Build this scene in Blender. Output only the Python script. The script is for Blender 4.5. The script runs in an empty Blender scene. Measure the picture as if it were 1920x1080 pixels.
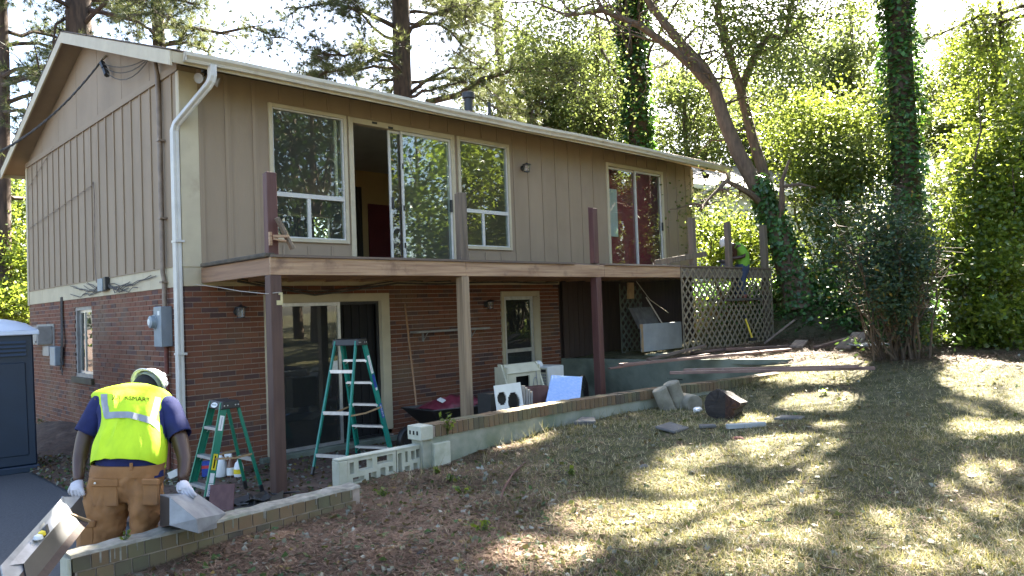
import bpy, math, random
import numpy as np
from mathutils import Vector, Matrix

C = bpy.context.scene.collection
SC = bpy.context.scene
rad = math.radians
random.seed(7)
RNG = np.random.default_rng(7)

# ------------------------------------------------------------------ camera
CAM = Vector((-4.02, -10.36, 1.65))
YAW, PITCH, ROLL = rad(44.7168), rad(1.6295), rad(-2.1078)
F = 1412.59                                     # focal length in pixels of the 1920 wide photograph
_f = Vector((math.sin(YAW) * math.cos(PITCH), math.cos(YAW) * math.cos(PITCH), math.sin(PITCH)))
_r = Vector((math.cos(YAW), -math.sin(YAW), 0))
_u = _r.cross(_f)
CR = math.cos(ROLL) * _r + math.sin(ROLL) * _u
CU = -math.sin(ROLL) * _r + math.cos(ROLL) * _u
CF = _f
cd = bpy.data.cameras.new('camera')
cam = bpy.data.objects.new('camera', cd)
C.objects.link(cam)
cd.sensor_width = 36
cd.lens = 36 * F / 1920
cd.clip_end = 3000
cd.clip_start = 0.1
m = Matrix.Identity(4)
for i in range(3):
    m[i][0], m[i][1], m[i][2], m[i][3] = CR[i], CU[i], -CF[i], CAM[i]
cam.matrix_world = m
SC.camera = cam

# ------------------------------------------------------------------ sky, sun, exposure
SUN_H = Vector((0.96, 0.28, 0)).normalized()
SUN_EL = rad(43)
SUN = Vector((SUN_H.x * math.cos(SUN_EL), SUN_H.y * math.cos(SUN_EL), math.sin(SUN_EL)))
w = bpy.data.worlds.new('World')
SC.world = w
w.use_nodes = True
nt = w.node_tree
bg = nt.nodes['Background']
sky = nt.nodes.new('ShaderNodeTexSky')
sky.sky_type = 'NISHITA'
sky.sun_disc = False
sky.sun_elevation = SUN_EL
sky.sun_rotation = math.atan2(SUN_H.x, SUN_H.y)
sky.air_density = 0.9
sky.dust_density = 2.2
sky.ozone_density = 0.4
nt.links.new(sky.outputs[0], bg.inputs[0])
bg.inputs[1].default_value = 0.05
sl = bpy.data.lights.new('sun', 'SUN')
sl.energy = 5.0
sl.angle = rad(0.53)
sl.color = (1.0, 0.93, 0.80)
so = bpy.data.objects.new('sun', sl)
C.objects.link(so)
so.rotation_euler = (-SUN).to_track_quat('-Z', 'Y').to_euler()
SC.view_settings.view_transform = 'Standard'
SC.view_settings.look = 'None'
SC.view_settings.exposure = 3.95
SC.view_settings.gamma = 1.0
SC.view_settings.use_curve_mapping = False
SC.render.engine = 'CYCLES'
SC.cycles.use_denoising = True
SC.cycles.max_bounces = 7
SC.cycles.diffuse_bounces = 4
SC.cycles.transmission_bounces = 5
SC.cycles.transparent_max_bounces = 8
SC.cycles.sample_clamp_indirect = 6
SC.cycles.caustics_reflective = False
SC.cycles.caustics_refractive = False


def ray(px, py):
    return CR * ((px - 960) / F) - CU * ((py - 540) / F) + CF


def at(px, py, t):                              # world point seen at a photograph pixel, t metres in front of the camera
    return CAM + ray(px, py) * t


def on(px, py, ax, val):                        # ... where that line of sight meets the plane x|y|z = val
    d = ray(px, py)
    k = 'xyz'.index(ax)
    return CAM + d * ((val - CAM[k]) / d[k])


# ------------------------------------------------------------------ materials
def nodes(name):
    mt = bpy.data.materials.new(name)
    mt.use_nodes = True
    t = mt.node_tree
    return mt, t, t.nodes['Principled BSDF'], t.nodes, t.links


def mixcol(N, Lk, a, b, fac):
    x = N.new('ShaderNodeMix')
    x.data_type = 'RGBA'
    for sock, v in ((x.inputs[6], a), (x.inputs[7], b)):
        if isinstance(v, (tuple, list)):
            sock.default_value = (*v[:3], 1)
        else:
            Lk.new(v, sock)
    if isinstance(fac, (int, float)):
        x.inputs[0].default_value = fac
    else:
        Lk.new(fac, x.inputs[0])
    return x.outputs[2]


def noise(N, Lk, scale, detail=4, rough=0.55, stretch=None, coord='Object'):
    tc = N.new('ShaderNodeTexCoord')
    src = tc.outputs[coord]
    if stretch:
        mp = N.new('ShaderNodeMapping')
        mp.inputs['Scale'].default_value = stretch
        Lk.new(src, mp.inputs[0])
        src = mp.outputs[0]
    n = N.new('ShaderNodeTexNoise')
    n.inputs['Scale'].default_value = scale
    n.inputs['Detail'].default_value = detail
    n.inputs['Roughness'].default_value = rough
    Lk.new(src, n.inputs['Vector'])
    return n.outputs['Fac']


def ramp(N, Lk, fac, lo, hi):
    r = N.new('ShaderNodeMapRange')
    r.inputs[1].default_value = lo
    r.inputs[2].default_value = hi
    Lk.new(fac, r.inputs[0])
    return r.outputs[0]


def rnd(N, Lk):                                 # one random number per object or loose piece
    oi = N.new('ShaderNodeObjectInfo')
    g = N.new('ShaderNodeNewGeometry')
    a = N.new('ShaderNodeMath')
    a.operation = 'ADD'
    Lk.new(oi.outputs['Random'], a.inputs[0])
    Lk.new(g.outputs['Random Per Island'], a.inputs[1])
    b = N.new('ShaderNodeMath')
    b.operation = 'FRACT'
    Lk.new(a.outputs[0], b.inputs[0])
    return b.outputs[0]


def bump(N, Lk, P, fac, strength, dist=0.01):
    b = N.new('ShaderNodeBump')
    b.inputs['Strength'].default_value = strength
    b.inputs['Distance'].default_value = dist
    Lk.new(fac, b.inputs['Height'])
    Lk.new(b.outputs[0], P.inputs['Normal'])


def mat(name, c1, c2=None, scale=6, rough=0.7, metal=0.0, bmp=0.25, stretch=None, spread=(0.35, 0.65), rand=0.0, dirt=None, dscale=1.5, dspread=(0.55, 0.75), spec=0.5, bscale=None):
    mt, t, P, N, Lk = nodes(name)
    P.inputs['Roughness'].default_value = rough
    P.inputs['Metallic'].default_value = metal
    P.inputs['Specular IOR Level'].default_value = spec
    c2 = c2 or tuple(x * 0.75 for x in c1)
    n = noise(N, Lk, scale, stretch=stretch)
    col = mixcol(N, Lk, c1, c2, ramp(N, Lk, n, *spread))
    if rand:
        h = N.new('ShaderNodeHueSaturation')
        Lk.new(col, h.inputs['Color'])
        r = rnd(N, Lk)
        mr = N.new('ShaderNodeMapRange')
        mr.inputs[3].default_value = 1 - rand
        mr.inputs[4].default_value = 1 + rand
        Lk.new(r, mr.inputs[0])
        Lk.new(mr.outputs[0], h.inputs['Value'])
        col = h.outputs[0]
    if dirt:
        dn = noise(N, Lk, dscale, 6, 0.6)
        col = mixcol(N, Lk, col, dirt, ramp(N, Lk, dn, *dspread))
    Lk.new(col, P.inputs['Base Color'])
    if bmp:
        bn = noise(N, Lk, bscale, stretch=stretch) if bscale else n
        bump(N, Lk, P, bn, bmp)
    return mt


def leafmat(name, cols, trans=(0.30, 0.36, 0.03), tw=0.4, rough=0.45, spec=0.4, clump=1.2):
    mt, t, P, N, Lk = nodes(name)
    r = rnd(N, Lk)
    cr = N.new('ShaderNodeValToRGB')
    el = cr.color_ramp.elements
    while len(el) < len(cols):
        el.new(0.5)
    for i, (p, c) in enumerate(cols):
        el[i].position = p
        el[i].color = (*c, 1)
    Lk.new(r, cr.inputs[0])
    cl = noise(N, Lk, clump, 2)
    h = N.new('ShaderNodeHueSaturation')
    mr = N.new('ShaderNodeMapRange')
    mr.inputs[1].default_value, mr.inputs[2].default_value = 0.35, 0.65
    mr.inputs[3].default_value, mr.inputs[4].default_value = 0.7, 1.3
    Lk.new(cl, mr.inputs[0])
    Lk.new(mr.outputs[0], h.inputs['Value'])
    Lk.new(cr.outputs[0], h.inputs['Color'])
    Lk.new(h.outputs[0], P.inputs['Base Color'])
    P.inputs['Roughness'].default_value = rough
    P.inputs['Specular IOR Level'].default_value = spec
    tr = N.new('ShaderNodeBsdfTranslucent')
    tr.inputs[0].default_value = (*trans, 1)
    mx = N.new('ShaderNodeMixShader')
    mx.inputs[0].default_value = tw
    Lk.new(P.outputs[0], mx.inputs[1])
    Lk.new(tr.outputs[0], mx.inputs[2])
    Lk.new(mx.outputs[0], N['Material Output'].inputs[0])
    return mt


def glassmat(name, tint=(0.9, 0.95, 0.93), refl=1.0, haze=0.0):
    mt, t, P, N, Lk = nodes(name)
    N.remove(P)
    lw = N.new('ShaderNodeLayerWeight')
    lw.inputs[0].default_value = 0.5
    pw = N.new('ShaderNodeMath')
    pw.operation = 'POWER'
    pw.inputs[1].default_value = 4
    Lk.new(lw.outputs['Facing'], pw.inputs[0])
    ml = N.new('ShaderNodeMath')
    ml.operation = 'MULTIPLY_ADD'
    ml.inputs[1].default_value = 0.9
    ml.inputs[2].default_value = 0.075 * refl
    ml.use_clamp = True
    Lk.new(pw.outputs[0], ml.inputs[0])
    tr = N.new('ShaderNodeBsdfTransparent')
    tr.inputs[0].default_value = (*tint, 1)
    gl = N.new('ShaderNodeBsdfGlossy')
    gl.inputs['Roughness'].default_value = 0.004
    n = noise(N, Lk, 1.3, 1)
    b = N.new('ShaderNodeBump')
    b.inputs['Strength'].default_value = 0.02
    b.inputs['Distance'].default_value = 0.02
    Lk.new(n, b.inputs['Height'])
    Lk.new(b.outputs[0], gl.inputs['Normal'])
    mx = N.new('ShaderNodeMixShader')
    Lk.new(ml.outputs[0], mx.inputs[0])
    Lk.new(tr.outputs[0], mx.inputs[1])
    Lk.new(gl.outputs[0], mx.inputs[2])
    out = mx.outputs[0]
    if haze:
        df = N.new('ShaderNodeBsdfDiffuse')
        df.inputs[0].default_value = (0.5, 0.5, 0.48, 1)
        m2 = N.new('ShaderNodeMixShader')
        m2.inputs[0].default_value = haze
        Lk.new(out, m2.inputs[1])
        Lk.new(df.outputs[0], m2.inputs[2])
        out = m2.outputs[0]
    Lk.new(out, N['Material Output'].inputs[0])
    return mt


def brickmat(name, base, dark, grime, gscale=0.9, gsp=(0.5, 0.72)):
    mt, t, P, N, Lk = nodes(name)
    r = rnd(N, Lk)
    cr = N.new('ShaderNodeValToRGB')
    el = cr.color_ramp.elements
    for _ in range(3):
        el.new(0.5)
    stops = [(0.0, tuple(x * 0.8 for x in base)), (0.45, base), (0.75, tuple(x * 1.15 for x in base)), (0.86, dark), (1.0, tuple(x * 0.7 for x in dark))]
    for e, (p, c) in zip(el, stops):
        e.position = p
        e.color = (*c, 1)
    Lk.new(r, cr.inputs[0])
    n = noise(N, Lk, 30, 5)
    col = mixcol(N, Lk, cr.outputs[0], tuple(x * 0.6 for x in base), ramp(N, Lk, n, 0.45, 0.8))
    tc = N.new('ShaderNodeNewGeometry')
    g = N.new('ShaderNodeTexNoise')
    g.inputs['Scale'].default_value = gscale
    g.inputs['Detail'].default_value = 6
    Lk.new(tc.outputs['Position'], g.inputs['Vector'])
    gf = N.new('ShaderNodeMath')
    gf.operation = 'MULTIPLY'
    gf.inputs[1].default_value = 0.75
    Lk.new(ramp(N, Lk, g.outputs['Fac'], *gsp), gf.inputs[0])
    col = mixcol(N, Lk, col, grime, gf.outputs[0])
    Lk.new(col, P.inputs['Base Color'])
    P.inputs['Roughness'].default_value = 0.85
    bump(N, Lk, P, n, 0.5, 0.006)
    return mt


M = {}
M['siding'] = mat('siding paint', (0.280, 0.211, 0.141), (0.247, 0.185, 0.122), 2.2, 0.75, bmp=0.12, stretch=(1, 1, 0.25), bscale=60, dirt=(0.19, 0.14, 0.095), dscale=1.1, dspread=(0.5, 1.0))
M['cream'] = mat('cream trim paint', (0.47, 0.405, 0.275), (0.41, 0.35, 0.24), 3, 0.6, bmp=0.08, dirt=(0.30, 0.24, 0.16), dscale=2.2, dspread=(0.6, 0.85))
M['gutter'] = mat('gutter paint', (0.58, 0.545, 0.46), (0.50, 0.465, 0.385), 4, 0.45, bmp=0.04, dirt=(0.20, 0.15, 0.10), dscale=3.5, dspread=(0.58, 0.85))
M['white'] = mat('white aluminium', (0.56, 0.545, 0.50), (0.48, 0.465, 0.43), 5, 0.4, bmp=0.03)
M['alu'] = mat('bare aluminium', (0.62, 0.62, 0.62), (0.5, 0.5, 0.5), 12, 0.38, 0.8, 0.05)
M['sheet'] = mat('galvanised sheet metal', (0.30, 0.315, 0.345), (0.20, 0.21, 0.235), 7, 0.42, 0.35, 0.12, dirt=(0.13, 0.12, 0.11), dscale=3.5, dspread=(0.58, 0.8))
M['mortar'] = mat('mortar', (0.34, 0.275, 0.23), (0.26, 0.21, 0.175), 20, 0.95, bmp=0.4)
M['brick'] = brickmat('red brick', (0.172, 0.060, 0.030), (0.085, 0.045, 0.042), (0.17, 0.105, 0.06))
M['oldbrick'] = brickmat('mossy brick', (0.17, 0.105, 0.055), (0.075, 0.06, 0.045), (0.12, 0.115, 0.06), 2.5, (0.4, 0.62))
M['stucco'] = mat('stained render', (0.31, 0.305, 0.245), (0.215, 0.225, 0.175), 3.2, 0.9, bmp=0.3, bscale=45, dirt=(0.13, 0.155, 0.10), dscale=1.6, dspread=(0.45, 0.75))
M['concrete'] = mat('old mossy concrete', (0.165, 0.185, 0.145), (0.105, 0.125, 0.10), 2.5, 0.9, bmp=0.3, bscale=40, dirt=(0.055, 0.065, 0.045), dscale=1.3, dspread=(0.5, 0.75))
M['block'] = mat('screen block concrete', (0.44, 0.43, 0.345), (0.36, 0.36, 0.28), 6, 0.92, bmp=0.35, bscale=70, dirt=(0.24, 0.26, 0.17), dscale=3, dspread=(0.5, 0.8))
M['capmortar'] = mat('weathered mortar cap', (0.27, 0.25, 0.205), (0.15, 0.138, 0.112), 14, 0.95, bmp=0.6, dirt=(0.16, 0.18, 0.10), dscale=4)
M['newwood'] = mat('fresh pine lumber', (0.42, 0.275, 0.165), (0.25, 0.145, 0.085), 3.6, 0.75, bmp=0.35, stretch=(0.30, 7, 7), spread=(0.38, 0.66), dirt=(0.15, 0.085, 0.055), dscale=3.2, dspread=(0.56, 0.76))
M['newwoodz'] = mat('fresh pine post', (0.34, 0.245, 0.155), (0.22, 0.155, 0.095), 3.4, 0.75, bmp=0.3, stretch=(7, 7, 0.30), dirt=(0.13, 0.09, 0.06), dscale=2.6, dspread=(0.58, 0.8))
M['newwoody'] = mat('fresh pine joist', (0.30, 0.18, 0.105), (0.20, 0.115, 0.07), 3.0, 0.75, bmp=0.2, stretch=(6, 0.35, 6))
M['darkpost'] = mat('brown stained post', (0.062, 0.031, 0.024), (0.092, 0.050, 0.037), 3.0, 0.65, bmp=0.3, stretch=(6, 6, 0.5))
M['redpost'] = mat('maroon stained post', (0.070, 0.024, 0.021), (0.100, 0.042, 0.035), 3.0, 0.6, bmp=0.3, stretch=(6, 6, 0.5))
M['greypost'] = mat('weathered grey wood', (0.175, 0.135, 0.098), (0.105, 0.08, 0.06), 3.0, 0.85, bmp=0.4, stretch=(6, 6, 0.5))
M['greywood'] = mat('weathered deck board', (0.23, 0.175, 0.135), (0.13, 0.09, 0.07), 3.0, 0.85, bmp=0.4, stretch=(0.5, 6, 6), rand=0.25)
M['rotwood'] = mat('rotten dark wood', (0.055, 0.046, 0.036), (0.11, 0.09, 0.065), 5.0, 0.95, bmp=0.6)
M['oldboard'] = mat('old painted boards', (0.20, 0.125, 0.10), (0.12, 0.07, 0.058), 3.0, 0.7, bmp=0.4, stretch=(1, 1, 1), rand=0.3, dirt=(0.32, 0.29, 0.26), dscale=5, dspread=(0.6, 0.8))
M['lattice'] = mat('lattice slats', (0.24, 0.195, 0.128), (0.165, 0.135, 0.09), 5.0, 0.85, bmp=0.2, rand=0.18, dirt=(0.15, 0.155, 0.095), dscale=2)
M['latdark'] = mat('stained lattice', (0.10, 0.11, 0.082), (0.07, 0.075, 0.055), 5.0, 0.9, bmp=0.2, rand=0.2)
M['darkpanel'] = mat('dark stained boards and painted duct shade', (0.035, 0.022, 0.018), (0.055, 0.034, 0.026), 4.0, 0.8, bmp=0.3, stretch=(4, 4, 0.4))
M['shingle'] = mat('asphalt shingle', (0.10, 0.085, 0.075), (0.16, 0.13, 0.115), 30, 0.95, bmp=0.5, rand=0.2)
M['black'] = mat('black plastic', (0.014, 0.014, 0.015), (0.022, 0.022, 0.023), 10, 0.45, bmp=0.05)
M['dark'] = mat('dark void', (0.012, 0.011, 0.011), None, 4, 0.9, bmp=0)
M['glass'] = glassmat('window glass', haze=0.025)
M['glassd'] = glassmat('dusty window glass', (0.75, 0.78, 0.76), 1.1, 0.03)
M['clear'] = glassmat('lamp glass', (0.95, 0.93, 0.88), 1.0, 0.12)
M['tanwall'] = mat('tan interior paint', (0.47, 0.31, 0.15), (0.44, 0.29, 0.14), 2, 0.8, bmp=0)
M['ceil'] = mat('interior ceiling', (0.55, 0.52, 0.50), (0.5, 0.47, 0.45), 2, 0.9, bmp=0.1)
M['greywall'] = mat('grey interior paint', (0.38, 0.36, 0.34), None, 2, 0.85, bmp=0, spread=(0.45, 0.9))
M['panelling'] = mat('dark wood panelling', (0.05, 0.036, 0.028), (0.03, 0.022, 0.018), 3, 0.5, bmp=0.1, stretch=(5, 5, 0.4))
M['maroon'] = mat('maroon door paint', (0.12, 0.018, 0.022), (0.10, 0.014, 0.018), 3, 0.5, bmp=0.03)
M['red'] = mat('red door paint', (0.30, 0.010, 0.018), (0.25, 0.008, 0.015), 3, 0.45, bmp=0.03)
M['floor'] = mat('interior floor', (0.2, 0.13, 0.08), (0.15, 0.1, 0.06), 3, 0.5, bmp=0.05)
M['blue'] = mat('portable toilet plastic', (0.008, 0.022, 0.046), (0.006, 0.017, 0.036), 2, 0.45, bmp=0.05, dirt=(0.06, 0.07, 0.09), dscale=3, dspread=(0.68, 0.9))
M['roofwhite'] = mat('translucent white roof plastic', (0.62, 0.66, 0.74), (0.56, 0.6, 0.68), 3, 0.4, bmp=0.02)
M['greybox'] = mat('grey utility box', (0.30, 0.285, 0.26), (0.24, 0.225, 0.205), 6, 0.55, bmp=0.05, dirt=(0.15, 0.12, 0.09), dscale=5)
M['metalbox'] = mat('grey enamel box', (0.25, 0.29, 0.32), (0.21, 0.245, 0.27), 6, 0.5, 0.2, 0.05)
M['rust'] = mat('rust red pipe', (0.17, 0.052, 0.036), (0.10, 0.034, 0.026), 12, 0.8, bmp=0.3)
M['conduit'] = mat('painted conduit', (0.24, 0.185, 0.14), (0.16, 0.12, 0.09), 8, 0.6, bmp=0.1)
M['cable'] = mat('weathered cable', (0.05, 0.045, 0.04), (0.09, 0.08, 0.07), 20, 0.7, bmp=0)
M['wire'] = mat('pale wire', (0.45, 0.4, 0.33), None, 20, 0.6, bmp=0)
M['green'] = mat('green fibreglass', (0.008, 0.175, 0.105), (0.007, 0.145, 0.085), 5, 0.4, bmp=0.05, dirt=(0.10, 0.20, 0.15), dscale=9, dspread=(0.66, 0.85))
M['teal'] = mat('teal fibreglass', (0.010, 0.205, 0.155), (0.008, 0.17, 0.13), 5, 0.4, bmp=0.05, dirt=(0.12, 0.22, 0.18), dscale=9, dspread=(0.68, 0.86))
M['sticker'] = mat('white sticker', (0.72, 0.72, 0.70), (0.62, 0.62, 0.6), 30, 0.4, bmp=0)
M['yellow'] = mat('yellow sticker', (0.75, 0.58, 0.02), (0.6, 0.45, 0.02), 40, 0.4, bmp=0)
M['bluesticker'] = mat('blue sticker', (0.02, 0.06, 0.32), None, 30, 0.4, bmp=0)
M['ink'] = mat('black lettering', (0.006, 0.006, 0.007), None, 10, 0.95, bmp=0, spec=0.05)
M['greyink'] = mat('grey print', (0.28, 0.28, 0.3), None, 10, 0.6, bmp=0)
M['redink'] = mat('red print', (0.5, 0.04, 0.04), None, 10, 0.6, bmp=0)
M['hivis'] = mat('fluorescent yellow mesh', (0.52, 0.72, 0.010), (0.42, 0.62, 0.008), 5, 0.75, bmp=0.9, stretch=(2.2, 2.2, 0.7), spread=(0.35, 0.65))
M['limetee'] = mat('lime green t-shirt', (0.17, 0.37, 0.03), (0.13, 0.29, 0.02), 6, 0.8, bmp=0.4)
M['reflective'] = mat('silver reflective tape', (0.27, 0.28, 0.30), (0.21, 0.22, 0.24), 14, 0.4, 0.15, 0.1)
M['navy'] = mat('blue cotton', (0.010, 0.016, 0.095), (0.006, 0.010, 0.060), 9, 0.9, bmp=0.5)
M['denim'] = mat('dark denim', (0.04, 0.055, 0.10), (0.03, 0.04, 0.075), 9, 0.9, bmp=0.3)
M['duck'] = mat('brown duck canvas', (0.30, 0.145, 0.055), (0.235, 0.108, 0.038), 6, 0.9, bmp=0.6, dirt=(0.16, 0.085, 0.045), dscale=4, dspread=(0.5, 0.8))
M['skin'] = mat('dark brown skin', (0.070, 0.034, 0.022), (0.055, 0.027, 0.018), 8, 0.45, bmp=0.05)
M['hair'] = mat('black hair', (0.012, 0.01, 0.009), None, 60, 0.8, bmp=0.5)
M['glove'] = mat('white work glove', (0.55, 0.52, 0.55), (0.44, 0.42, 0.44), 12, 0.9, bmp=0.4)
M['gloveblue'] = mat('grey blue work glove', (0.15, 0.17, 0.23), (0.08, 0.09, 0.12), 12, 0.85, bmp=0.3)
M['helmet'] = mat('white hard hat shell', (0.76, 0.76, 0.74), (0.70, 0.70, 0.68), 6, 0.3, bmp=0.02)
M['strap'] = mat('grey helmet webbing', (0.33, 0.36, 0.35), None, 20, 0.7, bmp=0)
M['bark'] = mat('pine bark', (0.095, 0.062, 0.045), (0.040, 0.028, 0.022), 5, 0.95, bmp=1.0, stretch=(2, 2, 0.5))
M['greybark'] = mat('grey brown bark', (0.155, 0.105, 0.070), (0.085, 0.058, 0.042), 6, 0.95, bmp=0.8, stretch=(2, 2, 0.6))
M['stem'] = mat('shrub stems', (0.06, 0.040, 0.025), (0.10, 0.07, 0.045), 6, 0.9, bmp=0.3)
M['char'] = mat('charred wood', (0.016, 0.013, 0.012), (0.035, 0.027, 0.023), 6, 0.9, bmp=1.0, stretch=(1, 1, 4))
M['rotred'] = mat('rotten heartwood', (0.065, 0.030, 0.018), (0.028, 0.014, 0.010), 5, 0.95, bmp=1.0, stretch=(1.0, 6, 6))
M['clay'] = mat('weathered concrete cylinder', (0.26, 0.235, 0.18), (0.15, 0.135, 0.10), 6, 0.9, bmp=0.35, dirt=(0.12, 0.10, 0.085), dscale=4, dspread=(0.55, 0.75))
M['stone'] = mat('grey stone slab', (0.125, 0.118, 0.112), (0.075, 0.07, 0.066), 7, 0.85, bmp=0.5)
M['enamel'] = mat('white enamel', (0.66, 0.66, 0.62), (0.58, 0.58, 0.54), 4, 0.35, bmp=0.02)
M['beige'] = mat('beige enamel', (0.52, 0.49, 0.36), (0.44, 0.41, 0.30), 4, 0.4, bmp=0.03, dirt=(0.3, 0.27, 0.18), dscale=4)
M['bluefilm'] = mat('pale blue sheet', (0.24, 0.39, 0.72), (0.34, 0.48, 0.78), 26, 0.4, 0.1, 0.25)
M['jug'] = mat('milky plastic', (0.68, 0.68, 0.66), None, 5, 0.35, bmp=0, spread=(0.4, 1.2))
M['amber'] = mat('amber plastic', (0.14, 0.06, 0.03), None, 5, 0.3, bmp=0)
M['redbag'] = mat('pink red bag', (0.20, 0.028, 0.05), (0.10, 0.012, 0.022), 8, 0.5, bmp=0.6)
M['handle'] = mat('bare wood handle', (0.34, 0.19, 0.095), (0.26, 0.14, 0.07), 6, 0.55, bmp=0.1)
M['yellowpaint'] = mat('yellow fibreglass handle', (0.72, 0.50, 0.02), None, 6, 0.4, bmp=0)
M['plaster'] = mat('grey plaster board', (0.33, 0.345, 0.345), (0.27, 0.285, 0.285), 3, 0.8, bmp=0.1)
M['cardboard'] = mat('tan cardboard', (0.38, 0.25, 0.13), None, 6, 0.8, bmp=0)
M['brass'] = mat('pale brass latch', (0.62, 0.55, 0.33), None, 6, 0.4, 0.4, 0)
M['asphalt'] = mat('asphalt', (0.060, 0.062, 0.068), (0.045, 0.046, 0.05), 40, 0.9, bmp=0.5, dirt=(0.085, 0.08, 0.078), dscale=1.1)
M['dirt'] = mat('bare dirt with pine litter', (0.10, 0.058, 0.038), (0.055, 0.034, 0.025), 14, 0.95, bmp=0.8, dirt=(0.15, 0.10, 0.07), dscale=3)
M['lawn'] = mat('dry lawn soil', (0.155, 0.125, 0.070), (0.085, 0.075, 0.036), 5, 0.95, bmp=0.8, dirt=(0.13, 0.075, 0.045), dscale=0.7, dspread=(0.45, 0.65))
M['grass'] = leafmat('dry clipped grass', [(0, (0.0350, 0.0550, 0.0160)), (0.35, (0.0850, 0.0950, 0.0320)), (0.6, (0.2400, 0.1950, 0.1000)), (1, (0.6000, 0.5100, 0.3200))], (0.3000, 0.2800, 0.0900), 0.3, 0.7, 0.2, 1.0)
M['straw'] = leafmat('pine straw', [(0, (0.0711, 0.0402, 0.0267)), (0.5, (0.1590, 0.0963, 0.0653)), (1, (0.3013, 0.2093, 0.1465))], (0.1620, 0.0810, 0.0324), 0.15, 0.7, 0.2, 1.0)
M['litter'] = leafmat('fallen leaves', [(0, (0.07, 0.036, 0.02)), (0.3, (0.13, 0.08, 0.045)), (0.5, (0.16, 0.17, 0.13)), (0.68, (0.26, 0.27, 0.23)), (0.72, (0.03, 0.075, 0.022)), (0.92, (0.05, 0.11, 0.03)), (1, (0.28, 0.16, 0.03))], (0.1440, 0.1440, 0.0360), 0.25, 0.5, 0.3, 1.0)
M['leaf_y'] = leafmat('yellow green leaves', [(0, (0.0500, 0.0820, 0.0200)), (0.5, (0.0750, 0.1080, 0.0250)), (1, (0.1300, 0.1300, 0.0420))], (0.2050, 0.2550, 0.0620), 0.40)
M['leaf_g'] = leafmat('green leaves', [(0, (0.0280, 0.0544, 0.0128)), (0.6, (0.0480, 0.0800, 0.0176)), (1, (0.0960, 0.1040, 0.0200))], (0.1736, 0.2232, 0.0434), 0.42, 0.34, 0.55)
M['leaf_b'] = leafmat('bright green leaves', [(0, (0.0495, 0.0949, 0.0132)), (0.6, (0.0784, 0.1278, 0.0165)), (1, (0.1568, 0.1733, 0.0182))], (0.2640, 0.3300, 0.0396), 0.48, 0.35, 0.55)
M['leaf_d'] = leafmat('dark blue green leaves', [(0, (0.0190, 0.0418, 0.0266)), (0.6, (0.0323, 0.0627, 0.0361)), (0.93, (0.0475, 0.0808, 0.0342)), (1, (0.2470, 0.1520, 0.0190))], (0.0700, 0.1190, 0.0210), 0.25, 0.5, 0.3)
M['ivy'] = leafmat('ivy leaves', [(0, (0.0266, 0.0722, 0.0209)), (0.6, (0.0456, 0.1140, 0.0285)), (1, (0.0855, 0.1805, 0.0380))], (0.1200, 0.2640, 0.0240), 0.22, 0.4, 0.5)
M['needle'] = leafmat('pine needles', [(0, (0.0280, 0.0496, 0.0240)), (0.6, (0.0480, 0.0760, 0.0336)), (0.9, (0.0880, 0.1000, 0.0400)), (1, (0.1760, 0.1120, 0.0560))], (0.1680, 0.1920, 0.0600), 0.35, 0.5, 0.4)
M['clapboard'] = mat('pale clapboard paint', (0.62, 0.66, 0.66), None, 4, 0.6, bmp=0, spread=(0.4, 1.4))
M['nroof'] = mat('neighbour roof shingles', (0.24, 0.22, 0.22), None, 20, 0.9, bmp=0.3)
M['vinegreen'] = M['leaf_g']


# ------------------------------------------------------------------ mesh builder
ORG = {}


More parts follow.
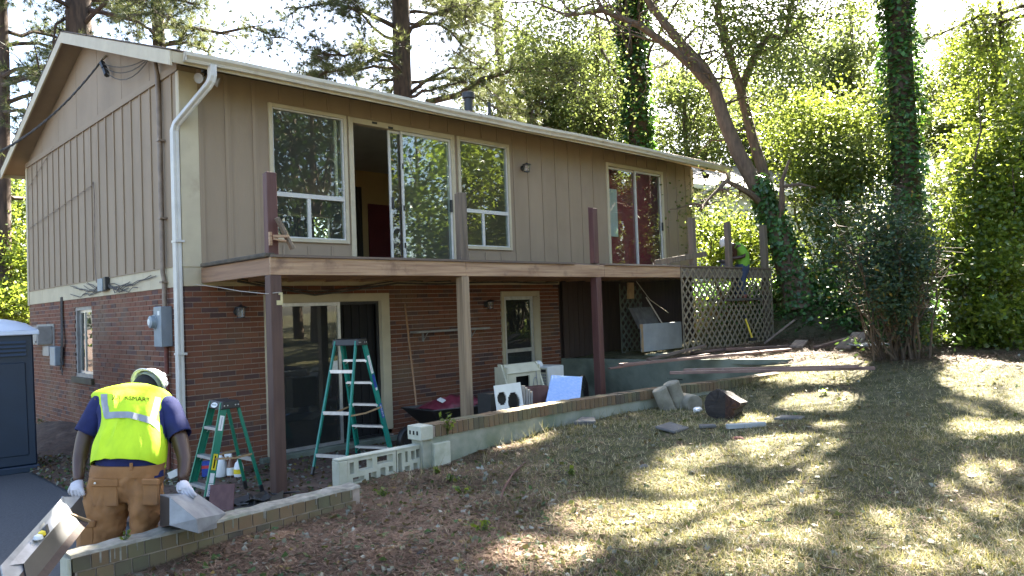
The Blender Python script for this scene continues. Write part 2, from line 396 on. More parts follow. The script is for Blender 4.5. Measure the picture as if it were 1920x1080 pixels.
class MB:
    def __init__(s):
        s.v, s.f = [], []

    def add(s, vs, fs):
        o = len(s.v)
        s.v += [tuple(x) for x in vs]
        s.f += [tuple(i + o for i in f) for f in fs]
        return s

    def hexa(s, p):                              # eight corners: bottom ring then top ring
        return s.add(p, [(0, 3, 2, 1), (4, 5, 6, 7), (0, 1, 5, 4), (1, 2, 6, 5), (2, 3, 7, 6), (3, 0, 4, 7)])

    def box(s, a, b):
        (x0, y0, z0), (x1, y1, z1) = a, b
        x0, x1 = min(x0, x1), max(x0, x1)
        y0, y1 = min(y0, y1), max(y0, y1)
        z0, z1 = min(z0, z1), max(z0, z1)
        return s.hexa([(x0, y0, z0), (x1, y0, z0), (x1, y1, z0), (x0, y1, z0), (x0, y0, z1), (x1, y0, z1), (x1, y1, z1), (x0, y1, z1)])

    def obox(s, c, ex, ey, ez):                  # centre and three half-edge vectors
        c, ex, ey, ez = Vector(c), Vector(ex), Vector(ey), Vector(ez)
        return s.hexa([c - ex - ey - ez, c + ex - ey - ez, c + ex + ey - ez, c - ex + ey - ez, c - ex - ey + ez, c + ex - ey + ez, c + ex + ey + ez, c - ex + ey + ez])

    def beam(s, p, q, wd, th, up=(0, 0, 1)):     # width across, thickness along up
        p, q = Vector(p), Vector(q)
        d = (q - p).normalized()
        u = Vector(up)
        r = d.cross(u)
        if r.length < 1e-4:
            r = d.cross(Vector((1, 0, 0)))
        r.normalize()
        u = r.cross(d)
        return s.obox((p + q) / 2, (q - p) / 2, r * wd / 2, u * th / 2)

    def tube(s, pts, rr, seg=8, cap=True):
        pts = [Vector(p) for p in pts]
        if not isinstance(rr, (list, tuple)):
            rr = [rr] * len(pts)
        o = len(s.v)
        prev = None
        for i, p in enumerate(pts):
            d = (pts[min(i + 1, len(pts) - 1)] - pts[max(i - 1, 0)])
            d.normalize()
            if prev is None:
                a = Vector((0, 0, 1)) if abs(d.z) < 0.9 else Vector((1, 0, 0))
                x = d.cross(a).normalized()
            else:
                x = (prev - d * prev.dot(d)).normalized()
            prev = x
            y = d.cross(x)
            for k in range(seg):
                t = 2 * math.pi * k / seg
                s.v.append(tuple(p + (x * math.cos(t) + y * math.sin(t)) * rr[i]))
        for i in range(len(pts) - 1):
            for k in range(seg):
                a, b = o + i * seg + k, o + i * seg + (k + 1) % seg
                s.f.append((a, b, b + seg, a + seg))
        if cap:
            s.f.append(tuple(o + k for k in reversed(range(seg))))
            s.f.append(tuple(o + (len(pts) - 1) * seg + k for k in range(seg)))
        return s

    def lathe(s, prof, c=(0, 0, 0), seg=20, Mx=None):    # profile of (radius, height)
        o = len(s.v)
        Mx = Mx or Matrix.Identity(3)
        c = Vector(c)
        for r, z in prof:
            for k in range(seg):
                t = 2 * math.pi * k / seg
                s.v.append(tuple(c + Mx @ Vector((r * math.cos(t), r * math.sin(t), z))))
        for i in range(len(prof) - 1):
            for k in range(seg):
                a, b = o + i * seg + k, o + i * seg + (k + 1) % seg
                s.f.append((a, b, b + seg, a + seg))
        return s

    def prism(s, poly, vec):
        n = len(poly)
        vec = Vector(vec)
        a = [Vector(p) for p in poly]
        s.add(a + [p + vec for p in a], [tuple(reversed(range(n))), tuple(range(n, 2 * n))] + [(i, (i + 1) % n, n + (i + 1) % n, n + i) for i in range(n)])
        return s

    def build(s, name, m, parent=None, smooth=False, bevel=0.0, kind=None, org=None):
        me = bpy.data.meshes.new(name)
        o0 = ORG.get(parent.name, Vector()) if parent else Vector()
        me.from_pydata([(x - o0.x, y - o0.y, z - o0.z) for x, y, z in s.v], [], s.f)
        me.materials.append(M[m] if isinstance(m, str) else m)
        if smooth:
            me.polygons.foreach_set('use_smooth', [True] * len(me.polygons))
            me.set_sharp_from_angle(angle=rad(40))
        o = bpy.data.objects.new(name, me)
        C.objects.link(o)
        if parent:
            o.parent = parent
        ORG[o.name] = o0
        if bevel:
            b = o.modifiers.new('Bevel', 'BEVEL')
            b.width = bevel
            b.segments = 1
        if kind:
            o['kind'] = kind
        return o


def thing(name, label, cat, loc, group=None):
    o = bpy.data.objects.new(name, None)
    o.empty_display_size = 0.2
    C.objects.link(o)
    o.location = loc
    ORG[o.name] = Vector(loc)
    return tag(o, label, cat, group)


def tag(o, label=None, cat=None, group=None, kind=None):
    for k, v in (('label', label), ('category', cat), ('group', group), ('kind', kind)):
        if v:
            o[k] = v
    return o


def unit_box():
    me = bpy.data.meshes.new('unit block')
    mb = MB().box((-.5, -.5, -.5), (.5, .5, .5))
    me.from_pydata(mb.v, [], mb.f)
    return me


def piece(name, me, parent, c, size, rot=None):   # one of many alike pieces that share a mesh
    o = bpy.data.objects.new(name, me)
    C.objects.link(o)
    o.parent = parent
    o.location = Vector(c) - ORG[parent.name]
    o.scale = size
    if rot is not None:
        o.rotation_euler = rot
    return o


def box(name, a, b, m, parent=None, bevel=0.0, **k):
    return MB().box(a, b).build(name, m, parent, bevel=bevel, **k)


def fastmesh(name, V, T, m, parent=None, smooth=False, kind=None):   # numpy triangles
    me = bpy.data.meshes.new(name)
    V = np.asarray(V, dtype=np.float32)
    if parent:
        V = V - np.array(ORG[parent.name], dtype=np.float32)
    T = np.asarray(T, dtype=np.int32)
    me.vertices.add(len(V))
    me.vertices.foreach_set('co', V.ravel())
    me.loops.add(T.size)
    me.loops.foreach_set('vertex_index', T.ravel())
    me.polygons.add(len(T))
    me.polygons.foreach_set('loop_start', np.arange(0, T.size, T.shape[1], dtype=np.int32))
    me.polygons.foreach_set('loop_total', np.full(len(T), T.shape[1], dtype=np.int32))
    me.update(calc_edges=True)
    me.materials.append(M[m] if isinstance(m, str) else m)
    if smooth:
        me.polygons.foreach_set('use_smooth', np.ones(len(T), dtype=bool))
    o = bpy.data.objects.new(name, me)
    C.objects.link(o)
    if parent:
        o.parent = parent
    ORG[o.name] = ORG[parent.name] if parent else Vector()
    if kind:
        o['kind'] = kind
    return o

# ------------------------------------------------------------------ ground
def sstep(a, b, x):
    t = np.clip((np.asarray(x, dtype=float) - a) / (b - a), 0, 1)
    return t * t * (3 - 2 * t)


LX = [-60, -5, -2.5, -1, 0, 1.3, 3.2, 5, 7, 8.2, 9.5, 13, 16, 25, 60]
LZ = [-.3, -.12, -.07, 0, .05, .1, .20, .25, .42, .60, .66, .70, .85, 1.3, 2.4]


def zl(x, y):
    x = np.asarray(x, dtype=float)
    y = np.asarray(y, dtype=float)
    z = np.interp(x, LX, LZ)
    z = z + 0.02 * np.sin(1.7 * x + .6 * y) + 0.015 * np.sin(2.9 * y - 1.1 * x) + 0.012 * np.sin(5.3 * x + 3.1 * y)
    z = z + 1.05 * sstep(12.6, 14.2, x) * sstep(-4.6, -2.6, y)
    z = z + 0.5 * sstep(17, 30, x)
    z = z - 0.45 * sstep(-2.7, -3.6, x) * sstep(-8.5, -6.5, y)
    return z


WALLP = [(0.74, -4.08), (2.7, -4.02), (4.9, -4.24), (6.7, -4.6), (7.8, -4.72)]   # long retaining wall, centre line


def yb(x):
    return np.interp(x, [p[0] for p in WALLP], [p[1] for p in WALLP])


def grid(name, xs, yfun, m, zfun):
    n = len(yfun(xs[0]))
    V = []
    for x in xs:
        for y in yfun(x):
            V.append((x, y, float(zfun(x, y))))
    T = []
    for i in range(len(xs) - 1):
        for j in range(n - 1):
            a = i * n + j
            T.append((a, a + n, a + n + 1, a + 1))
    return tag(fastmesh(name, V, T, m, smooth=True), kind='structure')


def lawnmat():
    mt, t, P, N, Lk = nodes('lawn soil and straw')
    a = noise(N, Lk, 7, 6)
    b = noise(N, Lk, 0.6, 4)
    c = noise(N, Lk, 60, 5, stretch=(1, 1, 1))
    col = mixcol(N, Lk, (0.125, 0.112, 0.066), (0.068, 0.070, 0.035), ramp(N, Lk, a, .4, .62))
    col = mixcol(N, Lk, col, (0.095, 0.060, 0.041), ramp(N, Lk, b, .56, .72))
    col = mixcol(N, Lk, col, (0.02, 0.017, 0.011), ramp(N, Lk, c, .56, .72))
    Lk.new(col, P.inputs['Base Color'])
    P.inputs['Roughness'].default_value = 0.95
    P.inputs['Specular IOR Level'].default_value = 0.15
    bump(N, Lk, P, c, 1.0, 0.03)
    return mt


M['lawn'] = lawnmat()
gr = MB().add([(-400, -400, -.62), (400, -400, -.62), (400, 400, -.62), (-400, 400, -.62)], [(0, 1, 2, 3)]).build('ground', 'dirt')
gr['kind'] = 'structure'
xs = np.concatenate([np.linspace(-60, -5, 8)[:-1], np.linspace(-5, 12, 120), np.linspace(12.3, 20, 30), np.linspace(21, 60, 14)])
f0 = lambda x: [float(yb(x)) + d for d in -np.concatenate([np.linspace(0, 6, 44), np.linspace(6.4, 14, 14), np.linspace(16, 45, 8)])] if x > 0.66 else [(-4.05 if x > -.45 else -4.62) + d for d in -np.concatenate([np.linspace(0, 6, 44), np.linspace(6.4, 14, 14), np.linspace(16, 45, 8)])]
grid('lawn', xs, f0, 'lawn', zl)
xs2 = np.concatenate([np.linspace(8.02, 16, 50), np.linspace(16.5, 60, 20)])
grid('terrace', xs2, lambda x: [float(yb(x)) + d for d in np.concatenate([np.linspace(0, 6, 36), np.linspace(6.5, 14, 12), np.linspace(16, 70, 12)])], 'lawn', zl)
MB().add([(-1.35, -4.9, -.43), (8.05, -4.9, -.43), (8.05, 0.02, -.43), (0.02, 0.02, -.43), (0.02, 9.4, -.40), (-1.3, 9.4, -.43)], [(0, 1, 2, 3), (0, 3, 4, 5)]).build('patio_dirt', 'dirt')['kind'] = 'structure'
MB().add([(-40, -7.0, -.60), (-1.0, -7.0, -.60), (-1.1, -3.2, -.49), (-1.25, -.2, -.445), (-1.0, 3.1, -.455), (-1.3, 8, -.47), (-1.2, 30, -.6), (-40, 30, -.6)], [(0, 1, 2, 3, 4, 5, 6, 7)]).build('driveway', 'asphalt')['kind'] = 'structure'

# ------------------------------------------------------------------ house
L_, D_ = 12.88, 8.5
ZB, ZS, ZE = 2.13, 2.41, 5.15                    # top of brick, foot of siding, eaves
house = thing('house', 'two storey house with tan board and batten siding over red brick', 'house', (0, 0, -.45))


def wall_holes(mb, mk, u0, u1, z0, z1, holes):   # mk(ua, ub, za, zb) adds one solid block
    us = sorted({u0, u1, *[h[0] for h in holes], *[h[1] for h in holes]})
    us = [u for u in us if u0 <= u <= u1]
    for a, b in zip(us[:-1], us[1:]):
        mid = (a + b) / 2
        cuts = sorted([(max(z0, h[2]), min(z1, h[3])) for h in holes if h[0] < mid < h[1]])
        z = z0
        for c, d in cuts:
            if c > z + 1e-4:
                mk(a, b, z, c)
            z = max(z, d)
        if z < z1 - 1e-4:
            mk(a, b, z, z1)


W1 = (1.28, 2.61, 2.79, 4.85)
D1 = (2.65, 4.88, 2.44, 4.85)
W3 = (4.95, 6.27, 2.79, 4.85)
D2 = (9.31, 11.53, 2.44, 4.86)
up_holes = [W1, D1, W3, D2]
mb = MB()
wall_holes(mb, lambda a, b, c, d: mb.box((a, 0.0, c), (b, .14, d)), 0.0, L_, ZS, ZE, up_holes)
front = mb.build('front_siding', 'siding', house)
# battens of the front
bme = MB().box((-.5, -.5, -.5), (.5, .5, .5))
bat_me = unit_box()
bat_me.materials.append(M['siding'])
fx = [0.26, 0.66, 1.07] + [1.48 + .41 * i for i in range(28)]
for x in fx:
    if x > L_ - .1:
        continue
    spans = [(ZS, ZE - .01)]
    for h in up_holes:
        if h[0] - .06 < x < h[1] + .06:
            spans = [(ZS, h[2] - .05), (h[3] + .05, ZE - .01)]
    wdt = .085 if x < 1.2 else .042
    for a, b in spans:
        if b - a > .05:
            piece('batten', bat_me, front, (x, -.0085, (a + b) / 2), (wdt, .017, b - a))
# gable siding
gab = MB()
gab.box((0, .14, ZS), (.14, D_, ZE))
gable = gab.build('gable_siding', 'siding', house)
y = .28
while y < D_ - .1:
    piece('batten', bat_me, gable, (-.009, y, (ZS + ZE - .05) / 2), (.018, .044, ZE - .05 - ZS))
    y += .408
piece('trim_board', bat_me, gable, (-.015, D_ / 2, ZE - .02), (.03, D_ - .02, .10))
RZ, RY = 6.77, 4.25
seams = [0.0, 1.15, 2.37, 3.59, 4.81, 6.03, 7.25, D_]
ztop = lambda yy: ZE + (RZ - ZE - .18) * (1 - abs(yy - RY) / RY)
for a, b in zip(seams[:-1], seams[1:]):
    a2, b2 = a + .006, b - .006
    pts = [(.012, a2, ZE + .032), (.012, b2, ZE + .032), (.012, b2, ztop(b2) + .05)]
    if a2 < RY < b2:
        pts.append((.012, RY, ztop(RY) + .05))
    pts.append((.012, a2, ztop(a2) + .05))
    MB().prism(pts, (.05, 0, 0)).build('gable_panel', 'siding', house)
# rear and right walls, corner boards, band between the storeys
mb = MB()
RW = (5.6, 7.4, 3.0, 4.5)
wall_holes(mb, lambda a, b, c, d: mb.box((a, D_ - .14, c), (b, D_, d)), .14, L_ - .14, -.45, ZE, [RW])
mb.box((L_ - .14, .14, .3), (L_, D_, ZE))
mb.prism([(L_, 0, ZE), (L_, D_, ZE), (L_, RY, RZ - .1)], (-.1, 0, 0))
mb.build('rear_wall', 'siding', house)
mb = MB()
mb.box((-.022, -.024, ZS - .02), (.235, -.002, ZE - .08))
mb.box((-.024, -.002, ZS - .02), (-.002, .085, ZE - .08))
mb.build('corner_board', 'cream', house, bevel=.003)
box('corner_board', (-.022, D_ - .1, ZB - .02), (-.002, D_ + .02, ZE - .06), 'cream', house)
box('corner_board', (L_ - .09, -.024, ZS - .04), (L_ + .022, -.002, ZE - .08), 'cream', house)
mb = MB()
for a, b in [(-.012, 2.1), (2.104, 4.5), (4.504, 7.6)]:
    mb.box((a, -.012, ZB), (b, .05, ZS))
mb.build('band_board', 'cream', house)
mb = MB()
for a, b in [(.052, 1.22), (1.224, 2.44), (2.444, 3.66), (3.664, 4.88), (4.884, 6.10), (6.104, 7.32), (7.324, D_)]:
    mb.box((-.012, a, ZB), (.05, b, ZS))
mb.build('band_board', 'cream', house)
piece('siding_flashing', bat_me, house, (-.012, D_ / 2, ZS + .006), (.03, D_ - .2, .014))

# brickwork
LD = (1.13, 3.33, -.45, 2.00)
SD = (5.92, 6.98, -.45, 2.00)
GW = (4.12, 5.14, .72, 1.98)
mb = MB()
wall_holes(mb, lambda a, b, c, d: mb.box((a, .010, c), (b, .16, d)), .010, 7.58, -.5, ZB, [LD, SD])
wall_holes(mb, lambda a, b, c, d: mb.box((.010, a, c), (.16, b, d)), .16, D_ - .02, -.5, ZB, [GW])
bw = mb.build('brick_wall', 'mortar', house)
PB, CB = .232, .0745
bricks = []
row = 0
z = ZB - CB
while z > -.50:
    for face, length, holes in (('f', 7.58, [LD, SD]), ('g', D_, [GW])):
        u = -(row % 2) * PB / 2
        if face == 'g':
            u += PB / 4
        while u < length:
            a, b = max(u, 0.0), min(u + PB - .011, length)
            segs = [(a, b)] if b - a > .02 else []
            for h in holes:
                if h[2] < z + CB * .6 and z + CB * .4 < h[3]:
                    n2 = []
                    for s0, s1 in segs:
                        if s1 <= h[0] or s0 >= h[1]:
                            n2.append((s0, s1))
                        else:
                            if h[0] - s0 > .03:
                                n2.append((s0, h[0]))
                            if s1 - h[1] > .03:
                                n2.append((h[1], s1))
                    segs = n2
            for s0, s1 in segs:
                if face == 'g' and s0 < .10:
                    s0 = .102
                    if s1 - s0 < .02:
                        continue
                c = Vector(((s0 + s1) / 2, .05, z + CB / 2)) if face == 'f' else Vector((.05, (s0 + s1) / 2, z + CB / 2))
                d = (c - CAM)
                vis = (s1 - s0) * (abs(d.y) if face == 'f' else abs(d.x)) / d.length ** 3
                if face == 'g' and z < .5:
                    vis *= .5
                bricks.append((vis, face, s0, s1, z))
            u += PB
    z -= CB
    row += 1
bricks.sort(reverse=True)
brick_me = unit_box()
brick_me.materials.append(M['brick'])
rest = MB()
for k, (v, face, s0, s1, z) in enumerate(bricks):
    pr = random.uniform(-.0025, .0025)
    hh = CB - .0125
    if face == 'f':
        c, sz = ((s0 + s1) / 2, .05 + pr, z + CB / 2), (s1 - s0, .1, hh)
    else:
        c, sz = (.05 + pr, (s0 + s1) / 2, z + CB / 2), (.1, s1 - s0, hh)
    if k < 300:
        piece('brick', brick_me, bw, c, sz)
    else:
        c, sz = Vector(c), Vector(sz) / 2
        rest.box(c - sz, c + sz)
rb = rest.build('brickwork', 'brick', bw)
rb['kind'] = 'stuff'
box('window_sill', (-.05, 4.05, .61), (.02, 5.25, .715), 'oldbrick', house, bevel=.006)


# windows and doors --------------------------------------------------
def frame(mb, x0, x1, z0, z1, wd, ya, yb_, axis='y', sill=True):
    def bx(a, b, c, d):
        if axis == 'y':
            mb.box((a, ya, c), (b, yb_, d))
        else:
            mb.box((ya, a, c), (yb_, b, d))
    bx(x0, x0 + wd, z0, z1)
    bx(x1 - wd, x1, z0, z1)
    bx(x0 + wd, x1 - wd, z1 - wd, z1)
    if sill:
        bx(x0 + wd, x1 - wd, z0, z0 + wd)
    return mb


def picture_window(h, split):
    x0, x1, z0, z1 = h
    wn = frame(MB(), x0, x1, z0, z1, .055, -.035, .10).build('window', 'cream', house, bevel=.004)
    zm = 3.50
    mb = frame(MB(), x0 + .055, x1 - .055, z0 + .055, z1 - .055, .022, -.012, .05)
    mb.box((x0 + .077, -.010, zm - .035), (x1 - .077, .04, zm + .035))
    mb.box((split - .028, -.008, z0 + .077), (split + .028, .035, zm - .035))
    mb.build('window_frame', 'white', wn, bevel=.003)
    box('pane', (x0 + .078, .018, zm + .036), (x1 - .078, .024, z1 - .078), 'glass', wn)
    box('pane', (x0 + .078, .010, z0 + .078), (split - .029, .016, zm - .036), 'glass', wn)
    box('pane', (split + .029, .020, z0 + .078), (x1 - .078, .026, zm - .036), 'glass', wn)
    if x0 < 2:
        box('screen_track', (x1 - .19, .03, zm + .04), (x1 - .15, .06, z1 - .08), 'cream', wn)
    return wn


picture_window(W1, 1.92)
picture_window(W3, 5.55)


def slider(h, panels, name='sliding_door', fm='cream', pm='white', head=.085, glass='glass', zb=None):
    x0, x1, z0, z1 = h
    wn = MB()
    frame(wn, x0, x1, z0, z1, head, -.03, .11, sill=False)
    wn = wn.build(name, fm, house, bevel=.004)
    for a, b, yy in panels:
        frame(MB(), a, b, z0 + .02, z1 - head - .004, .045, yy, yy + .03).build('door_panel', pm, wn, bevel=.003)
        box('pane', (a + .044, yy + .012, z0 + .064), (b - .044, yy + .018, z1 - head - .048), glass, wn)
    return wn


d1 = slider(D1, [(3.46, 4.79, .035), (3.69, 4.80, -.005)])
box('door_handle', (4.73, -.05, 3.44), (4.77, -.012, 3.66), 'black', d1, bevel=.004)
box('door_handle', (3.49, .0, 3.42), (3.52, .035, 3.62), 'black', d1, bevel=.004)
for zz in (4.12, 3.4, 2.76):
    box('latch', (3.70, -.016, zz), (3.73, -.006, zz + .09), 'black', d1)
box('roller_bracket', (3.10, -.034, 4.80), (3.20, -.02, 4.835), 'black', d1)
box('roller_bracket', (3.42, -.034, 4.765), (3.52, -.02, 4.80), 'black', d1)
d2 = slider(D2, [(9.40, 10.46, .035), (10.40, 11.44, -.003)], head=.075)
box('door_handle', (11.40, -.05, 3.42), (11.43, -.01, 3.62), 'black', d2, bevel=.004)
ld = MB()
for a, b, c, d in [(1.13, 1.22, -.40, 2.0), (3.17, 3.33, -.24, 2.0), (1.22, 3.17, 1.87, 2.0)]:
    ld.box((a, -.035, c), (b, .14, d))
ld = ld.build('sliding_door', 'cream', house, bevel=.004)
frame(MB(), 1.22, 2.42, -.35, 1.868, .05, .02, .05).build('door_panel', 'alu', ld)
box('pane', (1.268, .032, -.30), (2.372, .038, 1.82), 'glassd', ld)
frame(MB(), 2.36, 3.17, -.35, 1.868, .045, .055, .085).build('door_panel', 'black', ld)
box('sticker', (2.23, .026, .80), (2.35, .030, .95), 'sticker', ld)
box('door_threshold', (1.0, -.10, -.44), (3.45, .10, -.355), 'concrete', house, bevel=.01)
# small storm door, its inner door standing ajar
sd = MB()
for a, b, c, d in [(5.92, 5.99, -.4, 2.0), (6.90, 6.98, -.4, 2.0), (5.99, 6.90, 1.90, 2.0)]:
    sd.box((a, -.03, c), (b, .14, d))
sd = sd.build('storm_door', 'cream', house, bevel=.004)
frame(MB(), 5.99, 6.80, -.4, 1.90, .065, .0, .03).build('door_panel', 'alu', sd)
box('mid_rail', (6.05, .001, .82), (6.74, .029, .89), 'alu', sd)
box('pane', (6.05, .012, .89), (6.74, .018, 1.84), 'glassd', sd)
box('pane', (6.05, .012, -.33), (6.74, .018, .82), 'glassd', sd)
MB().obox((6.87, -.03, .75), (.022, .006, 0), (-.02, .07, 0), (0, 0, 1.13)).build('door_leaf', 'cream', sd)
# gable window
gw = frame(MB(), 4.12, 5.14, .72, 1.98, .06, .02, .1, 'x').build('window', 'greybox', house)
frame(MB(), 4.18, 4.66, .78, 1.92, .045, .03, .06, 'x').build('sash', 'alu', gw)
frame(MB(), 4.62, 5.08, .78, 1.92, .045, .065, .09, 'x').build('sash', 'alu', gw)
box('pane', (.045, 4.22, .82), (.05, 4.62, 1.88), 'glassd', gw)
box('pane', (.075, 4.66, .82), (.08, 5.04, 1.88), 'glassd', gw)
rw = frame(MB(), 5.6, 7.4, 3.0, 4.5, .06, D_ - .13, D_ - .02).build('window', 'white', house)
box('pane', (5.66, D_ - .08, 3.06), (7.34, D_ - .074, 4.44), 'glass', rw)

# rooms ----------------------------------------------------------------
mb = MB()
mb.box((.15, .15, 2.36), (L_ - .15, D_ - .15, 2.44))
mb.build('upper_floor', 'floor', house)
box('ceiling', (.15, .15, 5.02), (L_ - .15, D_ - .15, 5.10), 'ceil', house)
mb = MB()
wall_holes(mb, lambda a, b, c, d: mb.box((a, D_ - .17, c), (b, D_ - .145, d)), .15, L_ - .15, 2.44, 5.02, [RW])
mb.box((.145, .15, 2.44), (.17, D_ - .15, 5.02))
mb.build('interior_wall', 'greywall', house)
mb = MB()
mb.box((5.35, 4.5, 2.44), (8.6, 4.6, 5.02))
mb.box((8.5, .2, 2.44), (8.6, 4.5, 5.02))
mb.build('interior_wall', 'tanwall', house)
box('interior_door', (6.02, 4.46, 2.44), (6.95, 4.495, 4.25), 'maroon', house)
mb = MB()
for i in range(6):
    mb.box((5.42 + i * .07, 4.44, 2.44), (5.48 + i * .07, 4.495, 4.62))
for i in range(13):
    mb.box((2.9 + i * .17, 5.5, 2.44), (3.055 + i * .17, 5.53, 4.0))
mb.box((2.9, 5.53, 2.44), (5.2, 5.6, 4.0))
mb.build('wood_panelling', 'panelling', house)
mb = MB()
mb.box((8.8, .34, 2.44), (12.7, .40, 5.02))
mb.build('interior_wall', 'red', house)
box('interior_door', (9.56, .30, 3.25), (10.08, .335, 4.35), 'enamel', house)
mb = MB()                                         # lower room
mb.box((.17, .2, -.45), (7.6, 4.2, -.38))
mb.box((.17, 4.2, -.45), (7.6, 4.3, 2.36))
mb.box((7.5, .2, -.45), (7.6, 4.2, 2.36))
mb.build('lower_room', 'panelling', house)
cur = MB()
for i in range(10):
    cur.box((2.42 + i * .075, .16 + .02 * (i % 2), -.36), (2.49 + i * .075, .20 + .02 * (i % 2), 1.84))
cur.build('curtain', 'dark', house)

# crawl space wall under the right half
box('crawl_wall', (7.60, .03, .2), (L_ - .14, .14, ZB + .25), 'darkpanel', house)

# roof -------------------------------------------------------------------
sl_ = (RZ - 5.12) / (RY + .62)
X0, X1 = -.33, 13.45


def rz(yy):
    return RZ - sl_ * abs(yy - RY)


mb = MB()
for s0, s1 in ((-.62, RY), (RY, D_ + .62)):
    mb.hexa([(X0, s0, rz(s0) - .10), (X1, s0, rz(s0) - .10), (X1, s1, rz(s1) - .10), (X0, s1, rz(s1) - .10),
             (X0, s0, rz(s0)), (X1, s0, rz(s0)), (X1, s1, rz(s1)), (X0, s1, rz(s1))])
roof = mb.build('roof', 'siding', house)
sh = MB()
n = 30
for sgn in (0, 1):
    for i in range(n):
        a = -.66 + (RY + .66) * i / n
        b = -.66 + (RY + .66) * (i + 1) / n + .02
        if sgn:
            a, b = 2 * RY - a, 2 * RY - b
        xx = X0 - .03 - (i % 2) * .16
        while xx < X1 + .03:
            xe = min(xx + .325, X1 + .04)
            xs_ = max(xx, X0 - .04)
            if xe > xs_ + .02:
                za, zb_ = rz(a), rz(b)
                j = random.uniform(0, .004)
                p = [(xs_, a, za + .004), (xe - .008, a, za + .004), (xe - .008, b, zb_ + .002), (xs_, b, zb_ + .002),
                     (xs_, a, za + .018 + j), (xe - .008, a, za + .018 + j), (xe - .008, b, zb_ + .006), (xs_, b, zb_ + .006)]
                sh.hexa(p if not sgn else [p[3], p[2], p[1], p[0], p[7], p[6], p[5], p[4]])
            xx += .333
s_ = sh.build('shingles', 'shingle', roof)
s_['kind'] = 'stuff'
# rake boards, eave boards, soffit
for s0, s1 in ((-.64, RY), (RY, D_ + .64)):
    MB().hexa([(X0 - .03, s0, rz(s0) - .20), (X0 - .002, s0, rz(s0) - .20), (X0 - .002, s1, rz(s1) - .20), (X0 - .03, s1, rz(s1) - .20),
               (X0 - .03, s0, rz(s0) - .012), (X0 - .002, s0, rz(s0) - .012), (X0 - .002, s1, rz(s1) - .012), (X0 - .03, s1, rz(s1) - .012)]).build('rake_board', 'cream', house)
    MB().hexa([(X1 + .002, s0, rz(s0) - .20), (X1 + .03, s0, rz(s0) - .20), (X1 + .03, s1, rz(s1) - .20), (X1 + .002, s1, rz(s1) - .20),
               (X1 + .002, s0, rz(s0) - .012), (X1 + .03, s0, rz(s0) - .012), (X1 + .03, s1, rz(s1) - .012), (X1 + .002, s1, rz(s1) - .012)]).build('rake_board', 'cream', house)
box('eave_board', (X0, -.645, 4.955), (X1, -.622, 5.10), 'cream', house)
box('eave_board', (X0, D_ + .622, 4.95), (X1, D_ + .645, 5.10), 'cream', house)
MB().hexa([(X0 + .01, -.62, 4.99), (X1 - .01, -.62, 4.99), (X1 - .01, -.01, 5.19), (X0 + .01, -.01, 5.19), (X0 + .01, -.62, 5.0), (X1 - .01, -.62, 5.0), (X1 - .01, -.01, 5.2), (X0 + .01, -.01, 5.2)]).build('soffit', 'siding', house)
# gutter: open K profile swept along the eave
prof = [(-.647, 4.985), (-.70, 4.985), (-.715, 5.02), (-.752, 5.055), (-.756, 5.10), (-.745, 5.10), (-.741, 5.062), (-.704, 5.03), (-.69, 4.995), (-.647, 4.995)]
mb = MB()
NS = 20
gx = [-.20 + (13.62 + .20) * i / NS for i in range(NS + 1)]
sag = lambda x: .012 * math.sin(x * .9) + .006 * math.sin(x * 2.7)
V = [(x, yy, zz + sag(x)) for x in gx for yy, zz in prof]
k = len(prof)
mb.add(V, [(i * k + j, (i + 1) * k + j, (i + 1) * k + (j + 1) % k, i * k + (j + 1) % k) for i in range(NS) for j in range(k)] + [tuple(range(k)), tuple(NS * k + j for j in reversed(range(k)))])
for xx in (-.20, 13.612):
    mb.box((xx, -.75, 4.985), (xx + .008, -.648, 5.10))
gut = mb.build('gutter', 'gutter', house)
def swept(pts, a, b, xdir):                       # rectangular ribbed pipe along a path
    mb = MB()
    pts = [Vector(p) for p in pts]
    xd = Vector(xdir).normalized()
    V, n = [], 12
    ring = []
    for sx, sy in ((1, 1), (-1, 1), (-1, -1), (1, -1)):
        ring.append((sx, sy))
    outline = []
    for q in range(4):
        (ax, ay), (bx_, by_) = ring[q], ring[(q + 1) % 4]
        for t, dn in ((.06, 0), (.3, 0), (.42, -.10), (.58, -.10), (.7, 0), (.94, 0)):
            px, py = ax + (bx_ - ax) * t, ay + (by_ - ay) * t
            nx, ny = (0, ay) if ay == by_ else (ax, 0)
            outline.append((px + nx * dn, py + ny * dn))
    n = len(outline)
    for i, p in enumerate(pts):
        d = (pts[min(i + 1, len(pts) - 1)] - pts[max(i - 1, 0)]).normalized()
        x = (xd - d * xd.dot(d)).normalized()
        y = d.cross(x)
        for u, v in outline:
            V.append(p + x * a * u + y * b * v)
    mb.add(V, [(i * n + j, i * n + (j + 1) % n, (i + 1) * n + (j + 1) % n, (i + 1) * n + j) for i in range(len(pts) - 1) for j in range(n)])
    return mb


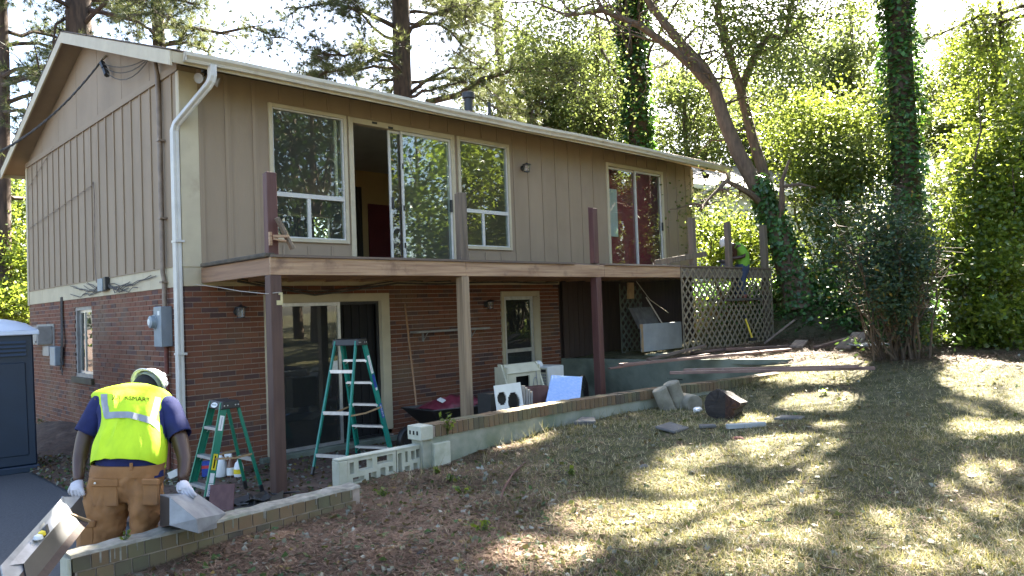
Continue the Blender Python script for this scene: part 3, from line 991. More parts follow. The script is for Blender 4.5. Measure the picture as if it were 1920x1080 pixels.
dsx = on(326, 212, 'x', -.075)
dp = [(.16, -.69, 5.0), (.16, -.69, 4.86), (.15, -.67, 4.80)]
for t in np.linspace(.06, .94, 10):
    dp.append((.15 + (dsx.x - .15) * t, -.67 + (dsx.y + .67) * t, 4.78 + (4.30 - 4.78) * t))
dp += [(dsx.x, dsx.y, 4.24), (dsx.x, dsx.y, 4.12), (dsx.x, dsx.y, 2.0), (dsx.x, dsx.y, -.35)]
ds = swept(dp, .055, .043, (0, 1, 0)).build('downspout', 'white', house)
for zz in (2.72, 1.2):
    box('downspout_strap', (dsx.x - .047, dsx.y - .075, zz), (-.001, dsx.y + .075, zz + .03), 'white', house)
dp2 = [(13.5, -.69, 5.0), (13.5, -.69, 4.80), (13.44, -.64, 4.70), (13.05, -.2, 4.42), (12.95, .12, 4.3), (12.95, .2, 4.2), (12.95, .2, 2.4)]
swept(dp2, .05, .04, (1, 0, 0)).build('downspout', 'gutter', house)
# vent pipes through the roof
vp = on(879, 205, 'y', 1.5)
vz = rz(1.5)
t = MB().lathe([(.09, vz - .1), (.09, vz + .33), (.135, vz + .335), (.135, vz + .45), (.12, vz + .46), (.0, vz + .46)], (vp.x, 1.5, 0)).build('roof_vent', 'black', house, smooth=True)
vp2 = on(918, 212, 'y', 1.5)
MB().lathe([(.035, vz - .1), (.035, vz + .35), (0, vz + .35)], (vp2.x, 1.5, 0), 10).build('vent_pipe', 'black', house, smooth=True)


# fixtures on the walls ------------------------------------------------------
def lantern(x, z, label, wallm='black', lit='clear', s=1.0):
    t = thing('wall_lantern', label, 'wall lamp', (x, -.02, z), 'wall lanterns on the house front')
    MB().lathe([(.0, 0), (.055 * s, 0), (.05 * s, .02), (.02 * s, .03), (0, .03)], (x, -.02, z), 14, Matrix.Rotation(rad(90), 3, 'X')).build('backplate', wallm, t, smooth=True)
    MB().tube([(x, -.05, z), (x, -.09, z + .05 * s), (x, -.13, z + .06 * s)], .011 * s, 6).build('arm', wallm, t, smooth=True)
    MB().lathe([(0, .10), (.02, .085), (.085, .062), (.088, .05), (.02, .05), (0, .05)], (x, -.14, z), 14).build('cap', wallm, t, smooth=True)
    MB().lathe([(.045, -.075), (.058, .05)], (x, -.14, z), 14).build('lamp_glass', lit, t, smooth=True)
    MB().lathe([(0, -.09), (.06, -.09), (.06, -.075), (0, -.075)], (x, -.14, z), 14).build('base', wallm, t, smooth=True)
    mb = MB()
    for k in range(4):
        a = math.pi / 4 + k * math.pi / 2
        mb.tube([(x + .05 * math.cos(a), -.14 + .05 * math.sin(a), z - .08), (x + .062 * math.cos(a), -.14 + .062 * math.sin(a), z + .06)], .004, 4)
    mb.build('cage', wallm, t)


lantern(6.63, 4.43, 'black glass wall lantern on the tan siding between upper window and right sliding door')
lantern(0.72, 1.76, 'wall lantern on brick between the corner downspout and the lower sliding door')
lantern(5.52, 1.76, 'wall lantern on brick beside the small storm door')


def flood(x, y, z, label, dirs):
    t = thing('flood_light', label, 'flood light', (x, y, z))
    MB().lathe([(0, 0), (.06, 0), (.06, .03), (0, .03)], (x, y, z - .03), 12).build('base', 'black', t, smooth=True)
    for d in dirs:
        d = Vector(d).normalized()
        q = d.to_track_quat('Z', 'Y').to_matrix()
        MB().tube([(x, y, z - .03), Vector((x, y, z - .09)) + d * .05], .014, 6).build('arm', 'black', t)
        MB().lathe([(0, 0), (.025, 0), (.035, .04), (.065, .12), (.07, .13), (.06, .125), (0, .12)], Vector((x, y, z - .10)) + d * .04, 12, q).build('lamp_head', 'greybox' if x < 1 else 'black', t, smooth=True)


flood(.22, -.35, 5.03, 'twin flood light under the eave beside the near downspout', [(-.8, -.5, -.3), (.8, -.4, -.3)])
flood(12.98, -.25, 5.03, 'black twin flood light under the far right corner of the eave', [(.6, -.8, -.5), (-.5, -.8, -.6)])

# ------------------------------------------------------------------ utilities on the gable wall
t = thing('electric_meter', 'grey electric meter box on the brick gable wall beside the white downspout', 'meter box', (0, .80, 1.6))
mb = on(300, 610, 'x', -.12)
my, mz = mb.y, mb.z
box('meter_box', (-.16, my - .14, mz - .30), (-.001, my + .13, mz + .26), 'metalbox', t, bevel=.008)
MB().lathe([(0, .07), (.05, .07), (.085, .055), (.09, 0), (.105, 0), (.105, -.02), (0, -.02)], (-.17, my + .09, mz + .05), 20, Matrix.Rotation(rad(-90), 3, 'Y')).build('meter_dial', 'metalbox', t, smooth=True)
MB().lathe([(0, .075), (.045, .073), (.05, .06)], (-.17, my + .09, mz + .05), 16, Matrix.Rotation(rad(-90), 3, 'Y')).build('meter_glass', 'sticker', t)
box('meter_label', (-.164, my - .11, mz + .14), (-.1605, my - .03, mz + .20), 'sticker', t)
MB().tube([(-.05, my - .02, mz - .3), (-.05, my - .02, -.45)], .030, 10).build('riser_pipe', 'rust', t, smooth=True)
MB().tube([(-.05, my, mz + .26), (-.05, my, 2.25), (-.06, my + .02, 2.35), (-.06, my + .02, 4.6), (-.06, my + .05, 5.15), (-.08, my + .10, 5.45)], .032, 10).build('service_mast', 'conduit', t, smooth=True)
MB().lathe([(.03, -.12), (.075, -.09), (.08, .0), (.05, .07), (0, .09)], (-.10, my + .16, 5.52), 12).build('weather_head', 'greybox', t, smooth=True)
for zz in (2.2, 3.1, 4.2, .9):
    box('pipe_strap', (-.10, my - .05, zz), (-.001, my + .05, zz + .025), 'conduit', t)

a = on(192, 112, 'x', -.06)
b = at(-40, 302, 11)
t = thing('service_cable', 'twisted overhead power cable running from the gable down past the left edge', 'power cable', a)
pts = []
for i in range(25):
    k = i / 24
    p = a.lerp(b, k)
    p.z -= .9 * k * (1 - k)
    pts.append(p)
mb = MB()
for ph in (0, 2.1, 4.2):
    mb.tube([p + Vector((0, .016 * math.cos(i * 1.9 + ph), .016 * math.sin(i * 1.9 + ph))) for i, p in enumerate(pts)], .010, 5)
mb.build('twisted_cable', 'cable', t)
MB().tube([(-.001, a.y, a.z + .08), a], .02, 6).build('hook', 'greybox', t)
mb = MB()
hd = Vector((-.10, my + .16, 5.46))
for k, sg in enumerate((.22, .34, .5)):
    s0 = a + Vector((-.03, -.12 - .03 * k, -.10 - .06 * k))
    mb.tube([s0.lerp(hd, q / 8) - Vector((0, 0, sg * 4 * (q / 8) * (1 - q / 8) * .5)) for q in range(9)], .008, 5)
mb.build('drip_loop', 'cable', t)
mb = MB()
mb.tube([a + Vector((-.03, -.08, -.08)), a + Vector((-.03, -.20, -.20))], .045, 8)
mb.tube([a + Vector((-.03, -.22, -.22)), a + Vector((-.03, -.32, -.34))], .045, 8)
mb.build('splice_sleeve', 'black', t, smooth=True)

t = thing('utility_cabinet', 'beige grey wall cabinet fixed to the brick at the far left of the gable', 'utility box', (0, 7.3, 1.3))
p, q = on(80, 618, 'x', 0), on(101, 645, 'x', 0)
box('cabinet', (-.28, q.y, 1.30), (-.02, 7.75, 1.66), 'greybox', t, bevel=.012)
box('back_plate', (-.02, q.y - .08, 1.27), (-.001, 7.82, 1.70), 'greybox', t)
box('cabinet_door', (-.288, q.y + .03, 1.33), (-.281, 7.72, 1.63), 'greybox', t, bevel=.004)
box('latch', (-.30, q.y + .06, 1.34), (-.288, q.y + .09, 1.38), 'black', t)
p2 = on(96, 648, 'x', -.1)
box('lower_box', (-.16, p2.y - .05, 1.08), (-.001, p2.y + .4, 1.27), 'greybox', t, bevel=.006)
t = thing('telephone_box', 'small grey telephone box on the brick with cables hanging from it', 'utility box', (0, 6.2, 1.0))
p3 = on(106, 662, 'x', -.08)
box('cover', (-.15, p3.y - .16, .90), (-.001, p3.y + .20, 1.26), 'metalbox', t, bevel=.01)
mb = MB()
for k in range(6):
    yy = p3.y - .22 + .02 * k
    mb.tube([(-.02, yy, 2.2), (-.03, yy - .02, 1.7), (-.05, yy - .10, 1.4), (-.05, yy - .04, 1.1), (-.06, yy + random.uniform(-.05, .05), .85 + .05 * k), (-.05, yy + random.uniform(-.1, .1), .72 + .05 * k)], .010, 5)
mb.build('hanging_cable', 'cable', t)
t = thing('junction_box', 'small grey junction box with loose wires on the cream band above the brick', 'junction box', (0, 3.2, 2.3))
p4 = on(193, 535, 'x', -.05)
box('box_body', (-.10, p4.y - .12, p4.z - .10), (-.001, p4.y + .13, p4.z + .11), 'metalbox', t, bevel=.006)
box('open_side', (-.09, p4.y - .24, p4.z - .09), (-.001, p4.y - .13, p4.z + .13), 'black', t, bevel=.01)
mb = MB()
for k in range(16):
    y0 = p4.y - .2
    y1 = y0 - random.uniform(.2, 2.3) if k % 2 else y0 + random.uniform(.3, 2.6)
    zz = 2.14 + random.uniform(.02, .26)
    pts = [(-.04, y0 + (y1 - y0) * q / 7, p4.z + (zz - p4.z) * q / 7 - .12 * math.sin(q / 7 * math.pi) * random.uniform(.2, 1) + random.uniform(-.02, .02)) for q in range(8)]
    mb.tube(pts, .0065, 4)
mb.build('loose_wires', 'cable', t)
mb = MB()
e1, e2 = on(52, 430, 'x', -.03), on(173, 347, 'x', -.03)
mb.tube([e1, e2], .008, 4)
mb.tube([e2, e2 + Vector((0, -.05, .05)), e2 + Vector((0, -.1, -.2)), on(178, 500, 'x', -.03), on(181, 530, 'x', -.03)], .009, 4)
e3, e4 = on(52, 355, 'x', -.03), on(100, 275, 'x', -.03)
mb.tube([e3, e4], .006, 4)
tag(mb.build('stapled_wire', 'conduit'), 'thin wire stapled diagonally across the tan gable siding', 'wire')
mb = MB()
pts = [on(62 + 0, 0, 'x', 0)]
c0 = [(430, 545), (520, 560), (600, 560), (700, 538), (780, 533), (880, 532), (960, 533), (1045, 531)]
c0 = [(445, 527), (520, 541), (590, 553), (640, 547), (745, 531), (820, 533), (880, 530), (955, 529), (1010, 531), (1046, 530)]
mb.tube([on(x, y_, 'y', -.09) for x, y_ in c0], .017, 6)
mb.tube([on(x, y_ - 5, 'y', -.06) for x, y_ in c0], .010, 5)
tag(mb.build('sagging_cable', 'cable', smooth=True), 'black cable sagging under the deck along the top of the brick', 'cable')
mb = MB()
mb.tube([on(365, 533, 'y', -.1), on(410, 539, 'y', -.6), on(450, 546, 'y', -1.2), on(500, 551, 'y', -1.95), on(525, 548, 'y', -2.12)], .005, 4)
tag(mb.build('pale_string', 'wire'), 'pale string tied from the house corner to the first deck post', 'string')

# ------------------------------------------------------------------ deck
Yd = -2.03
deck = thing('deck', 'half demolished timber deck on posts along the front of the house', 'deck', (0.22, Yd, -.4))
for a, b, m in ((.22, 3.29, 'newwood'), (3.294, 6.55, 'newwood'), (6.554, 8.98, 'newwood'), (8.984, 12.86, 'greypost')):
    box('fascia_board', (a, Yd, 2.165 + (.0 if a < 8 else .0)), (b, Yd + .038, 2.375), m, deck, bevel=.004)
box('fascia_board', (.22, Yd + .04, 2.165), (.258, -.03, 2.375), 'newwoody', deck, bevel=.004)
me_deck = unit_box()
me_deck.materials.append(M['greywood'])
segs = [(.24, 5.75), (5.76, 8.95), (8.96, 12.86)]
yy = Yd - .03
k = 0
while yy < -.12:
    for a, b in segs:
        if b > 12 and -1.75 < yy < -.75:
            b = 10.6
        if k == 0 and a > 5 and a < 6:
            continue
        j = random.uniform(-.03, .03)
        piece('deck_board', me_deck, deck, ((a + b) / 2 + j, yy + .07, 2.392), (b - a, .132, .030))
    yy += .141
    k += 1
box('deck_board', (6.55, Yd - .03, 2.378), (8.95, Yd + .10, 2.408), 'greywood', deck)
rot = box('rotten_board', (.17, -2.0, 2.378), (.30, -.12, 2.43), 'rotwood', deck, bevel=.01)
for i in range(20):
    x = .87 + .63 * i
    if x < 12.8:
        mm = 'newwoody' if x < 9 else 'greypost'
        if x > 10.8:
            box('joist', (x, Yd + .04, 2.18), (x + .038, -1.2, 2.37), mm, deck)
        else:
            box('joist', (x, Yd + .04, 2.18), (x + .038, -.02, 2.37), mm, deck)
box('ledger', (.26, -.06, 2.19), (7.6, -.014, 2.37), 'newwood', deck)
for x0, x1, z0, m in ((.215, .36, -.43, 'darkpost'), (3.21, 3.35, -.43, 'newwoodz'), (6.32, 6.46, -.43, 'redpost')):
    p = box('post', (x0, Yd + .002, z0), (x1, Yd + .145, 2.163), m, deck, bevel=.006)
box('post', (12.70, Yd + .04, .6), (12.84, Yd + .18, 3.42), 'greypost', deck, bevel=.006)
for x0, x1, m, top in ((.225, .355, 'redpost', 3.40), (3.24, 3.39, 'greypost', 3.39), (6.34, 6.47, 'redpost', 3.40), (9.56, 9.70, 'greypost', 3.40), (11.02, 11.16, 'greypost', 3.41)):
    mb = MB()
    y0, y1, z0 = Yd + .042, Yd + .15, 2.41
    jag = [random.uniform(-.03, .02) for _ in range(4)]
    mb.hexa([(x0, y0, z0), (x1, y0, z0), (x1, y1, z0), (x0, y1, z0), (x0, y0, top + jag[0]), (x1, y0, top + jag[1]), (x1, y1, top + jag[2]), (x0, y1, top + jag[3])])
    mb.build('railing_post', m, deck, bevel=.005)
br = MB()
p = [on(519, 408, 'y', Yd - .02), on(549, 467, 'y', Yd - .04)]
br.beam(p[0], p[1], .035, .075, (0, -1, 0))
br.build('broken_rail', 'greypost', deck, bevel=.003)
br = MB()
br.beam(on(512, 443, 'y', Yd - .0), on(541, 443, 'y', Yd - .06), .05, .03)
br.beam(on(513, 448, 'y', Yd - .02), on(536, 452, 'y', Yd - .05), .04, .02)
br.beam(on(506, 435, 'y', Yd + .03), on(507, 460, 'y', Yd + .03), .03, .05, (0, 1, 0))
br.build('splintered_end', 'newwood', deck)
p = on(523, 560, 'y', Yd - .005)
mb = MB()
mb.box((p.x - .03, Yd - .006, p.z - .075), (p.x + .05, Yd - .001, p.z - .02))
mb.box((p.x + .02, Yd - .007, p.z - .03), (p.x + .05, Yd - .0012, p.z + .075))
mb.box((p.x - .005, Yd - .012, p.z + .045), (p.x + .024, Yd - .002, p.z + .07))
tag(mb.build('gate_latch', 'brass'), 'pale brass gate latch plate screwed to the first deck post', 'latch')

me_lat = unit_box()
me_lat.materials.append(M['lattice'])
me_latd = unit_box()
me_latd.materials.append(M['latdark'])


def lattice(parent, me, x0, x1, z0, z1, y, pitch=.150, wd=.042, keep=None):
    for sg in (1, -1):
        c = x0 - (z1 - z0)
        while c < x1 + (z1 - z0):
            # line x = c + sg*(z - zref)
            pts = []
            zr = z0 if sg > 0 else z1
            za, zb_ = z0, z1
            f = lambda z: c + sg * (z - zr)
            # clip to x0..x1
            if sg > 0:
                za, zb_ = max(z0, zr + (x0 - c)), min(z1, zr + (x1 - c))
            else:
                za, zb_ = max(z0, zr - (x1 - c)), min(z1, zr - (x0 - c))
            if zb_ - za > .05 and (keep is None or keep(f((za + zb_) / 2), (za + zb_) / 2, sg)):
                xm, zm = (f(za) + f(zb_)) / 2, (za + zb_) / 2
                piece('slat', me, parent, (xm, y + (.004 if sg > 0 else .0125), zm), ((zb_ - za) * 1.4142 - .01, .008, wd), (0, rad(-45) * sg, 0))
            c += pitch * 1.4142


lp = MB().box((8.98, Yd - .022, .62), (9.0, Yd - .002, 2.34)).box((12.80, Yd - .022, .62), (12.83, Yd - .002, 2.34)).build('lattice_panel', 'lattice', deck)
ORG[lp.name] = ORG[deck.name]
random.seed(4)
lattice(lp, me_lat, 9.0, 12.80, .66, 2.36, Yd - .02)
pA, pB = on(1163, 540, 'y', -.75), on(1203, 665, 'y', -.75)
lt = tag(MB().box((pA.x - .02, -.75, .55), (pA.x, -.73, 2.1)).build('lattice_fragment', 'latdark'), 'dark broken lattice panel standing under the deck left of the white panel', 'lattice')
ORG[lt.name] = Vector()
lattice(lt, me_latd, pA.x, pB.x + .1, .52, 2.05, -.75, .13, .042)
# dark board screen hanging below the deck, left of the lattice fragment
mb = MB()
pa, pb = on(1052, 600, 'y', -.02), on(1160, 600, 'y', -.40)
pl = thing('plywood_screen', 'dark stained board screen hanging under the deck behind the maroon post', 'board screen', (pa.x, -.1, .62))
me_dp = unit_box()
me_dp.materials.append(M['darkpanel'])
n = 9
for i in range(n):
    k0 = (i + .5) / n
    x = 7.62 + (pb.x - 7.62) * k0
    piece('plank', me_dp, pl, (x, -.06 + random.uniform(-.008, .008), 1.39), ((pb.x - 7.62) / n - .012, .03, 1.56))
a0, a1 = on(1203, 608, 'y', -1.35), on(1279, 652, 'y', -1.35)
t = thing('plasterboard_box', 'grey white boxed panel with a torn edge lying under the deck', 'panel', (a0.x, -1.35, a1.z))
box('panel_face', (a0.x, -1.36, a1.z), (a1.x, -1.30, a0.z), 'plaster', t, bevel=.006)
mb = MB()
for i in range(7):
    zz = a1.z + (a0.z - a1.z) * i / 7
    mb.box((a0.x - .035 - random.uniform(0, .05), -1.368, zz), (a0.x + .02, -1.3605, zz + (a0.z - a1.z) / 7))
mb.build('torn_edge', 'cardboard', t)
tag(MB().obox((a0.x + .55, -1.05, a0.z + .12), (.34, .0, 0), (0, .05, .0), (0, .12, .22)).build('grey_sheet', 'stone'), 'grey plastic sheet leaning behind the white panel under the deck', 'sheet')
tag(MB().obox((a0.x + .42, -.8, a0.z + .70), (.10, 0, 0), (0, .02, 0), (.01, 0, .17)).build('cardboard_piece', 'cardboard'), 'small tan cardboard piece hanging under the deck above the white panel', 'cardboard')
tag(box('plank', (a0.x + .05, -1.75, .55), (9.3, -1.35, a1.z - .05), 'stucco', None, bevel=.01), 'low pale concrete kerb below the white panel', 'kerb')
mb = MB()
mb.tube([(a0.x + .5, -.9, 2.15), (a0.x + .9, -.95, 1.75), (a0.x + 1.5, -1.0, 1.45)], .008, 5)
mb.tube([(a0.x + .95, -1.2, a0.z - .02), (a0.x + .55, -1.1, a0.z + .55)], .014, 6)
tag(mb.build('loose_cable', 'wire'), 'thin cable and rod dangling under the deck behind the white panel', 'cable')

# ------------------------------------------------------------------ retaining walls
me_ob = unit_box()
me_ob.materials.append(M['oldbrick'])
rw_ = thing('retaining_wall', 'long low rendered retaining wall capped with a row of upright bricks', 'wall', (.74, -4.08, 0))
mb = MB()
for (x0, y0), (x1, y1) in zip(WALLP[:-1], WALLP[1:]):
    n = 5
    for i in range(n):
        ax, ay = x0 + (x1 - x0) * i / n, y0 + (y1 - y0) * i / n
        bx_, by_ = x0 + (x1 - x0) * (i + 1) / n, y0 + (y1 - y0) * (i + 1) / n
        mb.hexa([(ax, ay - .09, -.6), (bx_, by_ - .09, -.6), (bx_, by_ + .09, -.6), (ax, ay + .09, -.6),
                 (ax, ay - .09, .355), (bx_, by_ - .09, .355), (bx_, by_ + .09, .355), (ax, ay + .09, .355)])
mb.build('rendered_face', 'stucco', rw_)
mb = MB()
s = 0.0
tot = 0
for (x0, y0), (x1, y1) in zip(WALLP[:-1], WALLP[1:]):
    L0 = math.hypot(x1 - x0, y1 - y0)
    ang = math.atan2(y1 - y0, x1 - x0)
    d = Vector((math.cos(ang), math.sin(ang), 0))
    mb.obox(((x0 + x1) / 2, (y0 + y1) / 2, .414), d * L0 / 2, Vector((-d.y, d.x, 0)) * .098, (0, 0, .056))
    n = int(L0 / .078)
    for i in range(n):
        c = Vector((x0, y0, .418)) + d * (L0 * (i + .5) / n)
        c.z += random.uniform(-.003, .004)
        if tot == 0 and i < 2:
            continue
        piece('brick', me_ob, rw_, c, (L0 / n - .013, .215, .122), (random.uniform(-.01, .01), 0, ang + random.uniform(-.015, .015)))
    tot += 1
mb.build('mortar_bed', 'mortar', rw_)
mb = MB().box((.70, -4.20, .345), (.86, -3.97, .49))
end = mb.build('end_block', 'block', rw_, bevel=.006)
mb = MB()
for yy in (-4.14, -4.08, -4.02):
    mb.box((.696, yy - .012, .40), (.7005, yy + .012, .44))
mb.build('core_hole', 'dark', rw_)

# end wall of screen blocks
sw = thing('screen_block_wall', 'pale pierced concrete screen block wall below the tall teal ladder', 'wall', (-.2, -4.1, -.4))


def screen_block(x0, wd, z0, ht, y0, th, holes, parent):
    us = sorted({0, 1, *[h[0] for h in holes], *[h[1] for h in holes]})
    vs = sorted({0, 1, *[h[2] for h in holes], *[h[3] for h in holes]})
    mb = MB()
    for a, b in zip(us[:-1], us[1:]):
        run = None
        for c, d in zip(vs[:-1], vs[1:]):
            solid = not any(h[0] < (a + b) / 2 < h[1] and h[2] < (c + d) / 2 < h[3] for h in holes)
            if solid:
                run = (run[0], d) if run else (c, d)
            if (not solid or d == 1) and run:
                mb.box((x0 + a * wd, y0, z0 + run[0] * ht), (x0 + b * wd, y0 + th, z0 + run[1] * ht))
                run = None
    return mb.build('screen_block', 'block', parent)


HA = [(.04, .13, .62, .92), (.22, .50, .66, .93), (.60, .93, .74, .94), (.10, .33, .40, .52), (.42, .58, .30, .56), (.66, .77, .08, .62), (.84, .93, .46, .62), (.08, .18, .06, .26), (.26, .34, .14, .30), (.42, .58, .06, .20), (.84, .95, .06, .36)]
HB = [(.03, .15, .36, .90), (.26, .34, .62, .92), (.44, .56, .66, .90), (.60, .78, .68, .92), (.22, .40, .38, .52), (.50, .64, .30, .56), (.72, .84, .10, .58), (.10, .26, .06, .26), (.34, .44, .06, .26), (.88, .96, .62, .92), (.88, .96, .20, .46)]
YS = -4.12
screen_block(-.12, .56, -.085, .365, YS, .10, HA, sw)
screen_block(.452, .40, -.085, .37, YS, .10, HB, sw)
box('end_post', (-.22, YS - .01, -.44), (-.125, YS + .115, .28), 'block', sw, bevel=.006)
box('end_post', (.86, YS - .09, -.44), (1.08, YS - .02, .295), 'block', sw, bevel=.008)
box('footing', (-.12, YS + .005, -.44), (.86, YS + .095, -.086), 'block', sw)
box('cap_slab', (-.22, YS - .005, .282), (.86, YS + .105, .30), 'block', sw, bevel=.004)

nw = thing('brick_kerb_wall', 'low mossy brick wall with a mortar cap in the foreground beside the worker', 'wall', (-2.6, -4.7, -.4))
xa, xb_, ya, yb2 = -2.62, -.42, -4.79, -4.60
slope = lambda x: 0.0
mb = MB().hexa([(xa + .02, ya + .012, -.7), (xb_, ya + .012, -.7), (xb_, yb2 - .012, -.7), (xa + .02, yb2 - .012, -.7), (xa + .02, ya + .012, .145), (xb_, ya + .012, .185), (xb_, yb2 - .012, .185), (xa + .02, yb2 - .012, .145)])
mb.build('mortar_core', 'mortar', nw)
for r in range(6):
    n = int((xb_ - xa) / .112)
    hgt = .098 if r else .098
    for i in range(n):
        x = xa + .112 * (i + .5) + (.03 if r % 2 else 0)
        zt = .135 + .04 * (x - xa) / (xb_ - xa) - .103 * r
        if x + .05 > xb_:
            continue
        piece('brick', me_ob, nw, (x, (ya + yb2) / 2 + random.uniform(-.003, .003), zt - .045), (.102, yb2 - ya, .092), (0, -.018, 0))
mb = MB()
random.seed(11)
for i in range(22):
    x0, x1 = xa - .005 + (xb_ - xa + .01) * i / 22, xa - .005 + (xb_ - xa + .01) * (i + 1) / 22
    z0, z1 = .133 + .04 * i / 22, .133 + .04 * (i + 1) / 22
    e0, e1 = .022 + .008 * math.sin(i * 1.7), .022 + .008 * math.sin((i + 1) * 1.7)
    h0, h1 = .02 + .006 * math.sin(i * 2.3), .02 + .006 * math.sin((i + 1) * 2.3)
    mb.hexa([(x0, ya - .006 + e0 * .3, z0), (x1, ya - .006 + e1 * .3, z1), (x1, yb2 + .004, z1), (x0, yb2 + .004, z0), (x0, ya + e0 * .6, z0 + h0), (x1, ya + e1 * .6, z1 + h1), (x1, yb2 - .01, z1 + h1), (x0, yb2 - .01, z0 + h0)])
mb.build('mortar_cap', 'capmortar', nw)
box('end_block', (xa - .025, ya + .006, -.6), (xa - .001, yb2 - .006, .135), 'block', nw, bevel=.005)
mb = MB()
random.seed(12)
for i in range(18):
    x = random.uniform(xa + .1, xb_ - .05)
    hh = random.uniform(.02, .09)
    zt = .135 + .04 * (x - xa) / (xb_ - xa)
    mb.box((x, ya - .004, zt - hh), (x + random.uniform(.004, .012), ya + .004, zt))
mb.build('mortar_run', 'capmortar', nw)

cw = thing('concrete_wall', 'dark mossy concrete retaining wall at the end of the sunken patio', 'wall', (7.6, -2, -.4))
mb = MB()
cp = [(7.56, -.02), (7.72, -2.12), (8.22, -4.55)]
for (x0, y0), (x1, y1) in zip(cp[:-1], cp[1:]):
    mb.hexa([(x0, y0, -.6), (x1, y1, -.6), (x1 + .2, y1, -.6), (x0 + .2, y0, -.6), (x0, y0, .61), (x1, y1, .60 if y1 > -3 else .64), (x1 + .2, y1, .60 if y1 > -3 else .64), (x0 + .2, y0, .61)])
mb.build('wall_face', 'concrete', cw)
mb = MB()
mb.tube([on(1248, 676, 'x', 7.80), on(1249, 690, 'x', 7.80), on(1252, 710, 'x', 7.79), on(1280, 712, 'x', 7.84)], .010, 4)
mb.build('crack', 'dark', cw)


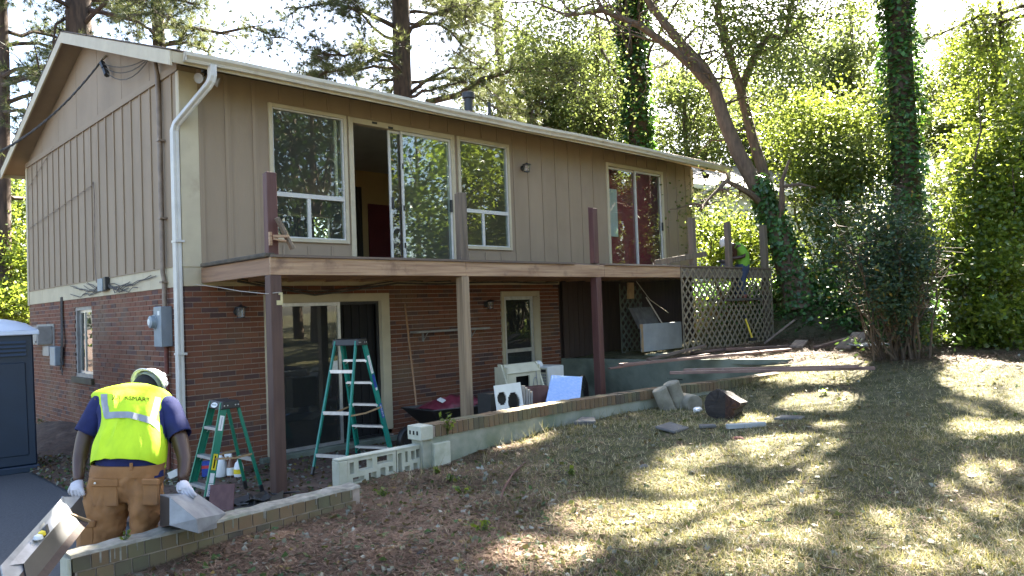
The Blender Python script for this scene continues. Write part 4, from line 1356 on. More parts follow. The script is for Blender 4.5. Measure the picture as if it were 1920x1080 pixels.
# ------------------------------------------------------------------ step ladders
def stepladder(c, yaw, H, wf, wr, spread, n, mname, label, steps_rear=0, stick='wide'):
    t = thing('step_ladder', label, 'step ladder', c)
    c = Vector(c)
    ux, uy, uz = Vector((math.cos(yaw), math.sin(yaw), 0)), Vector((-math.sin(yaw), math.cos(yaw), 0)), Vector((0, 0, 1))
    P = lambda a, b, z: c + ux * a + uy * b + uz * z
    top = H
    fx0, fxt, rx0, rxt = -spread / 2, -.07, spread / 2, .09
    tw = wf * .62
    for s in (-1, 1):
        a, b = P(fx0, s * wf / 2, 0), P(fxt, s * tw / 2, top - .02)
        d = (b - a).normalized()
        nrm = uy.cross(d).normalized()
        mb = MB()
        mb.obox((a + b) / 2, (b - a) / 2, nrm * .042, uy * .0035)
        for e in (-1, 1):
            mb.obox((a + b) / 2 + nrm * .0405 * e - uy * s * .012, (b - a) / 2, nrm * .0035, uy * .012)
        mb.build('front_rail', mname, t)
        a2, b2 = P(rx0, s * wr / 2, 0), P(rxt, s * tw / 2 * .9, top - .03)
        d2 = (b2 - a2).normalized()
        n2 = uy.cross(d2).normalized()
        MB().obox((a2 + b2) / 2, (b2 - a2) / 2, n2 * .017, uy * .012).build('rear_rail', mname, t)
        for q, dd in ((a, d), (a2, d2)):
            nn = uy.cross(dd).normalized()
            MB().obox(q + dd * .05, dd * .055, nn * (.046 if q is a else .022), uy * .016).build('foot', 'black', t, bevel=.004)
        # spreader bar
        k = .45
        pa, pb = a.lerp(b, k) , a2.lerp(b2, k * .97)
        mid = pa.lerp(pb, .52) - uz * .02
        mb = MB().beam(pa + uy * s * .012, mid + uy * s * .012, .006, .022).beam(mid + uy * s * .018, pb + uy * s * .014, .006, .022)
        mb.build('spreader_bar', 'cardboard', t)
        if s == -1 or True:
            out = uy * s * .006
            st = a.lerp(b, .80)
            MB().obox(st + out, d * (.085 if H < 1.4 else .13), nrm * .026, uy * s * .001).build('sticker', 'sticker', t)
            MB().obox(st + out * 1.25, d * (.07 if H < 1.4 else .11), nrm * .003, uy * s * .001).build('sticker_print', 'greyink', t)
            if H < 1.4:
                st = a.lerp(b, .42)
                MB().obox(st + out, d * .09, nrm * .026, uy * s * .001).build('sticker', 'yellow', t)
                MB().obox(st + out * 1.25, d * .07, nrm * .008, uy * s * .001).build('sticker_print', 'ink', t)
                st = a.lerp(b, .265)
                MB().obox(st + out, d * .055, nrm * .026, uy * s * .001).build('sticker', 'sticker', t)
                lo = a.lerp(b, .12)
            else:
                st = a.lerp(b, .66)
                MB().obox(st + out, d * .10, nrm * .028, uy * s * .001).build('sticker', 'bluesticker', t)
                MB().obox(a.lerp(b, .60) + out * 1.2, d * .02, nrm * .02, uy * s * .001).build('sticker', 'sticker', t)
                lo = a.lerp(b, .42)
            MB().obox(lo + out, d * .105, nrm * .030, uy * s * .001).build('name_plate', 'bluesticker' if H > 1.4 else 'sticker', t)
            lettering('WERNER', lo + out * 1.5, d, nrm, .185, .034, 'sticker' if H > 1.4 else 'bluesticker', t)
    for i in range(n):
        k = (i + .62) / (n + .55)
        a, b = P(fx0 + (fxt - fx0) * k, 0, top * k), None
        wd = wf + (tw - wf) * k
        st = MB().obox(a + ux * .005, uy * (wd / 2 - .008), ux * .042, uz * .003)
        st.obox(a + ux * -.036 - uz * .014, uy * (wd / 2 - .008), ux * .003, uz * .014)
        st.obox(a + ux * .044 - uz * .014, uy * (wd / 2 - .008), ux * .003, uz * .014)
        st.build('step', 'alu', t)
        mb = MB()
        for s in (-1, 1):
            mb.beam(a + uy * s * (wd / 2 - .012) - uz * .07, a + uy * s * (wd / 2 - .075) - uz * .02, .012, .004, ux)
        mb.build('step_brace', 'alu', t)
    for i in range(steps_rear):
        k = (i + .45) / (steps_rear + .25)
        a = P(rx0 + (rxt - rx0) * k, 0, top * k)
        wd = wr + (tw * .9 - wr) * k
        MB().obox(a, uy * (wd / 2 - .008), ux * .012, uz * .022).build('rear_brace', 'alu', t)
    mb = MB()
    mb.hexa([P(-.125, -tw / 2 - .03, top - .09), P(.115, -tw / 2 - .03, top - .09), P(.115, tw / 2 + .03, top - .09), P(-.125, tw / 2 + .03, top - .09),
             P(-.105, -tw / 2 - .02, top), P(.10, -tw / 2 - .02, top), P(.10, tw / 2 + .02, top), P(-.105, tw / 2 + .02, top)])
    mb.build('top_cap', 'black', t, bevel=.008)
    mb = MB()
    for s in (-1, 1):
        for q in (-.085, -.045, .05, .085):
            mb.lathe([(0, .004), (.008, .003), (.009, 0)], P(q, s * (tw / 2 + .029), top - .05), 8, Matrix.Rotation(rad(-90) * s, 3, ux))
    mb.build('rivet', 'alu', t)
    # oval name badge on the front edge of the cap
    e = Vector((-.99, 0, .2))
    cc = P(-.1185, 0, top - .045)
    f_ = (-ux)
    mb = MB()
    pts = [cc + uy * .075 * math.cos(q * math.pi / 12) + uz * .028 * math.sin(q * math.pi / 12) + ux * (.011 * math.sin(q * math.pi / 12)) * .9 for q in range(24)]
    mb.prism(pts, -ux * .004)
    mb.build('name_badge', 'sticker', t)
    lettering('WERNER', cc - ux * .006, -uy, uz, .115, .024, 'ink', t)
    return t


def lettering(txt, c, ex, ey, width, height, m, parent):     # raised letters, centre c, reading along ex
    cu = bpy.data.curves.new('text', 'FONT')
    cu.body = txt
    cu.align_x = 'CENTER'
    cu.align_y = 'CENTER'
    cu.resolution_u = 2
    ob = bpy.data.objects.new('text', cu)
    C.objects.link(ob)
    dg = bpy.context.evaluated_depsgraph_get()
    me = bpy.data.meshes.new_from_object(ob.evaluated_get(dg))
    bpy.data.objects.remove(ob)
    co = np.empty(len(me.vertices) * 3, dtype=np.float32)
    me.vertices.foreach_get('co', co)
    co = co.reshape(-1, 3)
    mn, mx = co.min(0), co.max(0)
    u = (co[:, 0] - (mn[0] + mx[0]) / 2) / (mx[0] - mn[0]) * width
    v = (co[:, 1] - (mn[1] + mx[1]) / 2) / (mx[1] - mn[1]) * height
    faces = [tuple(p.vertices) for p in me.polygons]
    bpy.data.meshes.remove(me)
    c = Vector(c)
    if callable(ex):
        pts = [ex(a, b) for a, b in zip(u, v)]
    else:
        ex, ey = Vector(ex).normalized(), Vector(ey).normalized()
        pts = [c + ex * float(a) + ey * float(b) for a, b in zip(u, v)]
    return MB().add(pts, faces).build('lettering', m, parent)


stepladder((-.20, -1.62, -.42), .05, 1.13, .47, .40, .70, 3, 'green', 'short green step ladder standing beside the worker by the house corner', 1)
stepladder((1.66, -1.42, -.42), 3.53, 1.75, .60, .52, 1.10, 5, 'teal', 'tall teal step ladder standing open in front of the lower sliding door', 3)

# ------------------------------------------------------------------ things on the patio
g = on(414, 893, 'z', -.42)
t = thing('plastic_jug', 'milky white plastic jug on the ground behind the short green ladder', 'jug', g)
MB().lathe([(0, 0), (.072, 0), (.078, .02), (.078, .17), (.06, .23), (.022, .27), (.02, .29)], g, 16).build('jug_body', 'jug', t, smooth=True)
MB().lathe([(.024, .285), (.024, .31), (0, .312)], g, 12).build('cap', 'bluesticker', t)
g = on(433, 893, 'z', -.42)
t = thing('spray_bottle', 'spray bottle with a white trigger head and amber liquid', 'spray bottle', g)
MB().lathe([(0, 0), (.048, 0), (.052, .02), (.052, .13), (.022, .21), (.018, .235)], g, 16).build('bottle', 'amber', t, smooth=True)
MB().lathe([(.0535, .02), (.0535, .12)], g, 16).build('bottle_label', 'sticker', t, smooth=True)
mb = MB()
h0 = g + Vector((0, 0, .235))
mb.obox(h0 + Vector((0, 0, .015)), (.018, 0, 0), (0, .018, 0), (0, 0, .016))
mb.obox(h0 + Vector((-.02, .02, .045)), (.035, -.03, 0), (.012, .012, 0), (0, 0, .016))
mb.obox(h0 + Vector((-.04, .035, .012)), (.006, -.006, 0), (.008, .008, 0), (-.008, .006, .028))
mb.build('trigger_head', 'jug', t, bevel=.004)
g = on(448, 893, 'z', -.42)
t = thing('detergent_bottle', 'white detergent bottle with a yellow label beside the spray bottle', 'bottle', g)
MB().lathe([(0, 0), (.06, 0), (.064, .02), (.064, .12), (.045, .18), (.02, .2), (.018, .22), (0, .222)], g, 14).build('bottle', 'jug', t, smooth=True)
MB().lathe([(.0655, .04), (.0655, .10)], g, 14).build('bottle_label', 'yellow', t, smooth=True)
g = on(388, 893, 'z', -.42)
t = thing('blue_carton', 'small blue and red carton behind the short green ladder', 'carton', g)
MB().obox(g + Vector((0, 0, .10)), (.05, -.03, 0), (.02, .04, 0), (0, 0, .10)).build('carton', 'bluesticker', t, bevel=.004)
MB().obox(g + Vector((0, 0, .13)), (.0515, -.031, 0), (.0206, .041, 0), (0, 0, .02)).build('printed_band', 'redink', t)
g = on(330, 905, 'z', -.44)
tag(MB().obox(g + Vector((0, 0, .12)), (.03, -.07, .03), (.05, .03, 0), (-.01, .02, .04)).build('gutter_offcut', 'white', bevel=.004), 'short white gutter offcut lying behind the worker by the brick', 'offcut')
g = on(420, 955, 'z', -.43)
tag(MB().obox(g + Vector((0, .05, .12)), (.10, -.09, 0), (.004, .004, 0), (.04, .06, .13)).build('brown_plate', 'redpost', bevel=.003), 'dark brown square plate leaning at the foot of the short ladder', 'plate')
g = on(495, 945, 'z', -.43)
mb = MB()
random.seed(3)
for i in range(26):
    p = g + Vector((random.uniform(-.28, .28), random.uniform(-.16, .16), random.uniform(.0, .07)))
    r1, r2 = Vector((random.uniform(.03, .12), random.uniform(-.08, .08), random.uniform(-.03, .04))), Vector((random.uniform(-.06, .06), random.uniform(.03, .1), random.uniform(-.03, .05)))
    mb.obox(p, r1, r2, r1.cross(r2).normalized() * .004)
tag(mb.build('crumpled_sheet', 'black'), 'crumpled black plastic sheet beside the first post foot', 'plastic sheet')

# pole and shelf on the brick
p0, p1 = on(785, 795, 'y', -.75), on(759, 570, 'y', -.03)
tag(MB().tube([p0, p1], .017, 10).build('wooden_pole', 'handle', smooth=True), 'long reddish wooden pole leaning on the brick wall between the doors', 'pole')
p0, p1 = on(770, 624, 'y', -.02), on(908, 615, 'y', -.02)
t = thing('wall_shelf', 'thin grey shelf board on brackets on the brick wall', 'shelf', p0)
box('shelf_board', (p0.x, -.19, p1.z - .018), (p1.x, -.002, p1.z + .018), 'greybox', t, bevel=.003)
for x in (p0.x + .25, p1.x - .35):
    MB().box((x, -.16, p1.z - .025), (x + .025, -.002, p1.z - .0125)).box((x, -.03, p1.z - .17), (x + .025, -.002, p1.z - .025)).beam((x + .0125, -.15, p1.z - .025), (x + .0125, -.02, p1.z - .16), .02, .008).build('bracket', 'greybox', t)

# wheelbarrow with a bag
g = Vector((3.75, -1.15, -.43))
t = thing('wheelbarrow', 'black wheelbarrow parked against the brick behind the retaining wall', 'wheelbarrow', g)
T_ = lambda a, b, z: g + Vector((a, b, z))
lo = [T_(-.45, -.22, .28), T_(.35, -.26, .28), T_(.35, .26, .28), T_(-.45, .22, .28)]
hi = [T_(-.78, -.38, .62), T_(.62, -.42, .58), T_(.62, .42, .58), T_(-.78, .38, .62)]
lo2 = [p + Vector((0, 0, .012)) for p in lo]
mb = MB().add(lo + hi, [(0, 3, 2, 1), (0, 1, 5, 4), (1, 2, 6, 5), (2, 3, 7, 6), (3, 0, 4, 7)])
tr = mb.build('tray', 'black', t)
sm = tr.modifiers.new('Solid', 'SOLIDIFY')
sm.thickness = .012
mb = MB()
for i in range(4):
    mb.tube([hi[i], hi[(i + 1) % 4]], .014, 6)
mb.build('tray_rim', 'black', t)
for s in (-.24, .24):
    MB().tube([T_(-.95, s * .25, .22), T_(-.2, s, .27), T_(.35, s * 1.05, .28), T_(1.05, s * 1.25, .40), T_(1.35, s * 1.3, .44)], .019, 8).build('handle', 'handle', t, smooth=True)
    MB().tube([T_(.30, s, .27), T_(.42, s * 1.1, .01), T_(.62, s * 1.1, .01), T_(.70, s * 1.1, .32)], .014, 6).build('leg', 'black', t)
wh = MB().lathe([(.0, .02), (.10, .025), (.12, .045), (.17, .05), (.19, .03), (.195, 0), (.19, -.03), (.17, -.05), (.12, -.045), (.10, -.025), (0, -.02)], T_(-.95, 0, .2), 20, Matrix.Rotation(rad(90), 3, 'X')).build('wheel', 'black', t, smooth=True)
mb = MB()
random.seed(5)
n1, n2 = 14, 8
V = []
for i in range(n1):
    for j in range(n2):
        a, b = i / (n1 - 1), j / (n2 - 1)
        V.append(T_(-.62 + 1.1 * a, -.34 + .62 * b, .60 + .16 * math.sin(math.pi * b) * math.sin(math.pi * a) ** .5 + random.uniform(-.03, .03)))
mb.add(V, [(i * n2 + j, (i + 1) * n2 + j, (i + 1) * n2 + j + 1, i * n2 + j + 1) for i in range(n1 - 1) for j in range(n2 - 1)])
o = tag(mb.build('red_bag', 'redbag', smooth=True), 'crumpled pink red bag lying in the black wheelbarrow', 'bag')
o.modifiers.new('Solid', 'SOLIDIFY').thickness = .02
mb = MB()
for i in range(2):
    p = T_(-.42 + .55 * i, -.16, .73)
    mb.obox(p, (.05, .02, .01), (-.02, .04, .02), (0, 0, .006))
mb.build('white_print', 'sticker', o)

# old appliances by the concrete wall
c0, c1 = on(927, 723, 'y', -2.9), on(976, 726, 'y', -2.9)
t = thing('hob_panel', 'white cooker top panel with two round burner holes leaning by the appliances', 'cooker panel', (c0.x, -2.9, -.43))
W_, H_ = c1.x - c0.x, .82
zb0 = c0.z - H_
V, Fc = [], []
us = [0, 1]
mb = MB()
nseg = 20
holes = [(.23, H_ - .18, .09, .18), (.66, H_ - .25, .135, .235)]
tilt = Vector((.06, .16, 0))
def pp(u, v, off=0):
    return Vector((c0.x + (u - .5 * 0) * W_ + tilt.x * (v - 1) * 0 - .10 * (1 - v), -2.9 - .22 * (1 - v) - off, zb0 + v * H_))
import itertools
NU, NV = 40, 34
idx = {}
def gv(i, j):
    if (i, j) not in idx:
        idx[(i, j)] = len(V)
        V.append(pp(i / NU, j / NV))
    return idx[(i, j)]
for i in range(NU):
    for j in range(NV):
        u, v = (i + .5) / NU, (j + .5) / NV
        if not any((u - hu) ** 2 / hx_ ** 2 + (v * H_ - hv) ** 2 / hr ** 2 < 1 for hu, hv, hr, hx_ in holes):
            Fc.append((gv(i, j), gv(i + 1, j), gv(i + 1, j + 1), gv(i, j + 1)))
o = MB().add(V, Fc).build('panel', 'enamel', t)
o.modifiers.new('Solid', 'SOLIDIFY').thickness = .02
box('burner_box', (c0.x + .0, -2.82, zb0 + .15), (c1.x, -2.55, c0.z - .12), 'black', t)
mb = MB()
for i in range(4):
    mb.obox((c1.x + .06 + .05 * i, -2.75, zb0 + .38), (.015, 0, 0), (0, .15, 0), (.02, 0, .38 - .03 * i))
tag(mb.build('oven_racks', 'greybox'), 'stack of grey metal oven trays standing beside the cooker panel', 'trays')
b0 = on(1003, 731, 'y', -2.6)
tag(MB().obox((b0.x, -2.6, b0.z - .25), (.20, -.05, 0), (.02, .10, 0), (0, .04, .30)).build('brown_board', 'redpost', bevel=.006), 'brown wooden front board standing between the cooker panel and the blue sheet', 'board')

s0, s1 = on(950, 685, 'y', -1.75), on(1010, 690, 'y', -1.75)
t = thing('cooker_body', 'beige gutted cooker body with an open oven cavity behind the cooker panel', 'cooker', (s0.x, -1.7, -.43))
xL, xR, zt = s0.x, s1.x + .04, s0.z
yF, yB = -1.75, -1.46
z0 = -.43
for a, b, nm in (((xL, yF, z0), (xL + .03, yB, zt - .04), 'side_panel'), ((xR - .03, yF, z0), (xR, yB, zt - .04), 'side_panel')):
    box(nm, a, b, 'beige', t, bevel=.004)
mb = MB()
wall_holes(mb, lambda a, b, c, d: mb.box((a, yF, c), (b, yF + .03, d)), xL + .03, xR - .03, z0, zt - .15, [(xL + .20, xR - .26, z0 + .1, zt - .20)])
mb.build('front_panel', 'beige', t)
mb = MB().hexa([(xL, yF - .02, zt - .145), (xR, yF - .02, zt - .145), (xR, yF + .06, zt - .145), (xL, yF + .06, zt - .145), (xL + .03, yF + .10, zt), (xR - .03, yF + .10, zt), (xR - .03, yF + .16, zt), (xL + .03, yF + .16, zt)])
mb.build('control_fascia', 'beige', t, bevel=.008)
MB().prism([(xR, yF - .06, zt - .42), (xR, yF + .10, zt - .42), (xR, yF + .18, zt + .01), (xR, yF + .10, zt + .01)], (.035, 0, 0)).build('end_cheek', 'beige', t, bevel=.004)
MB().prism([(xL - .035, yF - .06, zt - .42), (xL - .035, yF + .10, zt - .42), (xL - .035, yF + .18, zt + .01), (xL - .035, yF + .10, zt + .01)], (.034, 0, 0)).build('end_cheek', 'beige', t, bevel=.004)
box('oven_cavity', (xL + .05, yF + .17, z0 + .02), (xR - .05, yB - .01, zt - .1), 'dark', t)
mb = MB()
cc = Vector((xR - .14, yF - .012, zt - .34))
mb.tube([cc + Vector((.045 * math.cos(q * .6), 0, .10 * math.sin(q * .6))) for q in range(11)] + [cc + Vector((.02, 0, .2))], .006, 5)
mb.build('dangling_wire', 'greyink', t)

m0, m1 = on(1027, 688, 'y', -1.50), on(1057, 684, 'y', -1.50)
t = thing('microwave_oven', 'white microwave oven with a dark keypad standing behind the old cooker', 'microwave', (m0.x, -1.3, .3))
zt, xm, xe, ym = m1.z, m0.x, m1.x, -1.50
box('case', (xm, ym, zt - .36), (xe, ym + .55, zt), 'enamel', t, bevel=.010)
box('control_panel', (xm - .008, ym + .02, zt - .34), (xm - .001, ym + .17, zt - .03), 'beige', t)
box('display', (xm - .014, ym + .04, zt - .10), (xm - .0085, ym + .15, zt - .05), 'black', t)
mb = MB()
for i in range(3):
    for k in range(4):
        mb.box((xm - .013, ym + .04 + .04 * i, zt - .31 + .05 * k), (xm - .0085, ym + .07 + .04 * i, zt - .28 + .05 * k))
mb.build('keypad', 'greyink', t)
box('door_window', (xm - .007, ym + .20, zt - .32), (xm - .001, ym + .52, zt - .05), 'black', t)
o = tag(box('white_cabinet', (xm + .01, ym + .03, -.43), (xe + .05, ym + .6, zt - .365), 'enamel', None, bevel=.01), 'white appliance cabinet carrying the microwave by the concrete wall', 'cabinet')
q0 = on(1005, 681, 'y', -1.2)
MB().lathe([(0, .10), (.05, .085), (.085, .03), (.09, 0), (0, 0)], (xm + .08, -1.2, zt), 14).build('crumpled_cloth', 'jug', None, smooth=True)
tag(bpy.data.objects['crumpled_cloth'], 'crumpled white cloth on top of the microwave', 'cloth')

u0, u1, u2, u3 = on(1034, 703, 'y', -2.55), on(1092, 706, 'y', -2.75), on(1086, 765, 'y', -3.1), on(1020, 770, 'y', -2.95)
t = thing('blue_sheet_panel', 'pale blue coated appliance side panel leaning beside the beige cooker', 'panel', (u3.x, -3, -.43))
dn = Vector((0, 0, 0))
def ext(a, b, zz):
    k = (zz - a.z) / (b.z - a.z)
    return a + (b - a) * k
w3, w2 = ext(u0, u3, -.43), ext(u1, u2, -.43)
nv = (u1 - u0).cross(w3 - u0).normalized()
if nv.y > 0:
    nv = -nv
MB().hexa([w3, w2, w2 - nv * .02, w3 - nv * .02, u0, u1, u1 - nv * .02, u0 - nv * .02]).build('panel_sheet', 'bluefilm', t, bevel=.004)
MB().hexa([w2 + Vector((.002, 0, 0)), w2 + Vector((.10, .25, 0)), w2 + Vector((.10, .27, 0)), w2 + Vector((.002, .03, 0)), u1 + Vector((.002, 0, 0)), u1 + Vector((.12, .25, -.12)), u1 + Vector((.12, .27, -.12)), u1 + Vector((.002, .03, 0))]).build('side_flange', 'enamel', t)
mb = MB()
random.seed(9)
for i in range(5):
    k = u1 + Vector((.06, .12 + .02 * i, -.06 - .03 * i))
    mb.tube([k, k + Vector((.10, .03, .05)), k + Vector((.22, .08, .04 - .02 * i)), k + Vector((.34, .12, -.10)), k + Vector((.40, .14, -.5))], .012, 5)
tag(mb.build('black_hose', 'black', smooth=True), 'tangle of black hose behind the blue panel by the concrete wall', 'hose')

# ------------------------------------------------------------------ portable toilet
c = Vector((-1.21, 2.49, -.46))
ex, ey = Vector((-.989, .148, 0)), Vector((.148, .989, 0))
t = thing('portable_toilet', 'dark blue portable toilet with a white roof at the left edge', 'portable toilet', c + ex * .58 + ey * .58)
Q = lambda a, b, z: c + ex * a + ey * b + Vector((0, 0, z))
MB().hexa([Q(-.03, -.05, 0), Q(1.2, -.05, 0), Q(1.2, 1.15, 0), Q(-.03, 1.15, 0), Q(-.03, -.05, .10), Q(1.2, -.05, .10), Q(1.2, 1.15, .10), Q(-.03, 1.15, .10)]).build('base_skid', 'blue', t, bevel=.015)
MB().hexa([Q(0, 0, .10), Q(1.16, 0, .10), Q(1.16, 1.1, .10), Q(0, 1.1, .10), Q(.03, .02, 2.02), Q(1.13, .02, 2.02), Q(1.13, 1.08, 2.02), Q(.03, 1.08, 2.02)]).build('cabin', 'blue', t, bevel=.02)
mb = MB()
for a, b, c_, d in ((.10, 1.05, .25, 1.60),):
    mb.hexa([Q(a, -.012, c_), Q(b, -.012, c_), Q(b, .03, c_), Q(a, .03, c_), Q(a + .03, -.006, d), Q(b - .03, -.006, d), Q(b - .03, .04, d), Q(a + .03, .04, d)])
mb.build('wall_panel', 'blue', t, bevel=.01)
for i in range(4):
    z = 1.70 + .06 * i
    MB().hexa([Q(.12, -.028, z), Q(1.0, -.028, z), Q(1.0, .03, z), Q(.12, .03, z), Q(.12, -.012, z + .035), Q(1.0, -.012, z + .035), Q(1.0, .03, z + .035), Q(.12, .03, z + .035)]).build('vent_louvre', 'blue', t)
V, Fc = [], []
n = 10
for i in range(n + 1):
    for j in range(n + 1):
        a, b = i / n, j / n
        h = (max(0, math.sin(math.pi * a)) ** .55) * (max(0, math.sin(math.pi * b)) ** .45)
        V.append(Q(-.04 + 1.24 * a, -.05 + 1.2 * b, 2.07 + .19 * h))
MB().add(V, [(i * (n + 1) + j, (i + 1) * (n + 1) + j, (i + 1) * (n + 1) + j + 1, i * (n + 1) + j + 1) for i in range(n) for j in range(n)]).build('roof', 'roofwhite', t, smooth=True)
MB().hexa([Q(-.05, -.06, 2.0), Q(1.21, -.06, 2.0), Q(1.21, 1.16, 2.0), Q(-.05, 1.16, 2.0), Q(-.045, -.055, 2.068), Q(1.205, -.055, 2.068), Q(1.205, 1.155, 2.068), Q(-.045, 1.155, 2.068)]).build('roof_lip', 'roofwhite', t, bevel=.01)

# ------------------------------------------------------------------ sheet metal pieces the near worker carries
A, B = at(117, 932, 5.22), at(128, 969, 5.12)
D_2, E_ = at(152, 930, 5.35), at(165, 982, 5.20)
low = (at(10, 1110, 4.25) - B)
t = thing('sheet_metal_duct', 'long open sheet metal duct in the left hand of the near worker', 'metal duct', B)
qa, qb, qe, qd = A + low, B + low, E_ + low, D_2 + low
MB().add([A, B, qb, qa], [(0, 1, 2, 3)]).build('side_sheet', 'sheet', t).modifiers.new('S', 'SOLIDIFY').thickness = .008
MB().add([B, E_, qe, qb], [(0, 1, 2, 3)]).build('shade_painted_bottom_sheet', 'darkpanel', t).modifiers.new('S', 'SOLIDIFY').thickness = .008  # metal underside coloured near black, its shade put into the colour
MB().add([D_2, A, qa, qd], [(0, 1, 2, 3)]).build('top_sheet', 'sheet', t).modifiers.new('S', 'SOLIDIFY').thickness = .008
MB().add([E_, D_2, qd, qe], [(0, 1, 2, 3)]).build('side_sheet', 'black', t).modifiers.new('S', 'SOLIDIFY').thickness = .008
MB().add([p + low * .02 for p in (A.lerp(E_, .03), B.lerp(D_2, .03), E_.lerp(A, .03), D_2.lerp(B, .03))], [(0, 1, 2, 3)]).build('painted_inner_shade', 'black', t)  # black panel added inside the mouth, painting the shade of the hollow duct
mb = MB()
for a, b in ((A, B), (B, E_)):
    mb.tube([a, b], .008, 6)
mb.build('folded_edge', 'sheet', t)
MB().beam(B + (E_ - B) * .02 - low * .01, E_ - low * .01, .05, .012, low).build('edge_strip', 'cardboard', t)
jp = A.lerp(B, .5) + low * .40
nn = (B - A).cross(low).normalized()
if nn.dot(CAM - jp) < 0:
    nn = -nn
ld_ = low.normalized()
sd_ = (B - A).normalized()
mb = MB().obox(jp + nn * .006, ld_ * .006 * 6, sd_ * .06, nn * .002)
mb.build('cover_plate', 'alu', t)
MB().obox(jp + nn * .03 + ld_ * .03, ld_ * .022, sd_ * .035, nn * .028).build('junction_box', 'black', t, bevel=.004)
MB().lathe([(0, .03), (.02, .02), (.024, 0), (0, -.02)], jp + nn * .04 + ld_ * .085, 10).build('wire_connector', 'yellow', t, smooth=True)
MB().lathe([(0, .03), (.024, .02), (.03, 0), (0, -.02)], jp + nn * .03 + ld_ * .12, 10).build('lamp_holder', 'jug', t, smooth=True)
MB().obox(jp + nn * .012 + ld_ * .15, ld_ * .04, sd_ * .035, nn * .004).build('bracket', 'alu', t)

hp = [at(318, 985, 5.15), at(318, 932, 5.2), at(368, 973, 5.25), at(372, 1000, 5.25), at(300, 986, 5.45), at(300, 927, 5.5), at(366, 923, 5.75), at(424, 962, 5.75), at(424, 985, 5.75), at(330, 985, 5.9)]
t = thing('sheet_metal_hood', 'grey sheet metal hood held in the right hand of the near worker', 'metal hood', hp[0])
MB().add([hp[i] for i in (1, 2, 7, 6)], [tuple(range(4))]).build('sloping_sheet', 'sheet', t).modifiers.new('S', 'SOLIDIFY').thickness = .006
MB().add([hp[i] for i in (0, 3, 2, 1)], [tuple(range(4))]).build('end_sheet', 'sheet', t).modifiers.new('S', 'SOLIDIFY').thickness = .006
MB().add([hp[i] for i in (3, 8, 7, 2)], [tuple(range(4))]).build('side_sheet', 'sheet', t).modifiers.new('S', 'SOLIDIFY').thickness = .006
MB().add([hp[i] for i in (1, 6, 5)], [tuple(range(3))]).build('top_sheet', 'sheet', t).modifiers.new('S', 'SOLIDIFY').thickness = .006
MB().add([hp[i] for i in (4, 0, 1, 5)], [tuple(range(4))]).build('dark_lining', 'black', t).modifiers.new('S', 'SOLIDIFY').thickness = .004
MB().add([hp[i] for i in (5, 6, 9, 4)], [tuple(range(4))]).build('back_sheet', 'sheet', t).modifiers.new('S', 'SOLIDIFY').thickness = .004

# ------------------------------------------------------------------ loose timber and rubble
def ground(px, py):                               # where a line of sight meets the lawn or terrace
    lo_, hi_ = 1.5, 40.0
    d = ray(px, py)
    tt = 1.5
    while tt < 40:
        p = CAM + d * tt
        if p.z < float(zl(p.x, p.y)):
            return p
        tt += .03
    return CAM + d * 20


def plank(label, p, q, wd, th, m='oldboard', up=(0, 0, 1), name='loose_board', cat='board'):
    o = MB().beam(p, q, wd, th, up).build(name, m, bevel=.003)
    return tag(o, label, cat)


tdep = lambda p: (p - CAM).dot(CF)
tz = lambda p, dz: Vector((p.x, p.y, max(float(zl(p.x, p.y)) + dz, p.z if False else -9)))
p, q = on(1164, 684, 'z', .665), on(1480, 655, 'z', .72)
plank('long board lit on top, its near end jutting over the concrete wall', p, q, .14, .04)
p, q = on(1142, 691, 'z', .60), on(1330, 664, 'z', .70)
plank('thin board under the long lit board, its tip lowest beside the maroon post', p, q, .07, .03)
p, q = on(1215, 674, 'z', .66), on(1322, 648, 'z', .82)
plank('grey board slanting from the terrace up to the lattice foot', p, q, .09, .04, 'greywood')
p, q = on(1298, 661, 'z', .70), on(1360, 655, 'z', .72)
plank('short dark board lying in front of the lattice', p, q, .13, .035)
p, q = on(1360, 655, 'z', .74), on(1500, 648, 'z', .74)
plank('thin dark board lying along the lattice foot on the pine straw', p, q, .10, .04)
p, q = on(1256, 699, 'z', .60), on(1640, 690, 'z', .64)
plank('lower of two long dark boards lying across the wall top toward the bush', p, q, .11, .04)
p, q = on(1282, 694, 'z', .62), on(1610, 687, 'z', .67)
plank('upper of two long dark boards lying across the wall top toward the bush', p, q, .09, .04)
p = ground(1493, 655)
q = at(1503, 639, tdep(p) + .45)
plank('short pale plank end lying on the sunlit straw right of the lattice', p + Vector((0, 0, .04)), q, .24, .04, 'greywood')
p = ground(1528, 655)
q = at(1597, 632, tdep(p) + .3)
plank('long dark board sloping up from the straw to the leaning planks', p + Vector((0, 0, .03)), q, .10, .04)
p = ground(1580, 656)
q = at(1599, 634, tdep(p) + .35)
plank('wide brown plank leaning up beside the pale lattice piece', p + Vector((0, 0, .02)), q, .30, .04, 'greywood')
p = at(1600, 643, tdep(p) + .5)
q = at(1614, 624, tdep(p) + .35)
plank('wide brown plank lying behind the leaning plank near the bush', p, q, .30, .04, 'greywood')
p, q = on(1228, 493, 'y', -1.90), on(1324, 476, 'y', -2.0)
plank('loose grey railing board tilted on the deck between two posts', p, q, .04, .11, 'greypost', name='railing_board')
c = ground(1628, 656)
lp2 = tag(MB().obox(c + Vector((0, 0, .10)), (.012, 0, 0), (0, .012, 0), (0, 0, .012)).build('lattice_scrap', 'white'), 'pale lattice scrap lying flat by the foot of the dark bush', 'lattice')
ORG[lp2.name] = Vector()
me_pl = unit_box()
me_pl.materials.append(M['plaster'])
e1, e2 = Vector((.62, -.6, 0)).normalized(), Vector((.75, .66, 0)).normalized()
